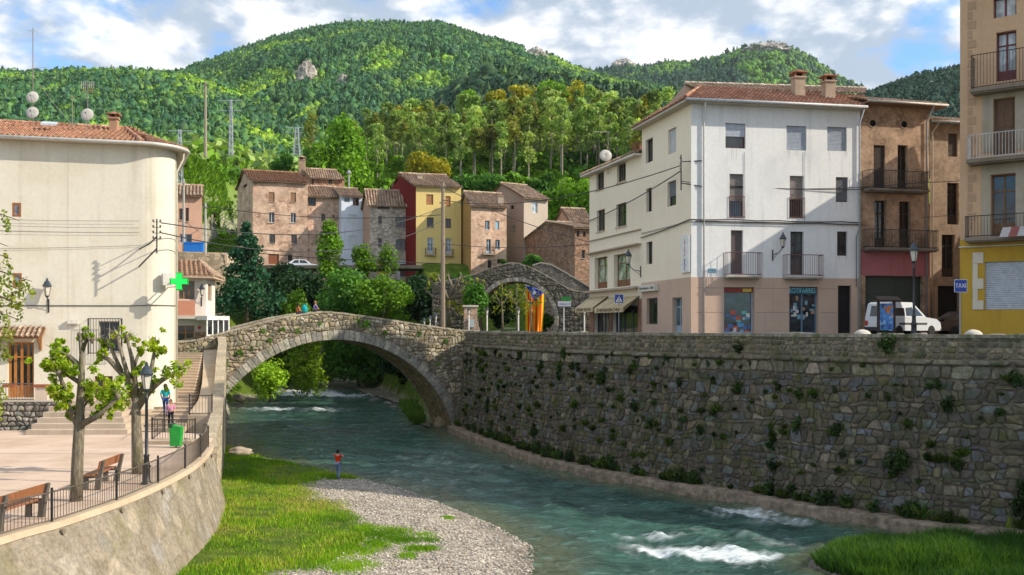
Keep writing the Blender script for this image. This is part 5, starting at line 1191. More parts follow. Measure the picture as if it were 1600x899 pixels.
for (x0, x1, yb, n, cols) in ((1134, 1176, 518, 34, [(.1, .35, .6), (.7, .72, .7), (.08, .2, .5), (.6, .1, .06), (.15, .5, .45)]), (1236, 1274, 492, 22, [(.7, .7, .66), (.2, .4, .5), (.5, .3, .2), (.75, .75, .7)])):
    for k in range(n):
        x = sd.uniform(x0, x1); y = yb-sd.random()**2*34; s, z = FF.px(x, y); w_ = sd.uniform(.1, .3); fbox(mb, FF, s, s+w_, z-sd.uniform(.1, .3), z, -.262, -.25-.0004*k, 0, sd.choice(cols))
    mb.build('shop_display', vcol(.5, .4, .1, 4, .05, 'display_goods'), wb, ); mb = MB()
# left side: vertical bar sign, restaurant sign, plaque
a, z1 = FS.px(1066.5, 369); b, _ = FS.px(1079.5, 369); z0 = FS.px(1073, 426)[1]; mb = MB(); fbox(mb, FS, a, b, z0, z1, .03, .12); vs = mb.build('vertical_sign', plain((.75, .75, .76), .4), wb)
text_mesh('sign_lettering', '\n'.join('JOIERIA'), (z1-z0)*.083, FS.p((a+b)/2, z0+(z1-z0)*.665, .125), FS.t.to_3d(), (0, 0, 1), plain((.5, .02, .12), .5), vs, spacing=.82)
text_mesh('sign_lettering', '\n'.join('BOS'), (z1-z0)*.14, FS.p((a+b)/2, z0+(z1-z0)*.2, .125), FS.t.to_3d(), (0, 0, 1), plain((.03, .1, .32), .5), vs, spacing=.76)
a, z1 = FS.px(1004, 447); b, _ = FS.px(1030, 447); z0 = FS.px(1017, 455.5)[1]; mb = MB(); fbox(mb, FS, a, b, z0, z1, .05, .3); vs = mb.build('bar_sign', plain((.62, .6, .55), .5), wb)
text_mesh('sign_lettering', 'Queviures  Bar', (z1-z0)*.6, FS.p((a+b)/2, (z0+z1)/2, .305), FS.t.to_3d(), (0, 0, 1), plain((.06, .05, .05), .6), vs, wide=(b-a)*.9)
a, z1 = FF.px(1107, 419.5); b, _ = FF.px(1119, 419.5); z0 = FF.px(1112, 426)[1]; mb = MB(); fbox(mb, FF, a, b, z0, z1, .005, .03); vs = mb.build('street_plaque', plain((.2, .35, .45), .4), wb)
# insulator bracket at the corner
mb = MB(); q = FS.p(FS.L-.25, FS.px(1070, 262)[1], .5)
mb.tube([q+Vector((0, 0, .6)), q+Vector((0, 0, -1.4))], .04, 5); mb.tube([q+Vector((0, 0, .2)), FF.p(.6, q.z+.25, .1)], .03, 5); mb.tube([q+Vector((0, 0, -1.0)), FF.p(.6, q.z-1.2, .1)], .03, 5)
for k in (-.2, .1, .4): mb.lathe([(.03, -.05), (.06, 0), (.03, .08)], q+Vector((-.05, -.12, k)), 8)
mb.build('wire_bracket', metal((.05, .04, .04)), wb)

# ---- small white shop building
A2, C2 = Cc_, P2(921, 69.8); sb = thing('shop_building', 'narrow white house with striped awnings over the corner shops', 'building', (C2.x, C2.y, STREET))
FH = Face(C2, A2-(A2-C2).normalized()*.005); HZ = FH.px(1000, 243)[1]
WF = dict(frame=(.12, .08, .06), depth=.22, sill=(.6, .5, .38))
ho = pxops(FH, [(931.6, 269.5, 943.6, 296.4, 'win', WF), (964, 256, 977.7, 284.4, 'win', WF), (932.6, 328, 945, 361.6, 'win', WF), (962.7, 318, 978.7, 354, 'win', WF),
    (929, 402, 949, 451, 'bdoor', dict(frame=(.22, .1, .05), depth=.35, mull=1, panec=(.3, .36, .28))), (959, 396.6, 985, 448, 'bdoor', dict(frame=(.22, .1, .05), depth=.35, mull=1, panec=(.3, .36, .28))),
    (929, 480, 952.6, 521, 'shop', dict(frame=(.04, .06, .08), depth=.3, mull=1)), (957.6, 478, 998, 521, 'shop', dict(frame=(.04, .07, .08), depth=.3, mull=2))])
mb = MB(); facade(mb, FH, 0, FH.L, STREET-1, HZ, [(o[0], o[1], o[2], o[3], o[5]['depth']) for o in ho])
bd = (A2-C2).normalized(); nb = Vector((-bd.y, bd.x)); q0, q1 = A2+nb*-0+Vector((7, 2.0)), C2+Vector((7, 2.0))
mb.poly([(q1.x, q1.y, STREET-1), (C2.x, C2.y, STREET-1), (C2.x, C2.y, HZ), (q1.x, q1.y, HZ)]); mb.poly([(q0.x, q0.y, STREET-1), (q1.x, q1.y, STREET-1), (q1.x, q1.y, HZ), (q0.x, q0.y, HZ)])
mb.build('wall', SIDE_LIT, sb); fit_ops(sb, FH, ho)
e0, e1 = C2+FH.n*.55-FH.t*.5, A2+FH.n*.55; zE = HZ+.1; r0, r1 = C2+Vector((3.5, 1.0)), A2+Vector((3.5, 1.0))
mb = MB(); tile_plane(mb, [(e0.x, e0.y, zE), (e1.x, e1.y, zE), (r1.x, r1.y, zE+1.1), (r0.x, r0.y, zE+1.1)], TILE_OLD, .25, .42, 6); mb.build('roof', ROOF_MAT(), sb)
i0, i1 = C2-FH.n*.3-FH.t*.5, A2-FH.n*.3; eaves(sb, [[(e0.x, e0.y, zE-.01), (e1.x, e1.y, zE-.01), (i1.x, i1.y, zE-.01), (i0.x, i0.y, zE-.01)]], stucco((.62, .57, .5)), .14)
mb = MB()
for (y, hgt, out) in ((391, .1, .35), (455, .14, .5), (369, .06, .12)):
    z = FH.px(960, y)[1]; fbox(mb, FH, -.1, FH.L-.1, z, z+hgt, 0, out)
mb.build('string_course', stucco((.42, .34, .27)), sb)
mb = MB(); 
for (x0, x1) in ((921, 929), (952.6, 957.6), (998, 1002.5)): a, _ = FH.px(x0, 500); b, _ = FH.px(x1, 500); fbox(mb, FH, max(a, .01), min(b, FH.L-.02), STREET-.5, FH.px(960, 470)[1], .005, .06)
mb.build('brick_pier', rubble((.3, .13, .08), (.36, .18, .11), (.3, .25, .2), 5., 2.2), sb)
for i, (x0, x1) in enumerate(((922, 951), (953, 1000))):
    a, zt = FH.px(x0, 465); b, _ = FH.px(x1, 465); zt = FH.px((x0+x1)/2, 464)[1]; zl = FH.px((x0+x1)/2, 479)[1]-.1; n = 14; mb = MB()
    for k in range(n):
        s, e = a+(b-a)*k/n, a+(b-a)*(k+1)/n; c = ((.66, .55, .36), (.5, .40, .24))[k % 2]
        mb.poly([FH.p(s, zl, 1.15), FH.p(e, zl, 1.15), FH.p(e, zt, .06), FH.p(s, zt, .06)], 0, c); mb.poly([FH.p(s, zl-.32, 1.15), FH.p(e, zl-.32, 1.15), FH.p(e, zl, 1.15), FH.p(s, zl, 1.15)], 0, c)
    for s in (a, b): mb.poly([FH.p(s, zl-.3, 1.15), FH.p(s, zl, 1.15), FH.p(s, zt, .06)], 0, (.25, .18, .1))
    o = mb.build('awning', vcol(.85, .1, .1, 6, .05, 'awning_canvas'), sb)
    text_mesh('awning_lettering', ('FORN DE PA', 'CARNISSERIA  VILA')[i], .26, FH.p((a+b)/2, zl-.15, 1.16), FH.t.to_3d(), (0, 0, 1), plain((.12, .09, .06), .8), o, wide=(b-a)*.8)

# ---- brown stone house and its neighbour
rub = rubble((.36, .25, .17), (.30, .2, .14), (.24, .17, .12), 3.4, 1.5, (.43, .30, .21), .28)
A3, B3_ = B+(B-A).normalized()*.02, P2(1452, 56.9); FB = Face(A3, B3_); BZ = FB.px(1400, 166)[1]
bh = thing('brown_house', 'weathered brown house with two iron balconies and round attic holes', 'house', (A3.x+2, A3.y, STREET))
DK = dict(frame=(.05, .035, .025), depth=.28, panec=(.012, .012, .014))
bo = pxops(FB, [(1365, 227, 1383, 296, 'rshut', dict(part=.98, shut=(.04, .03, .025), frame=(.05, .035, .025), depth=.2)), (1402.5, 227, 1418.4, 296, 'bdoor', DK), (1366.5, 313.7, 1385, 387, 'bdoor', DK), (1405, 315, 1423, 387, 'bdoor', DK), (1352, 431.6, 1442, 521, 'door', dict(frame=(.03, .045, .04), depth=.3, name='garage_door'))])
ocu = [FB.px(1363.6, 193), FB.px(1412.5, 194.6)]
D3 = B3_+Vector((-.8, 6.0)); mb = MB(); facade(mb, FB, 0, FB.L, STREET-1, BZ, [(o[0], o[1], o[2], o[3], o[5].get('depth')) for o in bo])
p, q = B3_, D3; mb.poly([(p.x, p.y, STREET-1), (q.x, q.y, STREET-1), (q.x, q.y, BZ), (p.x, p.y, BZ)]); mb.build('wall', rub, bh); fit_ops(bh, FB, bo)
for s, z in ocu:
    mb = MB(); mb.lathe([(.0, .008), (.2, .008)], FB.p(s, z, 0), 16, axis=FB.n.to_3d()); mb.build('attic_hole', plain((.012, .01, .01), .9), bh)
    mb = MB(); mb.lathe([(.2, 0), (.2, .03), (.27, .03), (.27, 0)], FB.p(s, z, 0), 16, axis=FB.n.to_3d()); mb.build('hole_surround', stucco((.3, .22, .16)), bh)
a, z = FB.px(1352, 396); mb = MB(); fbox(mb, FB, .02, FB.L-.02, FB.px(1400, 431)[1], FB.px(1400, 392)[1], .003, .02); mb.build('pink_panel', stucco((.38, .14, .16), .5, .5), bh)
for (x0, yr, x1, ys) in ((1347, 270, 1441, 298), (1347, 361, 1455, 389)):
    a, _ = FB.px(x0, ys); b, _ = FB.px(x1, ys); balcony(bh, FB, a, b, FB.px(1400, ys)[1], FB.px(1400, yr)[1], .7, (.02, .018, .018), (.22, .19, .17), .12, .1, .013)
e0, e1 = A3+FB.n*.7, B3_+FB.n*.7+FB.t*.7; zE = BZ+.05; r0, r1 = A3+Vector((-.9, 5)), B3_+Vector((-.9, 5.2))
mb = MB(); tile_plane(mb, [(e0.x, e0.y, zE), (e1.x, e1.y, zE), (r1.x+.7, r1.y, zE+1.5), (r0.x, r0.y, zE+1.75)], TILE_OLD, .27, .45, 7); ridge_caps(mb, (r0.x, r0.y, zE+1.8), (r1.x, r1.y, zE+1.6), [(.6, .5, .4)]); mb.build('roof', ROOF_MAT(), bh)
i0, i1 = A3-FB.n*.3, B3_-FB.n*.3+FB.t*.7; eaves(bh, [[(e0.x, e0.y, zE-.01), (e1.x, e1.y, zE-.01), (i1.x, i1.y, zE-.01), (i0.x, i0.y, zE-.01)]], wood((.25, .16, .1)), .1)
gutter(bh, [FB.p(.0, zE-.02, .78), FB.p(FB.L+.7, zE-.02, .78)], .07, (.5, .45, .4)); gutter(bh, [FB.p(FB.L-.25, zE-.1, .75), FB.p(FB.L-.25, zE-.9, .1), FB.p(FB.L-.25, STREET, .1)], .05, (.3, .3, .32), 'downpipe')
A4, B4 = P2(1453, 58.6), P2(1530, 59.2); FN = Face(A4, B4); NZ = FN.px(1475, 193)[1]; nh = thing('neighbour_house', 'dim brown house squeezed between the brown house and the tall block', 'house', (A4.x+1, A4.y, STREET))
no = pxops(FN, [(1481.5, 209, 1496, 245, 'rshut', dict(part=.97, shut=(.07, .05, .04), frame=(.05, .035, .025))), (1480, 286, 1498, 351, 'bdoor', DK), (1471.5, 367, 1492, 433, 'bdoor', DK), (1465.6, 447, 1498, 521, 'hole', {})])
mb = MB(); facade(mb, FN, 0, FN.L, STREET-1, NZ, [(o[0], o[1], o[2], o[3], o[5].get('depth', .2)) for o in no])
W1_ = [B4, Vector((33.5, 57.5)), Vector((38, 50)), Vector((44, 58)), Vector((27, 68))]; WH = ZP(193, 58.6)-4.2
mb.build('wall', rubble((.33, .25, .18), (.27, .2, .145), (.22, .165, .12), 2.8, 1.4, (.35, .265, .195), .5), nh); fit_ops(nh, FN, no)
mb = MB(); tile_plane(mb, [FN.p(-.3, NZ+.05, .5), FN.p(FN.L, NZ+.05, .5), FN.p(FN.L, NZ+1.0, -3), FN.p(-.3, NZ+1.0, -3)], TILE_OLD, .27, .45, 9); mb.build('roof', ROOF_MAT(), nh)
gutter(nh, [FN.p(-.2, NZ, .55), FN.p(FN.L, NZ, .55)], .06, (.55, .52, .48)); gutter(nh, [FN.p(.35, NZ, .5), FN.p(.1, NZ-.6, .1), FN.p(.1, STREET, .1)], .05, (.5, .48, .45), 'downpipe')
mb = MB()                                                   # unseen wing added behind the tall block to cast shade across the street
for i in range(len(W1_)-1):
    p, q = W1_[i], W1_[i+1]; mb.poly([(p.x, p.y, STREET-1), (q.x, q.y, STREET-1), (q.x, q.y, WH), (p.x, p.y, WH)])
mb.poly([(p.x, p.y, WH) for p in W1_]); mb.build('shade_wing', stucco((.4, .3, .22)), nh)

# ---- tall block at the right edge
A5 = P2(1500, 45.0); FT_ = Face(A5, A5+Vector((.80, -.60))*12.0); TZ1 = 29.5; tallb = thing('tall_block', 'tall brown apartment block with iron balconies above a mustard ground floor', 'building', (A5.x+2, A5.y-1.5, STREET))
mb = MB(); mb.prism([(29.0, 51.0, STREET-1), (29.3, 55.6, STREET-1), (35, 55, STREET-1), (35, 50, STREET-1)], (0, 0, 22.3-STREET+1)); mb.build('shade_wing', stucco((.47, .33, .22)), tallb)  # unseen block added to throw shade on the lower white front
yz = FT_.px(1510, 375)[1]
PL = dict(frame=(.16, .045, .05), depth=.3, panec=(.3, .33, .36))
to = pxops(FT_, [(1552, -6, 1588, 26, 'win', PL), (1556.6, 49, 1588, 126, 'bdoor', PL), (1552, 153, 1586, 241, 'door', dict(frame=(.16, .09, .055), depth=.3)), (1548, 272, 1587, 369, 'bdoor', dict(frame=(.2, .11, .06), depth=.4, panec=(.03, .03, .03)))])
mb = MB(); facade(mb, FT_, 0, FT_.L, yz, TZ1, [(o[0], o[1], o[2], o[3], o[5]['depth']) for o in to])
k5 = Vector((.60, .80)); ring5 = [FT_.B, FT_.B+k5*6, A5+k5*6, A5]
for i in range(3):
    p, q = ring5[i], ring5[i+1]; mb.poly([(p.x, p.y, STREET-1), (q.x, q.y, STREET-1), (q.x, q.y, TZ1), (p.x, p.y, TZ1)])
mb.poly([(p.x, p.y, TZ1) for p in ring5]); mb.build('wall', stucco((.56, .37, .235), .45, .3, (.78, .74, .7)), tallb); fit_ops(tallb, FT_, to)
o5 = pxops(FT_, [(1539, 408, 1640, 484, 'metal', {})])[0]; o5 = (o5[0], o5[1], o5[0]+3.4, o5[3])
mb = MB(); facade(mb, FT_, 0, FT_.L, STREET-1, yz, [(o5[0], o5[1], o5[2], o5[3], .15)], d=.03); mb.poly([FT_.p(0, yz, 0), FT_.p(FT_.L, yz, 0), FT_.p(FT_.L, yz, .03), FT_.p(0, yz, .03)]); mb.build('mustard_wall', stucco((.50, .31, .045), .4, .4), tallb)
mb = MB(); n = 26
for k in range(n):
    z0_, z1_ = o5[1]+(o5[3]-o5[1])*k/n, o5[1]+(o5[3]-o5[1])*(k+1)/n; mb.poly([FT_.p(o5[0], z0_, -.1), FT_.p(o5[2], z0_, -.1), FT_.p(o5[2], (z0_+z1_)/2, -.06), FT_.p(o5[0], (z0_+z1_)/2, -.06)]); mb.poly([FT_.p(o5[0], (z0_+z1_)/2, -.06), FT_.p(o5[2], (z0_+z1_)/2, -.06), FT_.p(o5[2], z1_, -.1), FT_.p(o5[0], z1_, -.1)])
mb.build('shop_shutter', plain((.5, .53, .58), .4, .5), tallb)
mb = MB(); zz = STREET
for (y0, y1, xr) in ((395, 484, 1528), (395, 412, 1537), (436, 452, 1537), (470, 484, 1537)): a, _ = FT_.px(1520, y0); b, _ = FT_.px(xr, y0); fbox(mb, FT_, a, b, FT_.px(1525, y1)[1]-.001*(y0 == 470), FT_.px(1525, y0)[1], .032, .06+.002*(xr-1528))
mb.build('pale_quoin', stucco((.62, .56, .46)), tallb)
mb = MB(); rq = 0
for k in range(24):
    z = FT_.px(1520, 360-k*15)[1]; a, _ = FT_.px(1512, 300); b, _ = FT_.px(1512+(13 if k % 2 else 7), 300); fbox(mb, FT_, a, b, z, z+.36, .002, .02)
mb.build('quoin', stucco((.43, .285, .185), .4, .3, (.78, .74, .7)), tallb)
for (x0, y0, x1, y1) in ((1535, 142, 1600, 240), (1534, 258, 1600, 368)):
    mb = MB(); a, z1 = FT_.px(x0, y0); b, _ = FT_.px(x1, y0); z0 = FT_.px(x0, y1)[1]; o = to[2] if y0 < 200 else to[3]; fbox(mb, FT_, a, o[0], z0, z1, .003, .03); fbox(mb, FT_, o[2], b, z0, z1, .003, .03); fbox(mb, FT_, o[0], o[2], o[3], z1, .003, .03); fbox(mb, FT_, a-.1, b+.05, z1, z1+.12, .003, .1); mb.build('door_surround', stucco((.40, .35, .28), .6, .5), tallb)
for (x0, yr, ys, c) in ((1521, 87, 139, (.02, .018, .018)), (1515, 211, 249, (.55, .55, .55)), (1512, 338, 371, (.03, .025, .025))):
    a, _ = FT_.px(x0, ys); balcony(tallb, FT_, a, a+3.4, FT_.px(1560, ys)[1], FT_.px(1560, yr)[1], .75, c, (.24, .2, .16), .16, .13, .012)
mb = MB(); a, _ = FT_.px(1510, 388); z = FT_.px(1550, 384)[1]; mb.tube([FT_.p(a-.3, z-.02, .12), FT_.p(FT_.L, z, .12)], .035, 6); mb.build('wall_pipe', plain((.6, .57, .5), .5), tallb)
a, _ = FT_.px(1572, 366); zt = FT_.px(1585, 357)[1]; mb = MB()
for k in range(8): s0 = a+.35*k; c = ((.45, .43, .42), (.28, .1, .09))[k % 2]; mb.poly([FT_.p(s0, zt-.5, 1.6), FT_.p(s0+.35, zt-.5, 1.6), FT_.p(s0+.35, zt, .78), FT_.p(s0, zt, .78)], 0, c)
mb.build('awning', vcol(.85, .1, .1, 6, .05, 'awning_canvas'), tallb)

# ---- the row of old houses on the terrace behind
GZ = 14.5
def old_house(name, label, corner, side, right, zeave, mat, ops, sops=(), roofh=1.6, depth=9.0, pal=TILE_OLD, sidemat=None, ov=.45, hip=False, rlean=None, tile=.34):
    """corner=(px,Y) of the near left corner of the front; side=(px,Y) far end of the left wall (or None); right=(px,Y)"""
    a, b = P2(*corner), P2(*right); c = P2(*side) if side else a+Vector((-(b-a).normalized().y, (b-a).normalized().x))*depth
    d = b+(c-a); F, S = Face(a, b), Face(c, a); root = thing(name, label, 'house', ((a.x+b.x)/2, a.y, GZ))
    z1 = zeave; fo_ = pxops(F, ops); so2 = pxops(S, sops); z2 = z1+roofh
    mb = MB(); facade(mb, F, 0, F.L, GZ-4, z1, [(o[0], o[1], o[2], o[3], .2) for o in fo_]); 
    for p, q in ((b, d), (d, c)): mb.poly([(p.x, p.y, GZ-4), (q.x, q.y, GZ-4), (q.x, q.y, z1), (p.x, p.y, z1)])
    ms = mb if not sidemat else MB(); facade(ms, S, 0, S.L, GZ-4, z1, [(o[0], o[1], o[2], o[3], .2) for o in so2])
    if not hip:
        ms.poly([S.p(0, z1), S.p(S.L, z1), S.p(S.L*.5, z2)]); Fr = Face(b, d); mb.poly([Fr.p(0, z1), Fr.p(Fr.L, z1), Fr.p(Fr.L*.5, z2)])
    mb.build('wall', mat, root)
    if sidemat: ms.build('side_wall', sidemat, root)
    fit_ops(root, F, fo_); fit_ops(root, S, so2)
    sl = roofh/(S.L*.5); ze = z1-sl*ov+.06; e0, e1 = a+F.n*ov-F.t*.35, b+F.n*ov+F.t*.1; m0, m1 = (a+c)/2-F.t*.35, (b+d)/2+F.t*.1; h0, h1 = c-F.n*ov-F.t*.35, d-F.n*ov+F.t*.1
    if hip: m0 = (a+c)/2+F.t*min(2.5, F.L*.3)
    mb = MB(); tile_plane(mb, [(e0.x, e0.y, ze), (e1.x, e1.y, ze), (m1.x, m1.y, z2+.06), (m0.x, m0.y, z2+.06)], pal, tile, .6, 11); tile_plane(mb, [(h1.x, h1.y, ze), (h0.x, h0.y, ze), (m0.x, m0.y, z2+.06), (m1.x, m1.y, z2+.06)], pal, tile*1.6, 1.0, 12)
    if hip: tile_plane(mb, [(h0.x, h0.y, ze), (e0.x, e0.y, ze), (m0.x, m0.y, z2+.06)], pal, tile, .6, 13)
    ridge_caps(mb, (m0.x, m0.y, z2+.12), (m1.x, m1.y, z2+.12), pal, .16, .6); mb.build('roof', ROOF_MAT(), root)
    P = [[(e0.x, e0.y, ze-.03), (e1.x, e1.y, ze-.03), (m1.x, m1.y, z2-.0), (m0.x, m0.y, z2-.0)]]; eaves(root, P, wood((.2, .13, .08)), .1)
    return root, F, S
WS = dict(frame=(.10, .06, .04), sill=(.42, .35, .28)); WW = dict(frame=(.5, .5, .5), sill=(.5, .46, .4)); WD = dict(frame=(.05, .035, .025))
R1 = rubble((.60, .40, .29), (.44, .28, .2), (.48, .34, .25), 2.2, 1.3, (.62, .44, .33), .22); R2 = rubble((.40, .31, .23), (.32, .25, .18), (.3, .23, .16), 2.4, 1.3, (.42, .32, .24), .3); R4 = rubble((.54, .48, .40), (.42, .37, .30), (.34, .28, .22), 2.6, 1.2)
h1, F1, S1 = old_house('stone_house', 'broad brownish pink stone house at the left end of the old row', (395, 128), (371, 137), (481, 130.5), ZP(281, 128), R1,
    [(420, 300.6, 429, 315.6, 'rshut', dict(part=.97, shut=(.3, .17, .1), sill=(.5, .4, .32))), (454, 301, 462.6, 316, 'rshut', dict(part=.97, shut=(.3, .17, .1), sill=(.5, .4, .32))), (420, 332, 429, 348, 'win', WW), (454, 333, 462.6, 348.5, 'win', WW), (421, 365.8, 430, 380, 'win', WS), (455, 366, 464, 381, 'win', WS), (419.7, 397, 436, 413, 'door', dict(frame=(.26, .09, .04))), (450, 398, 457, 408, 'win', WS)],
    [(380, 276, 386, 293, 'win', WD)], 1.9, pal=TILE_BR, hip=False)
h2, F2_, S2 = old_house('stone_house', 'narrow patched pink stone house with a dark attic window', (481.5, 131), None, (533, 132.5), ZP(306, 131), R1,
    [(481.8, 309, 493.5, 322, 'win', WD), (502, 334, 508.5, 345.6, 'win', WS), (520, 336, 523, 341, 'win', WS), (500, 362, 506, 374, 'win', WS)], (), 1.9, tile=.38)
hb, Fb2, Sb2 = old_house('stone_house', 'low red brown house rising behind the roofs with a stone chimney', (488, 142), (462, 146), (538, 143.5), ZP(277, 142), rubble((.36, .19, .12), (.42, .24, .16), (.3, .2, .14), 2.6),
    [(487, 280, 490, 290, 'win', WD), (513, 281, 519, 287, 'win', WD)], (), 1.5)
chimney(hb, W(472, 268, 144), .9, 1.6, stucco((.4, .28, .2)))
h3, F3_, S3 = old_house('pale_blue_house', 'narrow pale blue and white plastered house in the old row', (533.4, 130.5), None, (567, 131.5), ZP(305, 130.5), stucco((.62, .68, .78), .3, .3),
    [(538, 309, 546.5, 316, 'win', dict(frame=(.4, .42, .45))), (551, 309, 561, 321.6, 'win', dict(frame=(.4, .16, .06))), (544.6, 335.7, 557, 348.6, 'rshut', dict(part=.98, shut=(.6, .66, .7))), (544.6, 368.7, 557, 382, 'rshut', dict(part=.98, shut=(.6, .66, .7)))], (), 1.5, pal=TILE_OLD)
h4, F4, S4 = old_house('stone_house', 'grey tan rubble house with a grey framed garage and yellow door', (578, 127), (567.3, 131), (649, 128.5), ZP(318, 127), R4,
    [(590, 319.8, 609, 327, 'win', WS), (591, 338, 596.5, 350, 'win', WS), (618, 339.6, 633, 356, 'win', dict(frame=(.16, .08, .05), sill=(.5, .45, .4))), (591, 372.6, 596.5, 386, 'win', WS), (618.7, 374, 634, 392, 'win', dict(frame=(.12, .08, .06), sill=(.5, .45, .4))), (590, 406, 609, 428, 'door', dict(frame=(.6, .36, .03))), (625, 412, 642, 432, 'door', dict(frame=(.09, .05, .05), name='garage_door'))], (), 2.0, 9, sidemat=stucco((.45, .3, .22)), tile=.38)
mb = MB(); a, z1 = F4.px(621, 407); b, _ = F4.px(646, 407); fbox(mb, F4, a, b, z1-.5, z1, .003, .06); fbox(mb, F4, a, F4.px(625, 407)[0], GZ-2, z1-.5, .003, .06); fbox(mb, F4, F4.px(642, 407)[0], b, GZ-2, z1-.5, .003, .06); mb.build('garage_frame', stucco((.5, .5, .52)), h4)
h5, F5, S5 = old_house('yellow_house', 'tall yellow house with a dark red left side and small balconies', (650, 125), (606, 134), (720.5, 126.5), ZP(289, 125), stucco((.72, .55, .22), .2, .25, (.85, .8, .7)),
    [(666, 304, 677, 320, 'rshut', dict(part=.97, shut=(.4, .2, .09))), (696, 306.7, 704, 323, 'rshut', dict(part=.97, shut=(.4, .2, .09))), (667, 340, 677.7, 355, 'win', WS), (696, 341.7, 705, 357, 'win', dict(frame=(.3, .13, .06))), (667.7, 371.7, 677, 397, 'bdoor', dict(frame=(.6, .65, .7), panec=(.15, .2, .25))), (696, 372.7, 705, 398, 'bdoor', dict(frame=(.6, .65, .7), panec=(.15, .2, .25))), (668, 411, 678, 430, 'door', dict(frame=(.25, .1, .05))), (696, 413, 708, 433, 'rshut', dict(part=.98, shut=(.65, .68, .7)))], (), 2.1, 9, sidemat=stucco((.17, .018, .016), .3, .3), tile=.36)
for (x0, yr, x1, ys) in ((664, 388, 681, 398), (692, 390, 708, 399)): a, _ = F5.px(x0, ys); b, _ = F5.px(x1, ys); balcony(h5, F5, a, b, F5.px(x0, ys)[1], F5.px(x0, yr)[1], .5, (.03, .03, .03), (.5, .4, .25), .12, .16, .018)
chimney(h5, W(656, 286, 128), .7, 1.0, stucco((.5, .42, .33)), cap=False)
h6, F6, S6 = old_house('stone_house', 'pinkish stone house with pale blue shutters and an ochre side', (736, 122), (719.8, 128), (791.5, 124), ZP(319, 122), R1,
    [(758, 345, 765, 359, 'win', dict(frame=(.4, .55, .7), mull=1)), (774, 345.7, 780, 359, 'rshut', dict(part=.97, shut=(.3, .5, .6), frame=(.4, .5, .6))), (760, 374, 767, 397, 'bdoor', dict(frame=(.4, .55, .7))), (774, 375, 781, 390, 'win', dict(frame=(.4, .55, .7))), (762, 407, 768, 419, 'win', WD), (777, 405, 782, 412, 'win', WD)], (), 1.9, 9, sidemat=stucco((.42, .25, .09), .4, .4), tile=.36)
a, _ = F6.px(753, 397); b, _ = F6.px(772, 397); balcony(h6, F6, a, b, F6.px(760, 397)[1], F6.px(760, 389)[1], .5, (.03, .03, .03), (.4, .33, .27), .12, .16, .018)
h7, F7, S7 = old_house('grey_house', 'plain grey rendered house with a gable end above the brick house', (818.5, 127), (754, 136), (856, 129), ZP(308, 127), stucco((.50, .43, .36), .2, .2), [(832, 315, 840, 333, 'win', dict(frame=(.65, .7, .75), panec=(.35, .45, .55)))], [(800, 352, 806, 365, 'win', dict(frame=(.5, .5, .5))), (798, 321, 803, 327, 'win', WD)], 2.4, 9, sidemat=stucco((.30, .25, .22), .2, .2))  # side render is the front grey darkened, shade put into the colour
chimney(h7, W(782, 322, 124), .7, 1.2, stucco((.45, .36, .28)), cap=False)
h8, F8, S8 = old_house('brick_house', 'low brown rubble house with a sloping tiled roof beside the shop', (898, 112), (822, 127), (935, 113), ZP(356, 112), rubble((.36, .22, .15), (.28, .17, .12), (.25, .17, .12), 2.8), [(901, 361, 905, 370, 'win', WD), (909, 391, 914, 404, 'win', WS), (911, 362, 915, 370, 'win', WD)], [(845, 357, 850, 362, 'win', WD)], 1.4, 9, pal=TILE_OLD)
h9, F9, S9 = old_house('small_house', 'small pinkish house with a shallow gable behind the brick house roof', (892, 127), (868, 131), (925, 128), ZP(345, 127), stucco((.5, .34, .25)), [], (), 1.8, 7)
# houses at the left behind the cream building
hh, F0, S0 = old_house('pink_house', 'small pink house on the stone terrace behind the cream building', (262, 95), None, (316, 96), ZP(303, 95), stucco((.55, .34, .25), .3, .3), [(280, 326, 287, 344, 'win', WS), (290, 325, 295, 346, 'win', WS), (281, 366, 300, 380, 'win', dict(frame=(.3, .4, .5)))], (), 1.3, 7)
c0 = P2(250, 70); c1 = P2(322, 71.2); c2 = P2(336, 75); cot = thing('cottage', 'small white and pink cottage with a clay roof and glazed porch', 'house', (c1.x-2, c1.y, 6.3)); FC = Face(c0, c1); FCs = Face(c1, c2)
cz = FC.px(300, 432)[1]; co = pxops(FC, [(279, 439, 304, 468, 'win', dict(frame=(.34, .17, .05), mull=2, panec=(.05, .04, .03))), (276.5, 509, 304, 551, 'bdoor', dict(frame=(.5, .24, .05), mull=1, panec=(.06, .05, .04)))]); cs_ = pxops(FCs, [(325, 444, 331, 470, 'rshut', dict(part=.97, shut=(.3, .2, .13)))])
mb = MB(); facade(mb, FC, 0, FC.L, 5.5, cz, [(o[0], o[1], o[2], o[3], .2) for o in co]); facade(mb, FCs, 0, FCs.L, 5.5, cz, [(o[0], o[1], o[2], o[3], .2) for o in cs_]); mb.build('wall', stucco((.68, .63, .58), .2, .2), cot); fit_ops(cot, FC, co); fit_ops(cot, FCs, cs_)
e0, e1, e2 = c0+FC.n*.6, c1+FC.n*.6+FCs.n*.5, c2+FCs.n*.6+FCs.t*.3; ap = c0.lerp(c1, .62)+Vector((-.3, 3.2)); ap0 = c0+Vector((-.3, 3.2)); zE = cz+.02; mb = MB()
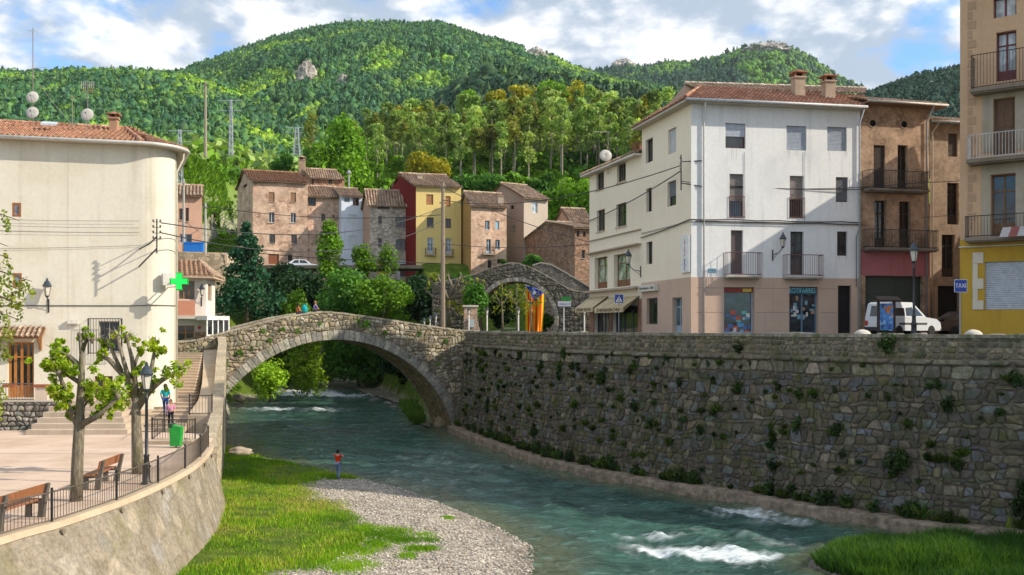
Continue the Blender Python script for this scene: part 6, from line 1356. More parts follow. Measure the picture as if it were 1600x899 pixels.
tile_plane(mb, [(e0.x, e0.y, zE), (e1.x, e1.y, zE), (ap.x, ap.y, zE+1.35), (ap0.x, ap0.y, zE+1.35)], [(.5, .3, .19), (.42, .24, .15), (.55, .36, .24)], .34, .45, 3); tile_plane(mb, [(e1.x, e1.y, zE), (e2.x, e2.y, zE), (ap.x-.3, ap.y+1, zE+1.35), (ap.x, ap.y, zE+1.35)], TILE_OLD, .34, .45, 4); ridge_caps(mb, (e1.x, e1.y, zE+.05), (ap.x, ap.y, zE+1.4), [(.6, .42, .3)], .14); mb.build('roof', ROOF_MAT(), cot)
eaves(cot, [[(e0.x, e0.y, zE-.02), (e1.x, e1.y, zE-.02), (c1.x, c1.y+.1, zE-.02), (c0.x, c0.y+.1, zE-.02)], [(e1.x, e1.y, zE-.024), (e2.x, e2.y, zE-.024), (c2.x-.1, c2.y, zE-.024), (c1.x-.1, c1.y, zE-.024)]], stucco((.5, .36, .26)), .14)
mb = MB(); zs = FC.px(300, 496)[1]; fbox(mb, FC, 0, FC.L+.5, zs-.12, zs+.12, -.1, .7); mb.build('balcony_slab', stucco((.55, .5, .45)), cot)
mb = MB(); a, z0 = FC.px(272, 489); b, _ = FC.px(304, 489); fbox(mb, FC, a, b, zs+.12, FC.px(290, 470)[1], .5, .62); mb.build('balcony_panel', stucco((.55, .25, .17)), cot)
mb = MB(); a, _ = FC.px(305, 525); b, _ = FC.px(321, 525); fbox(mb, FC, a, b, 5.8, FC.px(310, 519)[1], .005, .12); mb.build('brick_plinth', rubble((.45, .28, .17), (.5, .33, .2), (.4, .3, .22), 4., 1.5), cot)
pf = [P2(323, 69.5), P2(358, 71.0)]; FP = Face(pf[0], pf[1]); zp0, zp1 = FP.px(340, 523)[1], FP.px(340, 494)[1]; mb = MB(); fbox(mb, FP, 0, FP.L, zp1-.3, zp1, -2.4, .05); fbox(mb, FP, 0, FP.L, zp0-1, zp0, -.1, 0)
for k in range(5): fbox(mb, FP, FP.L*k/4.12, FP.L*k/4.12+.09, zp0, zp1-.3, -.09, 0)
po = mb.build('porch', plain((.75, .74, .7), .6), cot); mb = MB(); fbox(mb, FP, .02, FP.L-.02, zp0, zp1-.3, -.07, -.05); mb.build('pane', glass((.03, .035, .04)), po)
mb = MB(); q = FC.px(309, 510); fbox(mb, FC, q[0], q[0]+.22, q[1]-.2, q[1], .005, .03); mb.build('notice', plain((.6, .05, .06)), cot)
tws = thing('hill_wall', 'long tan rubble terrace wall above the cottage roof', 'wall', P2(300, 86).to_3d()+Vector((0, 0, 8))); Fw = Face(P2(240, 86), P2(352, 88)); mb = MB(); mb.prism([Fw.p(0, 6), Fw.p(Fw.L, 6), Fw.p(Fw.L, Fw.px(350, 398)[1]), Fw.p(0, Fw.px(280, 392)[1])], Fw.n.to_3d()*-.8); mb.build('masonry', rubble((.46, .36, .25), (.36, .28, .2), (.28, .22, .15), 2.4, 1.3), tws)
sheet('upper_terrace', [(Fw.A.x, Fw.A.y+.6), (Fw.B.x, Fw.B.y+.6), (Fw.B.x-2, 100), (Fw.A.x-4, 100)], rampm, ZP(393, 87), 2)
gzw = lambda s_: ground_z(*(lambda q: (q.x, q.y))(Fm.p(s_, 0)))
mw = thing('meadow_wall', 'broken dry stone wall across the bright green meadow', 'wall', W(420, 262, 168)); Fm = Face(P2(332, 172), P2(440, 176)); mb = MB(); stones(mb, lambda u, v, d: tuple(Fm.p(u, v+gzw(u), d)), 0, Fm.L, -.6, 1.6, .4, .6, 1.2, .1, .25, [(.42, .39, .36), (.34, .31, .29), (.5, .46, .42)], random.Random(4), None, .5); mb.build('masonry', vcol(.93, .12, .25, 7., .45, 'bridge_stone', .45), mw); mb = MB(); [mb.prism([Fm.p(Fm.L*k/9, gzw(Fm.L*k/9)-1.5), Fm.p(Fm.L*(k+1)/9, gzw(Fm.L*(k+1)/9)-1.5), Fm.p(Fm.L*(k+1)/9, gzw(Fm.L*(k+1)/9)+1.2), Fm.p(Fm.L*k/9, gzw(Fm.L*k/9)+1.2)], Fm.n.to_3d()*-.6) for k in range(9)]; mb.build('core', mort, mw)
# ------------------------------------------------------------------ street furniture
IRON = metal((.016, .018, .022), .4)
LGLASS = plain((.55, .52, .45), .25, .5, 0, .1, 'lamp_glass')
def lantern(root, c, s=1.0, top=(.03, .045, .06)):
    """four sided lantern standing on point c"""
    c = Vector(c); mb = MB(); mb.lathe([(.09*s, 0), (.16*s, .42*s)], c, 4); g = mb.build('lantern_glass', LGLASS, root)
    mb = MB(); mb.lathe([(.2*s, .42*s), (.21*s, .46*s), (.13*s, .6*s), (.12*s, .64*s), (.06*s, .7*s), (.05*s, .75*s), (.02*s, .82*s)], c, 8); mb.lathe([(.03*s, -.1*s), (.1*s, -.02*s), (.1*s, .01*s)], c, 8)
    for k in range(4):
        a = 2*math.pi*k/4; mb.tube([c+Vector((.093*s*math.cos(a), .093*s*math.sin(a), 0)), c+Vector((.166*s*math.cos(a), .166*s*math.sin(a), .43*s))], .012*s, 4)
    return mb.build('lantern_frame', plain(top, .4, .5, 0, .2, 'painted_iron'), root)
def street_lamp(label, base, H):
    base = Vector(base); r = thing('street_lamp', label, 'street lamp', base, 'lantern posts'); h = H-.82
    mb = MB(); mb.lathe([(.17, 0), (.17, .1), (.12, .14), (.11, .55), (.14, .6), (.09, .68), (.075, .9), (.1, .94), (.055, 1.0), (.045, h-.35), (.07, h-.3), (.04, h-.25), (.035, h-.08)], base, 12); mb.build('post', IRON, r, True); lantern(r, base+Vector((0, 0, h)), 1.05); return r
q = W(229, 757, 30.1); street_lamp('black lantern post standing in the plaza railing beside the pollarded trees', (q.x, q.y, PZ-.05), 3.85)
q = W(1428, 517, 40.8); street_lamp('black lantern post in front of the white van', (q.x, q.y, STREET), 4.1)
def wall_lamp(label, F, px, py, H, out=.45, sx=0.0):
    s, z = F.px(px, py); r = thing('wall_lamp', label, 'wall lamp', F.p(s, z, .02), 'lanterns on wall brackets'); k = H/.82
    mb = MB(); c = F.p(s+sx, z-H*.45, out); mb.tube([F.p(s, z-H*.9, .01), F.p(s+sx*.6, z-H*.8, out*.6), c+Vector((0, 0, -.03))], .025, 5); mb.tube([F.p(s, z-H*1.25, .02), F.p(s, z-H*.6, .02)], .04, 5); mb.tube([F.p(s, z-H*1.15, .02), F.p(s+sx*.5, z-H*.85, out*.5)], .015, 4); mb.build('bracket', IRON, r); lantern(r, c, k*.85)
wall_lamp('lantern on the cream wall right of the two small windows', FL, 76, 448, 1.05, .35)
wall_lamp('lantern bracketed between the balconies of the white front', FF, 1207, 375, .95, .6, .35)
wall_lamp('lantern at the corner above the shop awnings', FH, 1001.5, 400, 1.1, .7, -.4)
wall_lamp('lantern on the small white cottage wall', FC, 315, 452, 1.0, .35)
# pharmacy cross on the rounded corner
pc = thing('pharmacy_cross', 'bright green cross sign sticking out from the rounded cream corner', 'sign', W(275, 440, 49.6)); c = W(280, 440, 49.2); t = Vector((1, .18, 0)).normalized(); n = Vector((t.y, -t.x, 0)); u = .36
mb = MB(); o = [(-1, -3), (1, -3), (1, -1), (3, -1), (3, 1), (1, 1), (1, 3), (-1, 3), (-1, 1), (-3, 1), (-3, -1), (-1, -1)]
def crs(k, d): return [c+t*(a*u/2.4*k)+Vector((0, 0, b*u/2.4*k))+n*d for a, b in o]
def flat(mb, pts, d, m=0):
    a, b = pts, [p+d for p in pts]; mb.poly([a[i] for i in (0, 1, 6, 7)], m); mb.poly([a[i] for i in (2, 3, 4, 5)], m); mb.poly([a[i] for i in (8, 9, 10, 11)], m); mb.poly([b[i] for i in (7, 6, 1, 0)], m); mb.poly([b[i] for i in (5, 4, 3, 2)], m); mb.poly([b[i] for i in (11, 10, 9, 8)], m)
    for i in range(12): mb.poly([a[(i+1) % 12], a[i], b[i], b[(i+1) % 12]], m)
flat(mb, crs(1, -.1), n*.2); mb.build('casing', plain((.02, .42, .06), .4), pc)
m_ = MT('lit_cross', .4); m_.col((.02, .75, .1)); m_.b.inputs['Emission Color'].default_value = (.0, .9, .09, 1); m_.b.inputs['Emission Strength'].default_value = .35
mb = MB(); flat(mb, crs(.86, .102), n*.012); mb.build('lit_face', m_.m, pc)
mb = MB(); wp = arc[6]; mb.tube([c-n*.1+Vector((0, 0, .1)), (wp.x, wp.y, c.z+.1)], .03, 5); mb.tube([c-n*.1-Vector((0, 0, .25)), (wp.x, wp.y, c.z-.25)], .03, 5); b = W(257, 437, 49.9); mb.box((b.x+.1, b.y+.1, b.z-.3), (.5, .35, .62), .6); mb.build('wall_box', plain((.55, .53, .5)), pc)
# bracket with insulators on the cream wall
wr = thing('wire_bracket', 'iron bracket with insulators and wires on the cream wall near its corner', 'bracket', FL.p(FL.px(222, 370)[0], FL.px(222, 370)[1], 0)); mb = MB(); z_ = FL.px(230, 390)[1]
b0 = FL.p(FL.L-.15, z_, .02); p0 = W(245, 370, 48.4); mb.tube([p0+Vector((0, 0, .9)), p0+Vector((0, 0, -.85))], .035, 5); mb.tube([b0, b0.lerp(p0, .6)+Vector((0, 0, -.1)), p0+Vector((0, 0, .0))], .04, 5); mb.tube([b0+Vector((0, 0, -.9)), p0+Vector((0, 0, -.6))], .04, 5); mb.build('bracket', IRON, wr)
mb = MB()
for k in range(4):
    for sx in (-.18, .18): mb.lathe([(.03, 0), (.06, .04), (.03, .12)], p0+Vector((sx, 0, .75-k*.28)), 8)
    mb.tube([p0+Vector((-.2, 0, .74-k*.28)), p0+Vector((.2, 0, .74-k*.28))], .015, 4)
mb.build('insulator', plain((.12, .1, .1), .3), wr)
# plaza railing: a rail with bars and posts
pr = thing('plaza_railing', 'low iron railing along the curved plaza edge', 'railing', (-11, 28, PZ)); mb = MB(); us = np.arange(.3, pe.L-1.6, .12); top = []
for i, u in enumerate(us):
    q = Vector(pwall(float(u), PZ, -.12)); mb.tube([q+Vector((0, 0, .1)), q+Vector((0, 0, .78))], .008, 4, cap=False); top.append(q)
mb.tube([q+Vector((0, 0, .79)) for q in top[::4]], .022, 5); mb.tube([q+Vector((0, 0, .1)) for q in top[::4]], .014, 4); mb.build('bars', plain((.09, .07, .055), .6), pr)
for u in np.arange(1.0, pe.L-1.4, 3.05): q = Vector(pwall(float(u), PZ, -.12)); mb = MB(); mb.tube([q, q+Vector((0, 0, .9))], .035, 6); mb.build('post', IRON, pr)
def rail_thing(label, pts, zs, h, gap=.12, col=(.03, .03, .035)):
    r = thing('path_railing', label, 'railing', (pts[0][0], pts[0][1], zs[0])); mb = MB()
    for i in range(len(pts)-1):
        a, b = Vector((*pts[i], zs[i])), Vector((*pts[i+1], zs[i+1])); n = max(1, int((b-a).length/gap))
        for k in (.08, h): mb.tube([a+Vector((0, 0, k)), b+Vector((0, 0, k))], .02, 4)
        for k in range(n+1): p = a.lerp(b, k/n); mb.tube([p+Vector((0, 0, .08)), p+Vector((0, 0, h))], .009, 4, cap=False)
    mb.build('bars', metal(col), r)
    for p, z in zip(pts, zs): mb = MB(); mb.tube([(*p, z-.1), (*p, z+h+.08)], .032, 6); mb.build('post', IRON, r)
rail_thing('iron railing across the top of the low ramp wall', [(-15.7, 46.72), (-14.6, 46.72)], [3.76, 3.76], .95, .14)
rail_thing('iron railing on the near edge of the landing behind the green bin', [(-15.6, 41.6), (-13.6, 41.2)], [PZ, PZ], .95)
rail_thing('iron railing running back beside the two walking people', [(-15.6, 41.6), (-16.3, 45.0)], [PZ, PZ+.05], .95, .3)
st2 = thing('landing_step', 'low stone step at the near edge of the landing by the bin', 'step', (-14.5, 40.6, PZ)); mb = MB(); mb.obox((-15.7, 40.3, PZ-.05), (2.3, -.1, 0), (0, .7, 0), (0, 0, .2)); mb.build('tread', stucco((.47, .37, .28), .5, .3), st2)
# benches
def bench(label, a, b):
    a, b = Vector(a), Vector(b); t = (b-a).normalized(); n = Vector((-t.y, t.x, 0)); L = (b-a).length; r = thing('park_bench', label, 'bench', (a+b)/2, 'benches along the plaza edge')   # n points into the plaza
    wd = wood((.30, .12, .055)); st_ = stucco((.13, .115, .10), .4, .3)
    for p in (a+t*.08, b-t*.2):
        mb = MB(); o = [p, p+n*.16+Vector((0, 0, 0)), p+n*.12+Vector((0, 0, .36)), p+n*.52+Vector((0, 0, .34)), p+n*.52+Vector((0, 0, .42)), p+n*.06+Vector((0, 0, .44)), p-n*.06+Vector((0, 0, .88)), p-n*.14+Vector((0, 0, .88)), p-n*.04+Vector((0, 0, .4))]; mb.prism(o, t*.12); mb.prism([p+n*.36, p+n*.5, p+n*.48+Vector((0, 0, .36)), p+n*.36+Vector((0, 0, .36))], t*.12); mb.build('support', st_, r)
    mb = MB()
    for k in range(3): mb.obox(a+n*(.13+k*.135)+Vector((0, 0, .43)), t*L, n*.11, (0, 0, .04))
    mb.build('seat', wd, r); mb = MB(); q = a+n*.005; mb.obox(q+Vector((0, 0, .62)), t*L, n*.035+Vector((0, 0, -.005)), Vector((0, 0, .26))-n*.06); mb.build('backrest', wd, r)
bench('nearest plaza bench with a long reddish plank back by the railing', (-12.25, 22.9, PZ), (-12.1, 25.0, PZ)); bench('bench with two supports between the two pollarded trees', (-12.45, 28.9, PZ), (-12.55, 30.8, PZ))
# litter bin
lb = thing('litter_bin', 'green litter bin on a short post by the ramp wall', 'litter bin', (-13.75, 39.3, 2.95)); c = Vector((-13.75, 39.3, 2.95)); mb = MB(); mb.tube([c+Vector((0, .0, -.1)), c+Vector((0, .0, .35))], .04, 6); mb.build('post', IRON, lb)
mb = MB(); mb.prism([c+Vector((-.2, -.16, .22)), c+Vector((.2, -.16, .22)), c+Vector((.24, -.16, 1.0)), c+Vector((-.24, -.16, 1.12))], (0, .34, 0)); mb.build('body', plain((.01, .30, .035), .35, .5), lb)
mb = MB(); mb.obox(c+Vector((-.27, -.19, .97)), (.16, 0, 0), (0, .4, 0), (0, 0, .17)); mb.build('lid', plain((.02, .05, .03), .5), lb)
# ------------------------------------------------------------------ pollarded planes
def pollard(name, label, Yd, trunk, branches, tufts, r0, pal, seed, leaf=.075, nl=150, jit=.5, group=None):
    rng = np.random.default_rng(seed); rr = random.Random(seed); b = W(*trunk[0], Yd); root = thing(name, label, 'tree', b, group)
    mb = MB(); pts = [W(*p, Yd) for p in trunk]; pts[0].z -= .1; n = len(pts); mb.tube(pts, [r0*(1.2-.6*i/(n-1))*(1 if i < n-3 or n < 5 else (.8, .62, .3)[i-n+3]) for i in range(n)], 10)
    for (w_, br) in branches:
        dy = rr.uniform(-jit, jit); P = [W(*p, Yd+dy*k/max(1, len(br)-1)) for k, p in enumerate(br)]; m = len(P); mb.tube(P, [r0*w_*(1-.55*k/(m-1)) for k in range(m)], 7)
        e = P[-1]; mb.lathe([(.0, -.08), (r0*w_*.85, 0), (r0*w_*.6, .09), (0, .12)], e, 7)
        for k in range(5): d = Vector((rr.uniform(-1, 1), rr.uniform(-1, 1), rr.uniform(.2, 1.3))).normalized(); mb.tube([e, e+d*rr.uniform(.2, .45)], [r0*.1, r0*.03], 4)
    mb.build('trunk', bark((.22, .19, .14)), root, True)
    bl = []
    for (px, py, s) in tufts:
        c = W(px, py, Yd+rr.uniform(-jit, jit)); R = s/F_PX*Yd*1.15
        for k in range(9): d = rng.normal(size=3)*.58; sz = rng.uniform(.2, .42); bl.append((c.x+d[0]*R, c.y+d[1]*R, c.z+d[2]*R, R*sz, R*sz, R*sz, nl/11))
    V, Q, Cc = leaf_arrays(rng, bl, leaf, pal, .3, .3); mesh_np('foliage', V, Q, leafmat(.45, .0), root, Cc); return root
YG = [(.34, .46, .02), (.27, .42, .02), (.42, .48, .04), (.2, .36, .02)]
pollard('plane_tree', 'nearest pollarded plane tree with fresh lime leaves at the railing', 27.2, [(119, 785), (121, 720), (124, 662), (127, 600), (128, 548), (125, 524)],
    [(.7, [(124, 668), (108, 640), (98, 600), (92, 585)]), (.6, [(127, 575), (108, 557), (88, 548)]), (.75, [(124, 665), (150, 652), (184, 622)]), (.5, [(128, 600), (104, 585), (92, 572)]), (.5, [(128, 552), (124, 525)]), (.45, [(128, 550), (136, 528), (144, 534)]), (.5, [(126, 640), (140, 620), (150, 602)])],
    [(86, 562, 17), (98, 572, 14), (92, 541, 12), (90, 606, 15), (100, 620, 12), (149, 602, 18), (140, 612, 12), (165, 622, 16), (160, 645, 14), (186, 612, 17), (178, 630, 14), (108, 577, 11), (132, 525, 8), (112, 640, 9), (80, 580, 12)], .15, YG, 1, .066, 330)
pollard('plane_tree', 'pollarded plane tree with many bare upright branches behind the lantern post', 32.3, [(216, 742), (214, 690), (212, 640), (214, 618)],
    [(.7, [(213, 628), (196, 590), (170, 562), (156, 556)]), (.6, [(212, 622), (196, 575), (184, 530)]), (.55, [(214, 620), (206, 560), (198, 528)]), (.6, [(216, 618), (236, 580), (243, 540)]), (.75, [(216, 630), (246, 598), (282, 577)]), (.6, [(214, 640), (236, 610), (262, 588)]), (.4, [(205, 590), (214, 560), (218, 548)]), (.4, [(190, 580), (175, 548), (166, 532)]), (.4, [(198, 585), (190, 552), (180, 520)])],
    [(197, 530, 12), (218, 545, 9), (244, 538, 13), (250, 545, 9), (276, 578, 16), (262, 590, 14), (190, 605, 18), (205, 612, 16), (176, 618, 16), (232, 605, 9), (156, 556, 8), (166, 535, 7), (217, 575, 8)], .18, YG, 2, .066, 250)
# trees by the garden arch
pollard('plane_tree', 'pollarded plane tree with grey arms behind the bridge end and the pole', 90, [(700, 516), (700, 480), (702, 466)], [(.8, [(701, 470), (682, 450), (672, 436)]), (.8, [(701, 470), (690, 446), (684, 432)]), (.8, [(702, 468), (706, 448), (700, 432)]), (.8, [(702, 468), (722, 452), (732, 438)]), (.7, [(702, 466), (740, 458), (752, 446)]), (.7, [(701, 470), (676, 464), (664, 452)]), (.6, [(702, 466), (716, 440), (720, 430)])], [(672, 440, 8), (690, 432, 7), (712, 470, 12), (735, 445, 9), (750, 450, 8), (720, 480, 14), (700, 476, 10), (724, 460, 8)], .26, [(.2, .24, .03), (.26, .28, .03)], 3, .14, 90)
for i, (lb_, px, pt) in enumerate((('slim street tree with few yellow leaves left of the arch opening', 785, 440), ('slim street tree with yellow leaves inside the arch opening', 808, 446), ('slim street tree with yellow leaves before the hanging flag', 830, 462))):
    pollard('street_tree', lb_, 84-i, [(px, 520), (px, 490), (px-1, 470)], [(.7, [(px, 480), (px-8, 466), (px-11, 458)]), (.7, [(px, 478), (px+8, 462), (px+12, 456)]), (.6, [(px-1, 470), (px, pt)])], [(px-10, 464, 9), (px+11, 462, 9), (px, pt+6, 9), (px+3, 478, 10), (px-6, 484, 9), (px+14, 472, 6)], .09, [(.26, .28, .02), (.18, .24, .02)], 20+i, .09, 45)
# tree whose branches hang into the frame at the left
rt = thing('larch_tree', 'feathery yellow green branches hanging before the cream wall at the picture edge', 'tree', (-15.6, 24, PZ)); rng = np.random.default_rng(5); rr = random.Random(9); mb = MB(); mb.tube([(-15.6, 24, PZ-.2), (-15.5, 24, 7), (-15.4, 24, 13)], [.25, .18, .05], 8); bl = []
for (px, py, L) in ((30, 345, .8), (12, 385, .6), (18, 405, .5), (50, 440, 1.2), (38, 455, 1.2), (20, 470, 1.0), (30, 500, 1.2), (15, 520, 1.2), (28, 540, .9), (8, 550, 1.0), (6, 610, .6), (10, 640, .8), (5, 660, .7), (40, 478, .8), (4, 480, 1.0)):
    e = W(px, py, 24+rr.uniform(-.6, .6)); s0 = Vector((-15.5, 24, e.z+.9)); mid = s0.lerp(e, .55)+Vector((0, 0, .1)); mb.tube([s0, mid, e], [.05, .03, .008], 5)
    for k in range(12):
        f = rr.uniform(.45, 1.0); p = (s0.lerp(mid, f*2) if f < .5 else mid.lerp(e, f*2-1)); bl.append((p.x+rr.uniform(-.15, .15), p.y+rr.uniform(-.2, .2), p.z-rr.uniform(0, .3), .09, .12, .22, 16))
for k in range(140): z = rr.uniform(6, 13); R = (13.4-z)*.3; a = rr.uniform(2.2, 5.6); bl.append((-16.5+R*math.cos(a), 24+R*math.sin(a), z, .3, .3, .3, 16))
mb.build('trunk', bark(), rt, True); V, Q, Cc = leaf_arrays(rng, bl, .055, [(.24, .30, .04), (.16, .25, .03), (.3, .33, .05)], .1, .3); mesh_np('foliage', V, Q, leafmat(.45, 0), rt, Cc)
# ------------------------------------------------------------------ people
def skin_mesh(name, joints, edges, mat, parent, sub=2, root=0):
    keys = list(joints); me = bpy.data.meshes.new(name); b = off_of(parent); me.from_pydata([Vector(joints[k][0]) for k in keys], [(keys.index(a), keys.index(c)) for a, c in edges], [])
    o = bpy.data.objects.new(name, me); C.objects.link(o); md = o.modifiers.new('skin', 'SKIN'); md.use_smooth_shade = True
    for i, k in enumerate(keys): r = joints[k][1]; me.skin_vertices[0].data[i].radius = r if isinstance(r, tuple) else (r, r)
    me.skin_vertices[0].data[root].use_root = True; o.modifiers.new('sub', 'SUBSURF').levels = sub; o.modifiers['sub'].render_levels = sub; bpy.context.view_layer.update()
    m2 = bpy.data.meshes.new_from_object(o.evaluated_get(bpy.context.evaluated_depsgraph_get())); bpy.data.objects.remove(o); m2.name = name; m2.materials.clear(); m2.materials.append(mat)
    for v in m2.vertices: v.co = M_PERSON @ v.co - b
    q = bpy.data.objects.new(name, m2); C.objects.link(q); q.parent = parent; OFF[q.name] = b; return q
SKIN = plain((.48, .27, .18), .6, .3, 0, .05, 'skin')
def person(label, loc, face, H, top, legs, hair, pose='stand', sleeve=True, longhair=False, shoes=(.05, .05, .06), carry=None):
    """face: heading angle of the chest; figure is built facing +Y then turned"""
    global M_PERSON
    loc = Vector(loc); r = thing('person', label, 'person', loc); M_PERSON = Matrix.Translation(loc) @ Matrix.Rotation(face-math.pi/2, 4, 'Z') @ Matrix.Scale(H/1.7, 4)
    if pose == 'sit': J = dict(hip=((0, 0, .12), (.13, .1)), chest=((0, .02, .42), (.14, .1)), neck=((0, .03, .62), .05), head=((0, .05, .72), .085), crown=((0, .04, .82), .08), sl=((-.17, .02, .55), .055), sr=((.17, .02, .55), .055), el=((-.22, .1, .32), .042), er=((.22, .1, .32), .042), hl=((-.1, .3, .24), .032), hr=((.1, .3, .24), .032), tl=((-.09, .05, .1), .085), tr=((.09, .05, .1), .085), kl=((-.1, .45, .1), .06), kr=((.1, .45, .1), .06), al=((-.1, .47, -.32), .04), ar=((.1, .47, -.32), .04), fl=((-.1, .6, -.36), .035), fr=((.1, .6, -.36), .035))
    else:
        w_ = .0 if pose == 'stand' else .16
        J = dict(hip=((0, 0, .92), (.14, .1)), chest=((0, .01, 1.22), (.145, .1)), neck=((0, .01, 1.44), .05), head=((0, .03, 1.54), .085), crown=((0, .02, 1.635), .08), sl=((-.175, 0, 1.37), .055), sr=((.175, 0, 1.37), .055), el=((-.23, -.03, 1.1), .042), er=((.23, -.03, 1.1), .042), hl=((-.2, .1, .88), .032), hr=((.2, .1, .88), .032), tl=((-.09, 0, .88), .085), tr=((.09, 0, .88), .085), kl=((-.1, w_*.7+.03, .48), .06), kr=((.1, -w_*.2+.03, .48), .06), al=((-.1, w_, .08), .042), ar=((.1, -w_*1.1, .08), .042), fl=((-.1, w_+.14, .03), .036), fr=((.1, -w_*1.1+.14, .03), .036))
        if pose == 'arms_up': J['el'] = ((-.3, .08, 1.28), .042); J['hl'] = ((-.16, .24, 1.36), .032); J['er'] = ((.3, .08, 1.28), .042); J['hr'] = ((.16, .24, 1.36), .032)
    E = [('hip', 'chest'), ('chest', 'neck'), ('neck', 'head'), ('head', 'crown'), ('chest', 'sl'), ('sl', 'el'), ('el', 'hl'), ('chest', 'sr'), ('sr', 'er'), ('er', 'hr'), ('hip', 'tl'), ('tl', 'kl'), ('kl', 'al'), ('al', 'fl'), ('hip', 'tr'), ('tr', 'kr'), ('kr', 'ar'), ('ar', 'fr')]
    skin_mesh('body', J, E, SKIN, r)
    g = lambda keys, k: {a: (J[a][0], tuple(x*k for x in J[a][1]) if isinstance(J[a][1], tuple) else J[a][1]*k) for a in keys}
    S = g(['hip', 'chest', 'sl', 'sr', 'el', 'er'], 1.16); S['el'] = (tuple((Vector(J['sl'][0])*.3+Vector(J['el'][0])*.7)) if not sleeve else J['el'][0], .06); S['er'] = (tuple((Vector(J['sr'][0])*.3+Vector(J['er'][0])*.7)) if not sleeve else J['er'][0], .06); S['nk'] = (tuple(Vector(J['neck'][0])*.6+Vector(J['chest'][0])*.4), .09)
    skin_mesh('shirt', S, [('hip', 'chest'), ('chest', 'nk'), ('chest', 'sl'), ('sl', 'el'), ('chest', 'sr'), ('sr', 'er')], plain(top, .85, .1, 0, .12, 'cloth'), r, 1)
    L = g(['hip', 'tl', 'tr', 'kl', 'kr', 'al', 'ar'], 1.17); skin_mesh('trousers', L, [('hip', 'tl'), ('tl', 'kl'), ('kl', 'al'), ('hip', 'tr'), ('tr', 'kr'), ('kr', 'ar')], plain(legs, .85, .1, 0, .15, 'cloth'), r, 1)
    hc = Vector(J['head'][0]); mb = MB(); bm = bmesh.new(); bmesh.ops.create_icosphere(bm, subdivisions=2, radius=.115)
    for v in bm.verts: v.co = Vector((v.co.x*.92, v.co.y*1.0-.03, v.co.z*1.05+.05 if v.co.z > -.04 or v.co.y > 0 else v.co.z*(2.6 if longhair else 1.2)+.05)); v.co += hc
    i0 = 0; mb.v = [tuple(M_PERSON @ v.co) for v in bm.verts]; 
    for f in bm.faces:
        cc = f.calc_center_median()-hc
        if cc.y > .055 and cc.z < .09: continue
        mb.f.append(tuple(v.index for v in f.verts)); mb.m.append(0); mb.c.append((1, 1, 1))
    bm.free(); mb.build('hair', plain(hair, .7, .2, 0, .2, 'hair'), r, True)
    fd = M_PERSON.to_3x3(); mb = MB()
    for sx in (-.032, .032): mb.lathe([(.0, 0), (.012, .004), (0, .01)], M_PERSON @ (hc+Vector((sx, .082, .03))), 6, axis=fd @ Vector((0, 1, 0)))
    mb.build('eyes', plain((.02, .015, .012), .3), r); mb = MB(); mb.lathe([(.018, -.02), (.013, .0), (.0, .02)], M_PERSON @ (hc+Vector((0, .085, .005))), 6, axis=fd @ Vector((0, .5, 1))); mb.build('nose', SKIN, r)
    for a, f in (('al', 'fl'), ('ar', 'fr')):
        p, q = M_PERSON @ Vector(J[a][0]), M_PERSON @ Vector(J[f][0]); d = Vector((0, 0, -.015)); mb = MB(); mb.tube([p+(p-q)*.35+d, p.lerp(q, .5)+d, q+(q-p)*.3+d], [.045*H/1.7, .05*H/1.7, .035*H/1.7], 8); mb.build('shoe', plain(shoes, .6), r, True)
    return r
q = G(528, 752, .18); person('child in a red shirt and blue jeans walking on the gravel', (q.x, q.y, float(terrain(np.array([q.x]), np.array([q.y]))[0])), math.radians(75), 1.52, (.55, .035, .012), (.16, .22, .36), (.02, .014, .012), 'arms_up', False)
person('girl in a pink top and dark leggings coming down the path steps', (-16.35, 46.0, 3.23), math.radians(-75), 1.36, (.62, .28, .42), (.02, .02, .03), (.16, .09, .04), 'walk', True, True)
person('person in a teal top and blue jeans walking up behind the girl in pink', (-17.4, 48.2, 3.6), math.radians(95), 1.6, (.02, .34, .36), (.03, .07, .22), (.06, .04, .025), 'walk', True, True)
s_, z_ = BF.px(467, 495); p = BF.p(s_, btop(s_)+.08, -.28); pa = person('person in an orange top sitting on the bridge parapet beside a teal bag', p, math.radians(30), 1.62, (.55, .16, .05), (.03, .03, .05), (.03, .02, .015), 'sit', False, True)
s_, z_ = BF.px(494, 491); p = BF.p(s_, btop(s_)+.08, -.3); person('person in a purple and pale top sitting nearest the bridge crown', p, math.radians(40), 1.66, (.24, .2, .42), (.02, .025, .04), (.26, .15, .07), 'sit', True, False)
s_, z_ = BF.px(477, 495); p = BF.p(s_, btop(s_)+.09, -.2); bg_ = thing('shoulder_bag', 'teal bag resting on the bridge parapet between the two sitters', 'bag', p); bm = bmesh.new(); bmesh.ops.create_icosphere(bm, subdivisions=2, radius=.3); mb = MB(); mb.v = [(p.x+v.co.x*.8, p.y+v.co.y*.5, p.z+.26+v.co.z*(.95 if v.co.z < 0 else 1.3)*(1-.3*abs(v.co.x))) for v in bm.verts]; mb.f = [tuple(v.index for v in f.verts) for f in bm.faces]; mb.m = [0]*len(mb.f); mb.c = [(1, 1, 1)]*len(mb.f); bm.free(); mb.build('pouch', plain((.02, .36, .38), .8, .1), bg_, True); mb = MB(); mb.tube([p+Vector((-.2, 0, .45)), p+Vector((-.08, 0, .72)), p+Vector((.08, 0, .72)), p+Vector((.2, 0, .45))], .02, 5); mb.build('strap', plain((.02, .25, .27), .8), bg_)
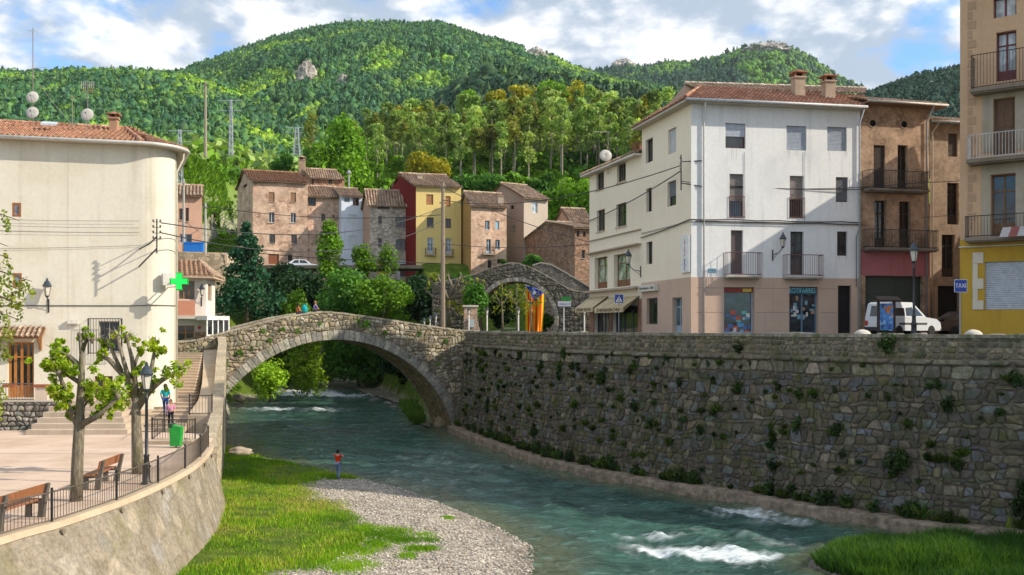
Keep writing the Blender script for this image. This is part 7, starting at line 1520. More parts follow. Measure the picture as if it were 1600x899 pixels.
# ------------------------------------------------------------------ vehicles
def car(name, label, loc, head, L, Wd, body, cabin, paint, wheels, wr=.3, kind='car', side_win=(), rear=None, front=None, group=None, lights=True, strip=None):
    """body/cabin: side outlines (x forward, z); side_win: outlines of glass on the cabin sides"""
    loc = Vector(loc); M = Matrix.Translation(loc) @ Matrix.Rotation(head, 4, 'Z'); r = thing(name, label, kind, loc, group); hw = Wd/2
    def wd(z, z0=min(p[1] for p in cabin), z1=max(p[1] for p in cabin)): return hw*(1-.0*(z < z0)) if z <= z0 else hw*(1-.16*(z-z0)/(z1-z0))
    def loft(mb, out):
        R = [M @ Vector((x, -wd(z), z)) for x, z in out]; Lf = [M @ Vector((x, wd(z), z)) for x, z in out]; n = len(out); mb.poly(R); mb.poly(Lf[::-1])
        for k in range(n): mb.poly([R[(k+1) % n], R[k], Lf[k], Lf[(k+1) % n]])
    mb = MB(); loft(mb, body); loft(mb, cabin); mb.build('body', paint, r)
    for out in side_win:
        mb = MB()
        for sg in (-1, 1): p = [M @ Vector((x, sg*(wd(z)+.006), z)) for x, z in out]; mb.poly(p if sg < 0 else p[::-1])
        mb.build('side_window', glass((.025, .03, .035)), r)
    for nm, q in (('rear_window', rear), ('windscreen', front)):
        if q:
            (x0, z0), (x1, z1), k = q; d = -.008 if nm == 'rear_window' else .008; mb = MB(); p = [M @ Vector((x0+d, -wd(z0)*k, z0)), M @ Vector((x0+d, wd(z0)*k, z0)), M @ Vector((x1+d, wd(z1)*k, z1)), M @ Vector((x1+d, -wd(z1)*k, z1))]; mb.poly(p[::-1] if d < 0 else p); mb.build(nm, glass((.05, .05, .05)), r)
    for x in wheels:
        for sg in (-1, 1):
            c = M @ Vector((x, sg*(hw-.1), wr)); ax = (M.to_3x3() @ Vector((0, sg, 0))); mb = MB(); mb.lathe([(wr*.6, -.1), (wr, -.08), (wr, .08), (wr*.9, .11), (wr*.6, .11)], c, 16, axis=ax); o = mb.build('wheel', plain((.012, .012, .013), .8), r, True); mb = MB(); mb.lathe([(wr*.62, .0), (wr*.62, .105), (wr*.5, .08), (wr*.15, .1)], c, 12, axis=ax); mb.build('rim', plain((.35, .36, .37), .4, .5, .5), o)
    mb = MB(); x0 = min(p[0] for p in body); x1 = max(p[0] for p in body)
    for x in (x0-.06, x1-.06): mb = MB(); mb.prism([M @ Vector((x, -hw*.98, .3)), M @ Vector((x+.12, -hw*.98, .3)), M @ Vector((x+.12, -hw*.98, .5)), M @ Vector((x, -hw*.98, .5))], M.to_3x3() @ Vector((0, Wd*.98, 0))); mb.build('bumper', plain((.03, .03, .035), .6), r)
    for sg in (-1, 1):
        mb = MB(); mb.obox(M @ Vector((x0-.012, sg*hw*.86-.09, .58)), M.to_3x3() @ Vector((.02, 0, 0)), M.to_3x3() @ Vector((0, .18, 0)), (0, 0, .26)); mb.build('tail_light', plain((.4, .015, .012), .3), r); mb = MB(); mb.obox(M @ Vector((x1-.04, sg*hw*.72-.15, .58)), M.to_3x3() @ Vector((.05, 0, 0)), M.to_3x3() @ Vector((0, .3, 0)), (0, 0, .14)); mb.build('headlight', plain((.7, .7, .7), .2), r)
    mb = MB(); mb.obox(M @ Vector((x0-.014, -.26, .56)), M.to_3x3() @ Vector((.02, 0, 0)), M.to_3x3() @ Vector((0, .52, 0)), (0, 0, .12)); mb.build('number_plate', plain((.65, .65, .6), .5), r)
    if strip:
        mb = MB()
        for sg in (-1, 1): mb.obox(M @ Vector((.75, sg*hw-(.01 if sg > 0 else .015), .62)), M.to_3x3() @ Vector((2.1, 0, 0)), M.to_3x3() @ Vector((0, .025, 0)), (0, 0, .1))
        mb.build('side_strip', plain((.05, .05, .055), .6), r)
    return r
q = P2(1389, 50.0); hd = math.radians(27); off_ = Vector((math.cos(hd+math.pi/2), math.sin(hd+math.pi/2)))*.8
car('delivery_van', 'white high roofed small van parked facing right behind the information board', (q.x+off_.x, q.y+off_.y, STREET), hd, 4.0, 1.6,
    [(0, .3), (3.85, .3), (3.95, .45), (3.9, .72), (3.6, .92), (2.75, 1.02), (0.02, 1.02)], [(.02, 1.02), (2.78, 1.02), (2.1, 1.62), (1.85, 1.8), (.3, 1.82), (.1, 1.72)], plain((.62, .66, .70), .3, .5, 0, .04, 'car_paint'), (.75, 3.2), .3, 'van',
    [[(.35, 1.08), (1.2, 1.08), (1.2, 1.5), (.4, 1.5)], [(1.3, 1.08), (1.85, 1.08), (1.8, 1.55), (1.3, 1.5)], [(1.95, 1.08), (2.55, 1.08), (2.1, 1.5), (1.93, 1.55)]], ((.025, 1.06), (.09, 1.62), .62), ((2.76, 1.05), (2.14, 1.6), .9), strip=1)
DARKP = plain((.02, .02, .025), .2, .6, 0, .05, 'car_paint')
SED = [(0, .28), (4.1, .28), (4.2, .5), (4.1, .72), (3.1, .86), (.3, .9), (.0, .75)]; SEC = [(.2, .88), (3.1, .86), (2.4, 1.36), (1.0, 1.4)]
SW = [[(.7, .92), (1.55, .92), (1.55, 1.3), (1.05, 1.3)], [(1.65, .92), (2.75, .9), (2.3, 1.28), (1.65, 1.3)]]
car('parked_car', 'black car parked in the shade beside the van front', (24.2, 54.9, STREET), math.radians(-5), 4.2, 1.7, SED, SEC, DARKP, (.75, 3.35), .3, 'car', SW, ((.22, .92), (.98, 1.36), .85), ((3.05, .9), (2.42, 1.33), .85))
q = W(448, 412, 121); car('parked_car', 'pale car half hidden by the dark trees below the broad stone house', (q.x, q.y, q.z-.9), math.radians(8), 4.2, 1.7, SED, SEC, plain((.6, .65, .7), .25, .5, 0, .05, 'car_paint'), (.75, 3.35), .3, 'car', SW, ((.22, .92), (.98, 1.36), .85), ((3.05, .9), (2.42, 1.33), .85))
sheet('house_street', [P2(385, 118), P2(660, 118), P2(660, 124), P2(385, 127)], asphalt((.12, .11, .09), 'worn_lane'), ZP(417, 121), .4)
# ------------------------------------------------------------------ signs, board, flag, posts
ib = thing('information_board', 'wooden framed notice board with a small roof before the white van', 'notice board', W(1384, 517, 41.5)); FI = Face(P2(1370, 41.4), P2(1397, 41.8)); mb = MB(); wd = wood((.045, .025, .018))
for s in (0, FI.L-.09): fbox(mb, FI, s, s+.09, STREET, STREET+1.62, 0, .09)
mb.build('posts_frame', wd, ib); mb = MB(); fbox(mb, FI, -.12, FI.L+.12, STREET+1.6, STREET+1.66, -.2, .28); mb.prism([FI.p(-.15, STREET+1.66, .3), FI.p(FI.L+.15, STREET+1.66, .3), FI.p(FI.L+.15, STREET+1.82, .04), FI.p(-.15, STREET+1.82, .04)], (0, 0, -.05)); mb.build('board_roof', wd, ib)
mb = MB(); a, b, z0, z1 = .1, FI.L-.1, STREET+.35, STREET+1.5; fbox(mb, FI, a, b, z0, z1, .02, .06, 0, (.08, .25, .6)); rr = random.Random(5)
for k in range(26):
    s = rr.uniform(a, b-.12); z = rr.uniform(z0, z1-.15); c = ((.7, .22, .03), (.55, .12, .02)) [k % 2] if z > z0+.62 and s > a+.2 else ((.05, .16, .5), (.3, .5, .8), (.02, .05, .2))[k % 3]; fbox(mb, FI, s, min(b, s+rr.uniform(.06, .2)), z, min(z1, z+rr.uniform(.06, .22)), .061, .062+k*.0004, 0, c)
mb.build('poster', vcol(.4, .3, .1, 9, .02, 'poster_print'), ib)
def post_sign(name, label, px, py0, py1, pw, Yd, H, facecol, zbase=STREET, pr_=.035, postcol=(.3, .3, .32)):
    b = W(px, py1, Yd); b.z = zbase; r = thing(name, label, 'sign', b); zc = ZP((py0+py0+pw)/2, Yd); mb = MB(); mb.tube([b, (b.x, b.y, ZP(py0, Yd)-.02)], pr_, 8); mb.build('post', plain(postcol, .4, .5), r)
    s = pw/F_PX*Yd/2; mb = MB(); mb.obox((b.x-s, b.y-.07, zc-s), (2*s, 0, 0), (0, .02, 0), (0, 0, 2*s)); p = mb.build('panel', plain((.6, .62, .65), .4), r); mb = MB(); k = s*.92; mb.obox((b.x-k, b.y-.078, zc-k), (2*k, 0, 0), (0, .006, 0), (0, 0, 2*k)); f = mb.build('panel_face', plain(facecol, .35, .4), r); return r, b, zc, s, f
r, b, zc, s, f = post_sign('taxi_sign', 'blue square TAXI sign on a grey post before the mustard wall', 1500, 437, 518, 20, 42, 2.4, (.012, .045, .30)); text_mesh('sign_lettering', 'TAXI', .26, (b.x, b.y-.081, zc), (1, 0, 0), (0, 0, 1), plain((.75, .75, .78), .5), f, wide=s*1.6, extrude=.003)
r, b, zc, s, f = post_sign('crossing_sign', 'blue pedestrian crossing sign in front of the awnings', 967, 460, 519, 14, 62, 2.4, (.012, .06, .34)); mb = MB(); k = s*.75; mb.poly([(b.x-k, b.y-.082, zc-k), (b.x+k, b.y-.082, zc-k), (b.x, b.y-.082, zc+k)]); mb.build('white_triangle', plain((.75, .75, .77), .5), f)
mb = MB(); y_ = b.y-.085; mb.lathe([(0, 0), (.04, 0)], (b.x, y_, zc+.1), 8, axis=(0, -1, 0)); mb.obox((b.x-.025, y_, zc-.08), (.05, 0, 0), (0, .002, 0), (0, 0, .15))
for sx in (-1, 1): mb.prism([(b.x+sx*.0, y_, zc-.08), (b.x+sx*.04, y_, zc-.08), (b.x+sx*.14, y_, zc-.24), (b.x+sx*.09, y_, zc-.24)], (0, .002, 0))
mb.build('walker_symbol', plain((.02, .02, .025), .5), f)
b = W(881, 519, 78); b.z = STREET; r = thing('direction_sign', 'pale direction board with a green panel above it before the garden arch', 'sign', b); mb = MB(); mb.tube([b, (b.x, b.y, ZP(466, 78))], .04, 8); mb.build('post', plain((.6, .6, .62), .4), r); mb = MB(); mb.obox((b.x-.48, b.y-.08, ZP(479, 78)), (1.05, 0, 0), (0, .03, 0), (0, 0, .42)); o = mb.build('board', plain((.5, .53, .6), .4), r)
mb = MB(); mb.obox((b.x-.2, b.y-.09, ZP(470.5, 78)), (.75, 0, 0), (0, .03, 0), (0, 0, .34)); mb.build('green_panel', plain((.02, .2, .03), .4), r); mb = MB(); mb.prism([(b.x+.42, b.y-.085, ZP(477, 78)), (b.x+.52, b.y-.085, ZP(475.3, 78)), (b.x+.42, b.y-.085, ZP(473.5, 78))], (0, .003, 0)); mb.obox((b.x-.4, b.y-.085, ZP(476, 78)), (.7, 0, 0), (0, .003, 0), (0, 0, .07)); mb.build('board_marks', plain((.15, .12, .3), .5), o)
for i, (px, lb_) in enumerate(((732.5, 'pale lamp post in front of the brick pillar'), (761, 'pale lamp post left of the arch opening'), (810, 'pale lamp post inside the arch opening'), (913, 'pale lamp post right of the garden arch near the awnings'), (742, 'pale lamp post'), )):
    if i == 4: continue
    b = W(px, 519, 80); b.z = STREET; r = thing('garden_lamp', lb_, 'lamp', b, 'pale lamp posts by the garden arch'); mb = MB(); mb.tube([b, b+Vector((0, 0, 1.55))], .06, 8); mb.build('post', plain((.7, .68, .62), .5), r); lantern(r, b+Vector((0, 0, 1.6)), .75, (.03, .03, .035))
b = W(735, 520, 83); b.z = STREET; r = thing('brick_pillar', 'square brick pillar with a pale cap and grey panel behind the bridge end', 'pillar', b); mb = MB(); mb.box(b, (1.15, 1, 2.25), .1); mb.build('shaft', rubble((.42, .28, .2), (.48, .35, .26), (.4, .33, .27), 5, 2.2), r); mb = MB(); mb.box(b+Vector((0, 0, 2.25)), (1.35, 1.2, .15), .1); mb.build('cap', stucco((.6, .55, .47)), r); mb = MB(); mb.box(b+Vector((.1, -.56, .5)), (.5, .08, .7), .1); mb.build('meter_panel', plain((.4, .45, .5), .5), r)
for i, (px, lb_) in enumerate(((663, 'first small lantern by the bridge end left of the pole'), (672, 'second small lantern by the bridge end close to the pole'), (681, 'third lantern by the bridge end touching the pole'))):
    b = W(px, 519, 84); b.z = STREET; r = thing('garden_lamp', lb_, 'lamp', b, 'pale lamp posts by the garden arch'); mb = MB(); mb.tube([b, b+Vector((0, 0, .7+.2*i))], .06, 8); mb.build('post', plain((.6, .6, .58), .5), r); lantern(r, b+Vector((0, 0, .75+.2*i)), .75, (.03, .05, .09))
# flag: hanging yellow and red stripes with a blue starred triangle
fl = thing('hanging_flag', 'long yellow and red striped flag with a blue triangle hanging in the garden arch', 'flag', W(836, 480, 86)); x0, x1, zt, zb_ = W(821, 450, 86).x, W(850, 450, 86).x, ZP(446, 86), ZP(519, 86); mb = MB(); n = 9; m = 22
def fp(a, v): return Vector((x0+(x1-x0)*a*(1-.1*v)+.03*v, 86+.16*math.sin(a*13+v*2)+.05*math.sin(v*9), zt-(zt-zb_)*v-(.75*abs(a-.12)**1.2 if v < .4 else .75*abs(a-.12)**1.2*(1-(v-.4)/.6))))
K = 36
for i in range(K):
    for j in range(m):
        a0, a1, v0, v1 = i/K, (i+1)/K, j/m, (j+1)/m; am, vm = (a0+a1)/2, (v0+v1)/2; c = ((.75, .42, .0), (.62, .03, .01))[int(am*n) % 2]
        if vm < .30*(1-abs(am-.5)/.5): c = (.015, .05, .36)
        mb.poly([fp(a0, v1), fp(a1, v1), fp(a1, v0), fp(a0, v0)], 0, c)
cl = mb.build('cloth', vcol(.8, .15, .05, 5, .05, 'flag_cloth'), fl); mb = MB(); c = fp(.5, .1)+Vector((0, -.12, 0)); sp = [(c.x+(.22 if k % 2 == 0 else .09)*math.sin(math.pi*k/5), c.y, c.z+(.22 if k % 2 == 0 else .09)*math.cos(math.pi*k/5)) for k in range(10)]
for k in range(10): mb.poly([c, sp[(k+1) % 10], sp[k]])
mb.build('white_star', plain((.75, .75, .78), .7), cl); mb = MB(); mb.tube([fp(-.05, -.02)+Vector((0, .1, .05)), fp(1.05, -.02)+Vector((0, .1, .05))], .03, 5); mb.build('pole', plain((.3, .3, .3)), fl)
b = W(800, 520, 84); rail_thing('low pale railing before the garden arch opening', [(P2(786, 83).x, 83), (P2(812, 83).x, 83)], [STREET, STREET], .42, .2, (.4, .4, .4))
# utility poles and cables
def pole(label, px, pyb, pyt, Yd, r0, mat, arms=()):
    b = W(px, pyb, Yd); r = thing('utility_pole', label, 'pole', b); t = W(px, pyt, Yd); mb = MB(); mb.tube([b-Vector((0, 0, .5)), t], [r0*1.2, r0*.75], 8); mb.build('post', mat, r)
    for (dz, w_) in arms: mb = MB(); mb.obox(t+Vector((-w_/2, -.09, -dz)), (w_, 0, 0), (0, .08, 0), (0, 0, .09)); mb.build('crossarm', wood((.2, .14, .1)), r)
    mb = MB()
    for k in range(3): mb.lathe([(.03, 0), (.06, .05), (.03, .13)], t+Vector((-.2+.2*k, -.1, -.45)), 6)
    mb.build('insulator', plain((.25, .22, .2), .3), r); return t
PT = pole('tall wooden utility pole standing behind the right end of the bridge', 692, 520, 285, 86, .2, wood((.27, .21, .155)), ((.4, .9), (1.9, .6)))
pole('slender grey pole rising by the blue container', 321, 396, 317, 88, .12, plain((.4, .38, .35), .7)); pole('leaning slender pole against the pink house', 287, 396, 280, 90, .12, plain((.36, .34, .32), .7)); pole('tall thin wooden pole on the green slope', 321, 242, 128, 190, .28, wood((.33, .27, .2)), ((.3, 3.2),))
def pylon(label, px, pyb, pyt, Yd, w0):
    b = W(px, pyb, Yd); t = W(px, pyt, Yd); H = t.z-b.z; r = thing('lattice_pylon', label, 'pylon', b, 'lattice pylons on the slope'); mb = MB(); n = 9; P = lambda k, f: Vector((b.x+(k % 2*2-1)*w0*(1-.6*f), b.y+(k//2*2-1)*w0*(1-.6*f), b.z+H*f))
    for k in range(4): mb.tube([P(k, 0), P(k, 1)], .07, 4)
    for i in range(n):
        for (k, l) in ((0, 1), (2, 3), (0, 2), (1, 3)): mb.tube([P(k, i/n), P(l, (i+1)/n)], .04, 4); mb.tube([P(l, i/n), P(k, (i+1)/n)], .04, 4)
    mb.build('lattice', plain((.42, .46, .5), .5, .4, .3), r); mb = MB()
    for f in (.98, .8): mb.tube([Vector((b.x-2.2, b.y, b.z+H*f)), Vector((b.x+2.2, b.y, b.z+H*f))], .09, 4)
    mb.build('crossarm', plain((.42, .46, .5), .5, .4, .3), r)
pylon('tallest lattice pylon at the edge of the green meadow', 361, 243, 156, 185, .34); pylon('small lattice pylon with crossed arms beside the sparse spring tree', 464, 244, 199, 190, .6); pylon('lattice pylon half hidden by the cream roof edge', 281, 300, 203, 175, .5)
CAB = metal((.03, .03, .032), .6)
def cable(label, a, b, sag=.02, r=.02, mid=None):
    a, b = Vector(a), Vector(b); L = (b-a).length; pts = [a.lerp(b, k/14)-Vector((0, 0, sag*L*4*(k/14)*(1-k/14))) for k in range(15)]; mb = MB(); mb.tube(pts, r, 4); o = mb.build('overhead_cable', CAB, None, loc=tuple(a)); tag(o, label, 'cable', 'overhead cables')
br = FS.p(FS.L-.25, FS.px(1070, 262)[1], .5)
cable('cable sagging from the white building corner to the tall wooden pole', br, PT-Vector((0, 0, 1.6)), .03, .035); cable('cable from the shop house corner up to the wooden pole top', FH.p(.1, FH.px(922, 378)[1], .1), PT-Vector((0, 0, .4)), .02, .03); cable('lower cable between the shop house and the wooden pole', FH.p(.1, FH.px(922, 382)[1], .1), PT-Vector((0, 0, 5.5)), .015, .03)
cable('cable slanting up the side of the shop house to the white corner', FH.p(.1, FH.px(922, 346)[1], .12), br-Vector((0, 0, .3)), .012, .04); cable('cable crossing the white front between its second and third floors', br-Vector((0, 0, .9)), W(1445, 292, 56.2), .02, .022); cable('second cable crossing the white front slightly higher at its end', br-Vector((0, 0, 1.0)), W(1450, 284, 56.2), .025, .02)
cable('cable from the brown balcony across the tall block', W(1450, 285, 56), FT_.p(4.4, FT_.px(1600, 262)[1], .4), .015, .02); cable('thin cable from the lower brown balcony to the tall block', W(1440, 340, 56), FT_.p(4.4, FT_.px(1600, 315)[1], .3), .01, .015)
cable('cable from the cream wall bracket to the wooden pole', p0+Vector((.2, 0, .7)), PT-Vector((0, 0, 2.2)), .035, .03); cable('second cable from the cream wall bracket sagging to the wooden pole', p0+Vector((.2, 0, .2)), PT-Vector((0, 0, 3.4)), .045, .03); cable('cable from the grey slender pole to the wooden pole in front of the old row', W(321, 322, 88), PT-Vector((0, 0, 2.9)), .03, .03); cable('lowest long cable before the old row', W(321, 388, 88), W(692, 412, 86), .01, .035)
cable('thin wire from the tall hillside pole down to the meadow pylon', W(321, 131, 190), W(361, 160, 185), .04, .05); cable('wire from the tall hillside pole down to the cream roof', W(321, 131, 190), W(280, 206, 175), .03, .05); cable('wire from the slender pole to the broad stone house', W(321, 320, 88), W(395, 345, 127), .03, .025); cable('wire from the leaning pole to the broad stone house', W(287, 345, 90), W(396, 360, 127), .04, .025)
# roof aerials
def mast(label, px, pyb, pyt, Yd): b = W(px, pyb, Yd); r = thing('roof_aerial', label, 'aerial', b); t = W(px, pyt, Yd); mb = MB(); mb.tube([b-Vector((0, 0, .5)), t], .025, 6); mb.build('mast', plain((.2, .17, .15), .5), r); return r, b, t
def dish(r, c, R, d=(.05, -1, .18)):
    mb = MB(); n = 5; mb.lathe([(R*k/n, .22*R*(k/n)**2) for k in range(1, n+1)]+[(R*.98, .25*R), (R*.3, .06)], c, 20, axis=d); o = mb.build('dish', plain((.52, .5, .46), .5), r, True); mb = MB(); dv = Vector(d).normalized(); mb.tube([Vector(c)-Vector((0, 0, R)), Vector(c)+dv*R*.9], .012, 4); mb.lathe([(.03, 0), (.03, .08)], Vector(c)+dv*R*.85, 6, axis=d); mb.build('dish_arm', IRON, o)
def yagi(r, c, L, n, h, col=(.5, .48, .45), d=(1, 0, 0)):
    mb = MB(); c = Vector(c); dv = Vector(d).normalized(); mb.tube([c-dv*L/2, c+dv*L/2], .014, 4); pv = Vector((-dv.y, dv.x, 0))
    for k in range(n): p = c-dv*L/2+dv*L*k/(n-1); mb.tube([p-Vector((0, 0, h)), p+Vector((0, 0, h))], .009, 4)
    mb.build('aerial_rods', plain(col, .5), r)
r, b, t = mast('tall roof mast with two stacked satellite dishes', 51.5, 196, 44, 51.5); dish(r, W(51.5, 153, 51.35), .33); dish(r, W(51.5, 177, 51.35), .33); yagi(r, t-Vector((0, 0, .15)), .5, 3, .2); mb = MB(); q = W(51.5, 107, 51.5); mb.tube([q+Vector((-.1, 0, 0)), q+Vector((.95, 0, .08))], .014, 4); mb.tube([W(52, 118, 51.5), W(82, 160, 52.5), W(110, 192, 53)], .008, 4); mb.build('stay_wire', plain((.5, .48, .44), .5), r)
r, b, t = mast('short mast with one satellite dish and a comb aerial', 137, 198, 130, 51.5); dish(r, W(137, 180, 51.35), .34); yagi(r, t-Vector((0, 0, .1)), .65, 7, .2, (.6, .58, .54)); yagi(r, t-Vector((0, 0, .4)), .5, 5, .13, (.5, .35, .1))
r, b, t = mast('thin rusty mast between the two dish masts', 113, 197, 150, 51.8); yagi(r, t-Vector((0, 0, .1)), .2, 3, .14, (.3, .14, .08))
r, b, t = mast('aerial mast with a pale dish on the shop house roof', 950, 262, 206, 66); dish(r, W(946, 244, 65.8), .42); yagi(r, t-Vector((.45, 0, .02)), 1.1, 8, .05, (.7, .68, .65))
r, b, t = mast('small flue with a cap on the roof of the old row', 545, 292, 272, 134); mb = MB(); mb.lathe([(.25, 0), (.3, .1), (.28, .35), (.1, .5)], t, 8); mb.tube([b, t], .12, 8); mb.build('flue', plain((.3, .3, .32), .5), r)
b = P2(305, 90); bc = thing('blue_container', 'blue plastic container standing on the terrace before the pink house', 'container', (b.x, b.y, ZP(392, 90))); mb = MB(); mb.box((b.x, b.y, ZP(393, 89)), (1.7, 1.2, .8), .05); mb.build('tub', plain((.01, .17, .62), .4), bc); mb = MB(); mb.box((b.x, b.y, ZP(393, 89)+.8), (1.85, 1.3, .1), .05); mb.build('lid', plain((.015, .2, .68), .4), bc)
rp_ = thing('roof_plant', 'small potted plant growing on the shop house roof end', 'plant', W(996, 232, 62.5)); rng = np.random.default_rng(8); q = W(996, 222, 62.3); V, Q, Cc = leaf_arrays(rng, [(q.x, q.y, q.z, .5, .4, .45, 260)], .1, PAL['olive']); mesh_np('foliage', V, Q, leafmat(), rp_, Cc); mb = MB(); mb.lathe([(.3, 0), (.42, .45)], W(996, 236, 62.3), 10); mb.build('pot', plain((.25, .11, .07), .8), rp_)
for px, lb_ in ((1345, 'round white stone on the parapet before the van'), (1525, 'round white stone on the parapet before the mustard wall')):
    q = W(px, 520, 40); us_ = min(np.arange(U0, U1, .3), key=lambda u: abs(800+F_PX*WB(u, 7.7, -.25)[0]/WB(u, 7.7, -.25)[1]-px)); c = Vector(WB(us_, 7.74, -.25)); bm = bmesh.new(); bmesh.ops.create_icosphere(bm, subdivisions=3, radius=.26); me = bpy.data.meshes.new('parapet_stone')
    for v in bm.verts: v.co = Vector((v.co.x*1.3, v.co.y, max(v.co.z, -.02)*.75))*(1+.12*mnoise.noise(v.co*4))
    bm.to_mesh(me); bm.free(); me.materials.append(stucco((.55, .52, .46))); o = bpy.data.objects.new('parapet_stone', me); C.objects.link(o); o.location = c; tag(o, lb_, 'stone')
# ------------------------------------------------------------------ wall plants, grass, pebbles
def tuft_mesh(seed, pal, n, R, H, droop=.4):
    rng = np.random.default_rng(seed); a = rng.uniform(0, 6.28, n); r = R*rng.random(n)**.7; l = H*rng.uniform(.5, 1.1, n); b = np.stack([r*np.cos(a)*.4, r*np.sin(a)*.4, np.zeros(n)], 1); tip = np.stack([r*np.cos(a)*1.3, r*np.sin(a)*1.3, l*(1-droop*(r/R))], 1); t = np.cross(tip-b, rng.normal(size=(n, 3))); t /= np.linalg.norm(t, axis=1)[:, None]; w_ = .018+.02*rng.random(n)[:, None]
    m = (b+tip)/2+np.array([0, 0, .12])*l[:, None]; V = np.stack([b-t*w_, b+t*w_, m+t*w_*1.3, tip, m-t*w_*1.3], 1).reshape(-1, 3); Q = np.arange(n*5).reshape(n, 5); pal = np.array(pal); return V, Q, pal[rng.integers(0, len(pal), n)]*rng.uniform(.6, 1.4, (n, 1))
def make_proto(name, seed, pal, n, R, H, label, cat, group, leafy=False):
    if leafy: V, Q, Cc = leaf_arrays(np.random.default_rng(seed), clumps(np.random.default_rng(seed+1), (0, 0, H*.35), (R, R, H*.6), 9, n, (.35, .55)), .05, pal)
    else: V, Q, Cc = tuft_mesh(seed, pal, n, R, H)
    o = mesh_np(name, V, Q, leafmat(.3, .35), None, Cc); return tag(o, label, cat, group)
DRK = [(.03, .065, .012), (.045, .085, .016), (.02, .05, .012)]; MIDG = [(.05, .11, .015), (.08, .14, .02), (.04, .09, .014), (.11, .13, .03)]
LBL = 'green weed tuft growing out of the joints of the river wall'; GRP = 'weeds growing on the river wall'
PR = [make_proto('wall_plant', 60+i, (MIDG, DRK, MIDG, DRK, MIDG, DRK)[i], (90, 420, 120, 360, 160, 80)[i], (.22, .3, .3, .26, .36, .2)[i], (.4, .5, .45, .55, .5, .35)[i], LBL, 'plant', GRP, i in (1, 3)) for i in range(6)]
rr = random.Random(21); cnt = 0; usedp = [False]*6
def put_plant(u, v, sc, i=None, d=.05):
    global cnt
    i = rr.randrange(6) if i is None else i; p = WB(u, v, d) if v > .5 else FT(u, .47, -.72); o = PR[i]
    if usedp[i]: o = o.copy(); C.objects.link(o)
    usedp[i] = True; o.location = p; o.rotation_euler = (rr.uniform(-.2, .2), rr.uniform(-.2, .2), rr.uniform(0, 6.28)); o.scale = (sc, sc, sc*rr.uniform(.8, 1.2)); cnt += 1
ulist = [rr.uniform(U0+1, U1-4) for _ in range(400)]
vis = lambda u: WB(u, 4, 0)[0]/WB(u, 4, 0)[1]*F_PX+800 < 1640
ULAST = max(u for u in np.arange(U0, U1, .5) if vis(u))
for k in range(105): put_plant(rr.uniform(.5, ULAST), 0, rr.uniform(.7, 1.5))
for k in range(80): put_plant(rr.uniform(1, ULAST), 6.5-abs(rr.gauss(0, 1.1)), rr.uniform(.35, .85))
for k in range(100): put_plant(rr.uniform(1, ULAST), rr.uniform(.8, 5.6), rr.uniform(.4, 1.0))
for k in range(70): put_plant(max(1, min(ULAST, rr.choice((6, 11, 17, 23, 28, 33, 36))+rr.gauss(0, 1.6))), max(.7, min(6.4, rr.gauss(3.2, 1.7))), rr.uniform(.5, 1.1))
def u_of(px, z): return min(np.arange(U0, U1, .1), key=lambda u: abs(800+F_PX*WB(u, z, 0)[0]/WB(u, z, 0)[1]-px))
for (px, py, s) in ((940, 596, 1.5), (1388, 548, 1.3), (1150, 549, 1.0), (1405, 735, 1.7), (1590, 600, 1.2), (1480, 640, 1.2), (1245, 672, 1.1), (1595, 800, 1.5)):
    u = u_of(px, 4); Yd = WB(u, 4, 0)[1]; put_plant(u, ZP(py, Yd), s, 1 if s > 1.5 else 3, .1)
# grass on the bank
def blades(name, n, region, hmin, hmax, pal, seed, wid=.02, zfun=terrain, lean=.35, yellow=0.1):
    rng = np.random.default_rng(seed); P = region(rng, n); x, y = P[:, 0], P[:, 1]; n = len(x); z = zfun(x, y); hn = fbm(x*.7, y*.7, 3, seed+2); h = (hmin+(hmax-hmin)*np.clip((hn-.3)*2, 0, 1))*rng.uniform(.6, 1.25, n)
    a = rng.uniform(0, 6.28, n); d = np.stack([np.cos(a), np.sin(a), np.zeros(n)], 1); l = rng.normal(size=(n, 3))*lean; l[:, 2] = 1; tip = np.stack([x, y, z], 1)+l*h[:, None]; b = np.stack([x, y, z-.03], 1); w_ = wid*rng.uniform(.6, 1.4, (n, 1))
    V = np.stack([b-d*w_, b+d*w_, tip], 1).reshape(-1, 3); pal = np.array(pal); cn = fbm(x*.35, y*.35, 4, seed+4); ci = np.clip(((cn-.3)*2.5+rng.normal(0, .25, n))*len(pal), 0, len(pal)-1).astype(int); c = pal[ci]*rng.uniform(.75, 1.3, (n, 1))
    return tag(mesh_np(name, V, np.arange(n*3).reshape(-1, 3), leafmat(.4, 0, 'grass_blades'), cols=c), kind='stuff')
def bank(rng, n):
    x = rng.uniform(-21, 1, n); y = 22+46*rng.random(n)**1.25; xl = np.interp(y, XL[:, 0], XL[:, 1]); g = gravelness(x, y); pw = np.interp(y, [14, 22, 27.9, 31.1, 34, 37.6, 42, 44, 52, 60, 68], [-11, -10.6, -10.3, -10.5, -10.8, -11.5, -12.7, -13.3, -15.6, -18, -20.6])
    px = 800+x/y*F_PX; bare = fbm(x*.5, y*.5, 3, 71)
    k = (x < xl-.05) & (x > pw-.3) & (rng.random(n) > g*1.15) & (rng.random(n) > sstep(bare, .54, .68)*.9); return np.stack([x, y], 1)[k]
GP = [(.10, .22, .010), (.15, .32, .012), (.21, .41, .014), (.27, .45, .018), (.36, .44, .03), (.40, .38, .10)]
blades('bank_grass', 210000, bank, .07, .2, GP, 5, .02)
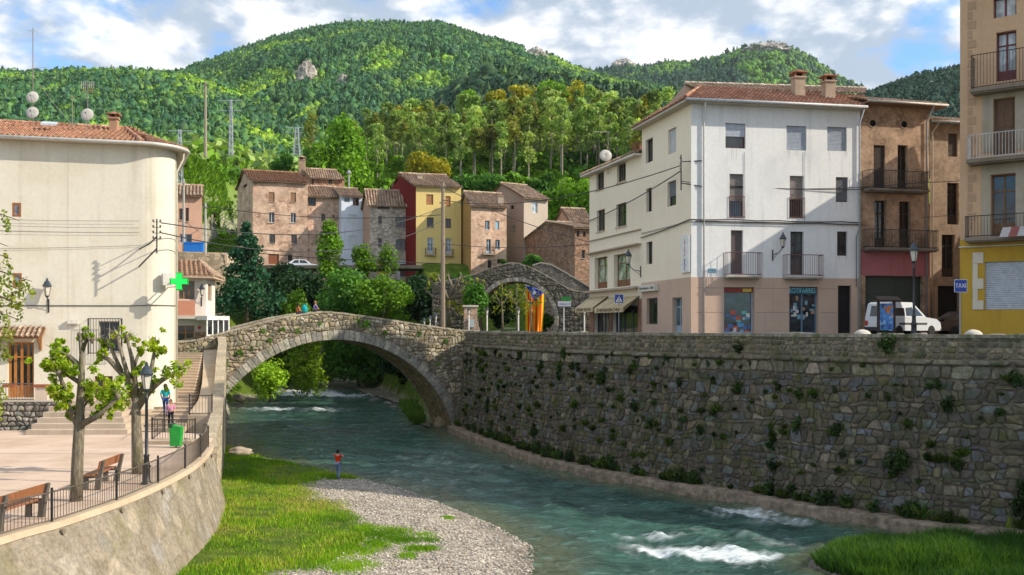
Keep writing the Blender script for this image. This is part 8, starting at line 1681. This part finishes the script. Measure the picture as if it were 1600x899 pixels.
def weeds(rng, n):
    c = []
    for (px, py, s) in ((665, 838, .5), (672, 846, .4), (668, 860, .4), (610, 838, .9), (640, 848, .5), (585, 845, .6), (560, 870, .8), (590, 858, .5), (620, 850, .5), (648, 862, .45), (570, 888, .6), (634, 874, .35), (552, 852, .5), (700, 806, .3), (520, 880, .8), (540, 895, .9), (575, 835, .7)):
        q = G(px, py, .3); k = int(n*s/9); c.append(np.array([q.x, q.y])+rng.normal(size=(k, 2))*np.array([s*.45, s*.5]))
    return np.concatenate(c)
blades('gravel_weeds', 16000, weeds, .05, .14, GP[:4], 6, .018)
def islet(rng, n):
    x = 15.2+rng.uniform(-5.2, 6, n); y = 32.2+rng.uniform(-4, 3.3, n); k = ((x-15.2)/5.0)**2+((y-32.2)/3.1)**2 < 1.0; return np.stack([x, y], 1)[k]
blades('islet_grass', 60000, islet, .22, .62, [(.03, .09, .012), (.045, .12, .014), (.07, .17, .016), (.11, .22, .02)], 8, .024, lean=.45)
def slope_b(rng, n):
    y = rng.uniform(146, 215, n); px = rng.uniform(276, 520, n); return np.stack([(px-800)/F_PX*y, y], 1)
blades('meadow_grass', 110000, slope_b, .5, 1.5, [(.10, .22, .012), (.16, .32, .014), (.2, .36, .016), (.13, .26, .014)], 9, .3, lean=.6)
# pebbles
rng = np.random.default_rng(31); n = 60000; x = rng.uniform(-11, 2, n); y = 27+27*rng.random(n)**1.2; xl = np.interp(y, XL[:, 0], XL[:, 1]); k = (x < xl+.5) & (rng.random(n) < gravelness(x, y)) & (y < 51); x, y = x[k][:16000], y[k][:16000]; n = len(x); s = .022+.05*rng.random(n)**3
v0 = np.array([[1, 0, 0], [-1, 0, 0], [0, 1, 0], [0, -1, 0], [0, 0, 1], [0, 0, -1]]); f0 = np.array([[0, 2, 4], [2, 1, 4], [1, 3, 4], [3, 0, 4], [2, 0, 5], [1, 2, 5], [3, 1, 5], [0, 3, 5]]); a = rng.uniform(0, 6.28, n); R = np.stack([np.stack([np.cos(a), -np.sin(a), 0*a], 1), np.stack([np.sin(a), np.cos(a), 0*a], 1), np.stack([0*a, 0*a, 1+0*a], 1)], 1)
V = np.einsum('nij,kj->nki', R, v0)*(s[:, None]*np.stack([rng.uniform(.8, 1.5, n), rng.uniform(.7, 1.1, n), rng.uniform(.45, .8, n)], 1))[:, None, :]+np.stack([x, y, terrain(x, y)+s*.2], 1)[:, None, :]; pal = np.array([(.5, .46, .4), (.4, .36, .31), (.6, .55, .48), (.3, .28, .26), (.45, .38, .3)])
tag(mesh_np('river_pebbles', V.reshape(-1, 3), (f0[None]+np.arange(n)[:, None, None]*6).reshape(-1, 3), vcol(.9, .15, .1, 20, .1, 'pebble'), cols=np.repeat(pal[rng.integers(0, 5, n)]*rng.uniform(.7, 1.15, (n, 1)), 8, 0), smooth=True), kind='stuff')
def boulder(label, loc, s, seed, c=(.42, .37, .3), group='boulders along the river'):
    bm = bmesh.new(); bmesh.ops.create_icosphere(bm, subdivisions=3, radius=1); 
    for v in bm.verts: v.co = Vector((v.co.x*s[0], v.co.y*s[1], v.co.z*s[2]))*(1+.35*mnoise.noise(v.co*1.3+Vector((seed, 0, 0)))+.2*mnoise.noise(v.co*3+Vector((seed, 3, 0)))+.12*mnoise.cell(v.co*2.2))
    me = bpy.data.meshes.new('boulder'); bm.to_mesh(me); bm.free(); me.materials.append(stucco(c, .5, .3)); me.polygons.foreach_set('use_smooth', [True]*len(me.polygons)); o = bpy.data.objects.new('boulder', me); C.objects.link(o); o.location = loc; tag(o, label, 'boulder', group)
boulder('pale flat boulder in the grass at the foot of the ramp wall', G(374, 706, .5), (.7, .5, .27), 1, (.36, .3, .23)); boulder('tan boulder at the left foot of the bridge arch', G(372, 622, .5), (.8, .7, .5), 2, (.33, .28, .21))
boulder('tan stone block at the base of the arch pier by the river', G(688, 664, .1), (.5, .5, .65), 4, (.3, .24, .17))
rr = random.Random(3)
for k in range(26):
    px = rr.uniform(560, 655); py = np.interp(px, [560, 655], [607, 640])+rr.uniform(-4, 12); q = G(px, py, .05); s = rr.uniform(.12, .32); boulder('grey stone on the gravel bar under the bridge', q, (s*1.3, s, s*.6), 10+k, (.22, .21, .19), 'stones on the gravel bar under the bridge')
gb = tag(mesh_np('gravel_bar', np.array([[*G(px, py, .1)] for px, py in ((548, 604), (585, 602), (640, 606), (668, 630), (672, 668), (655, 662), (640, 636), (600, 622), (570, 614))]), np.array([[8, 7, 6, 5, 4, 3, 2, 1, 0]])[:, ::-1], plain((.2, .18, .14), .95, .1, 0, .4, 'gravel')), kind='structure')
def pierbush(rng, n): x = rng.uniform(-9.5, -6.2, n); y = rng.uniform(79, 100, n); return np.stack([x+(100-y)*.0, y], 1)
blades('bar_grass', 5000, lambda r, n: np.array([[*G(a, b, .1)][:2] for a, b in zip(r.uniform(625, 664, n), r.uniform(628, 662, n)) if a > 618+(b-628)*.8]), .3, .8, [(.06, .13, .015), (.1, .2, .02)], 12, .05, zfun=lambda x, y: np.full(len(x), .08))
# ferns and creepers on the bridge
BL = 'green creeper tuft growing on the face of the old bridge'; BP = [make_proto('bridge_plant', 160+i, PAL['mid']+PAL['lime'], 240, .32, .5, BL, 'plant', 'creepers on the bridge', True) for i in range(2)]; ub = [0, 0]
for k, (px, py, s) in enumerate(((346, 540, 1.1), (372, 556, 1), (352, 575, .9), (440, 518, .7), (465, 521, .8), (420, 535, .7), (393, 548, .6), (569, 512, 1.3), (655, 526, .9), (695, 537, .8), (560, 505, .7), (600, 522, .6), (352, 612, 1.2), (368, 612, 1.2), (640, 560, .6), (684, 570, .6), (500, 508, .5), (410, 520, .6))):
    s_, z_ = BF.px(px, py); o = BP[k % 2]
    if ub[k % 2]: o = o.copy(); C.objects.link(o)
    ub[k % 2] = 1; o.location = BF.p(s_, z_, .08); o.scale = (s, s*.6, s); o.rotation_euler = (0, 0, BF.t.angle_signed(Vector((1, 0))) if False else math.atan2(BF.t.y, BF.t.x))
# ------------------------------------------------------------------ the air between here and the hills
mb = MB(); mb.obox((-2200, -250, -2), (4400, 0, 0), (0, 3300, 0), (0, 0, 690)); m = bpy.data.materials.new('air'); m.use_nodes = True; m.node_tree.nodes.clear()
o_ = m.node_tree.nodes.new('ShaderNodeOutputMaterial'); v_ = m.node_tree.nodes.new('ShaderNodeVolumePrincipled'); v_.inputs['Color'].default_value = (.80, .90, 1.0, 1); v_.inputs['Density'].default_value = 0.00005; v_.inputs['Anisotropy'].default_value = .2
m.node_tree.links.new(v_.outputs[0], o_.inputs['Volume']); hz = mb.build('haze', m); tag(hz, kind='stuff')
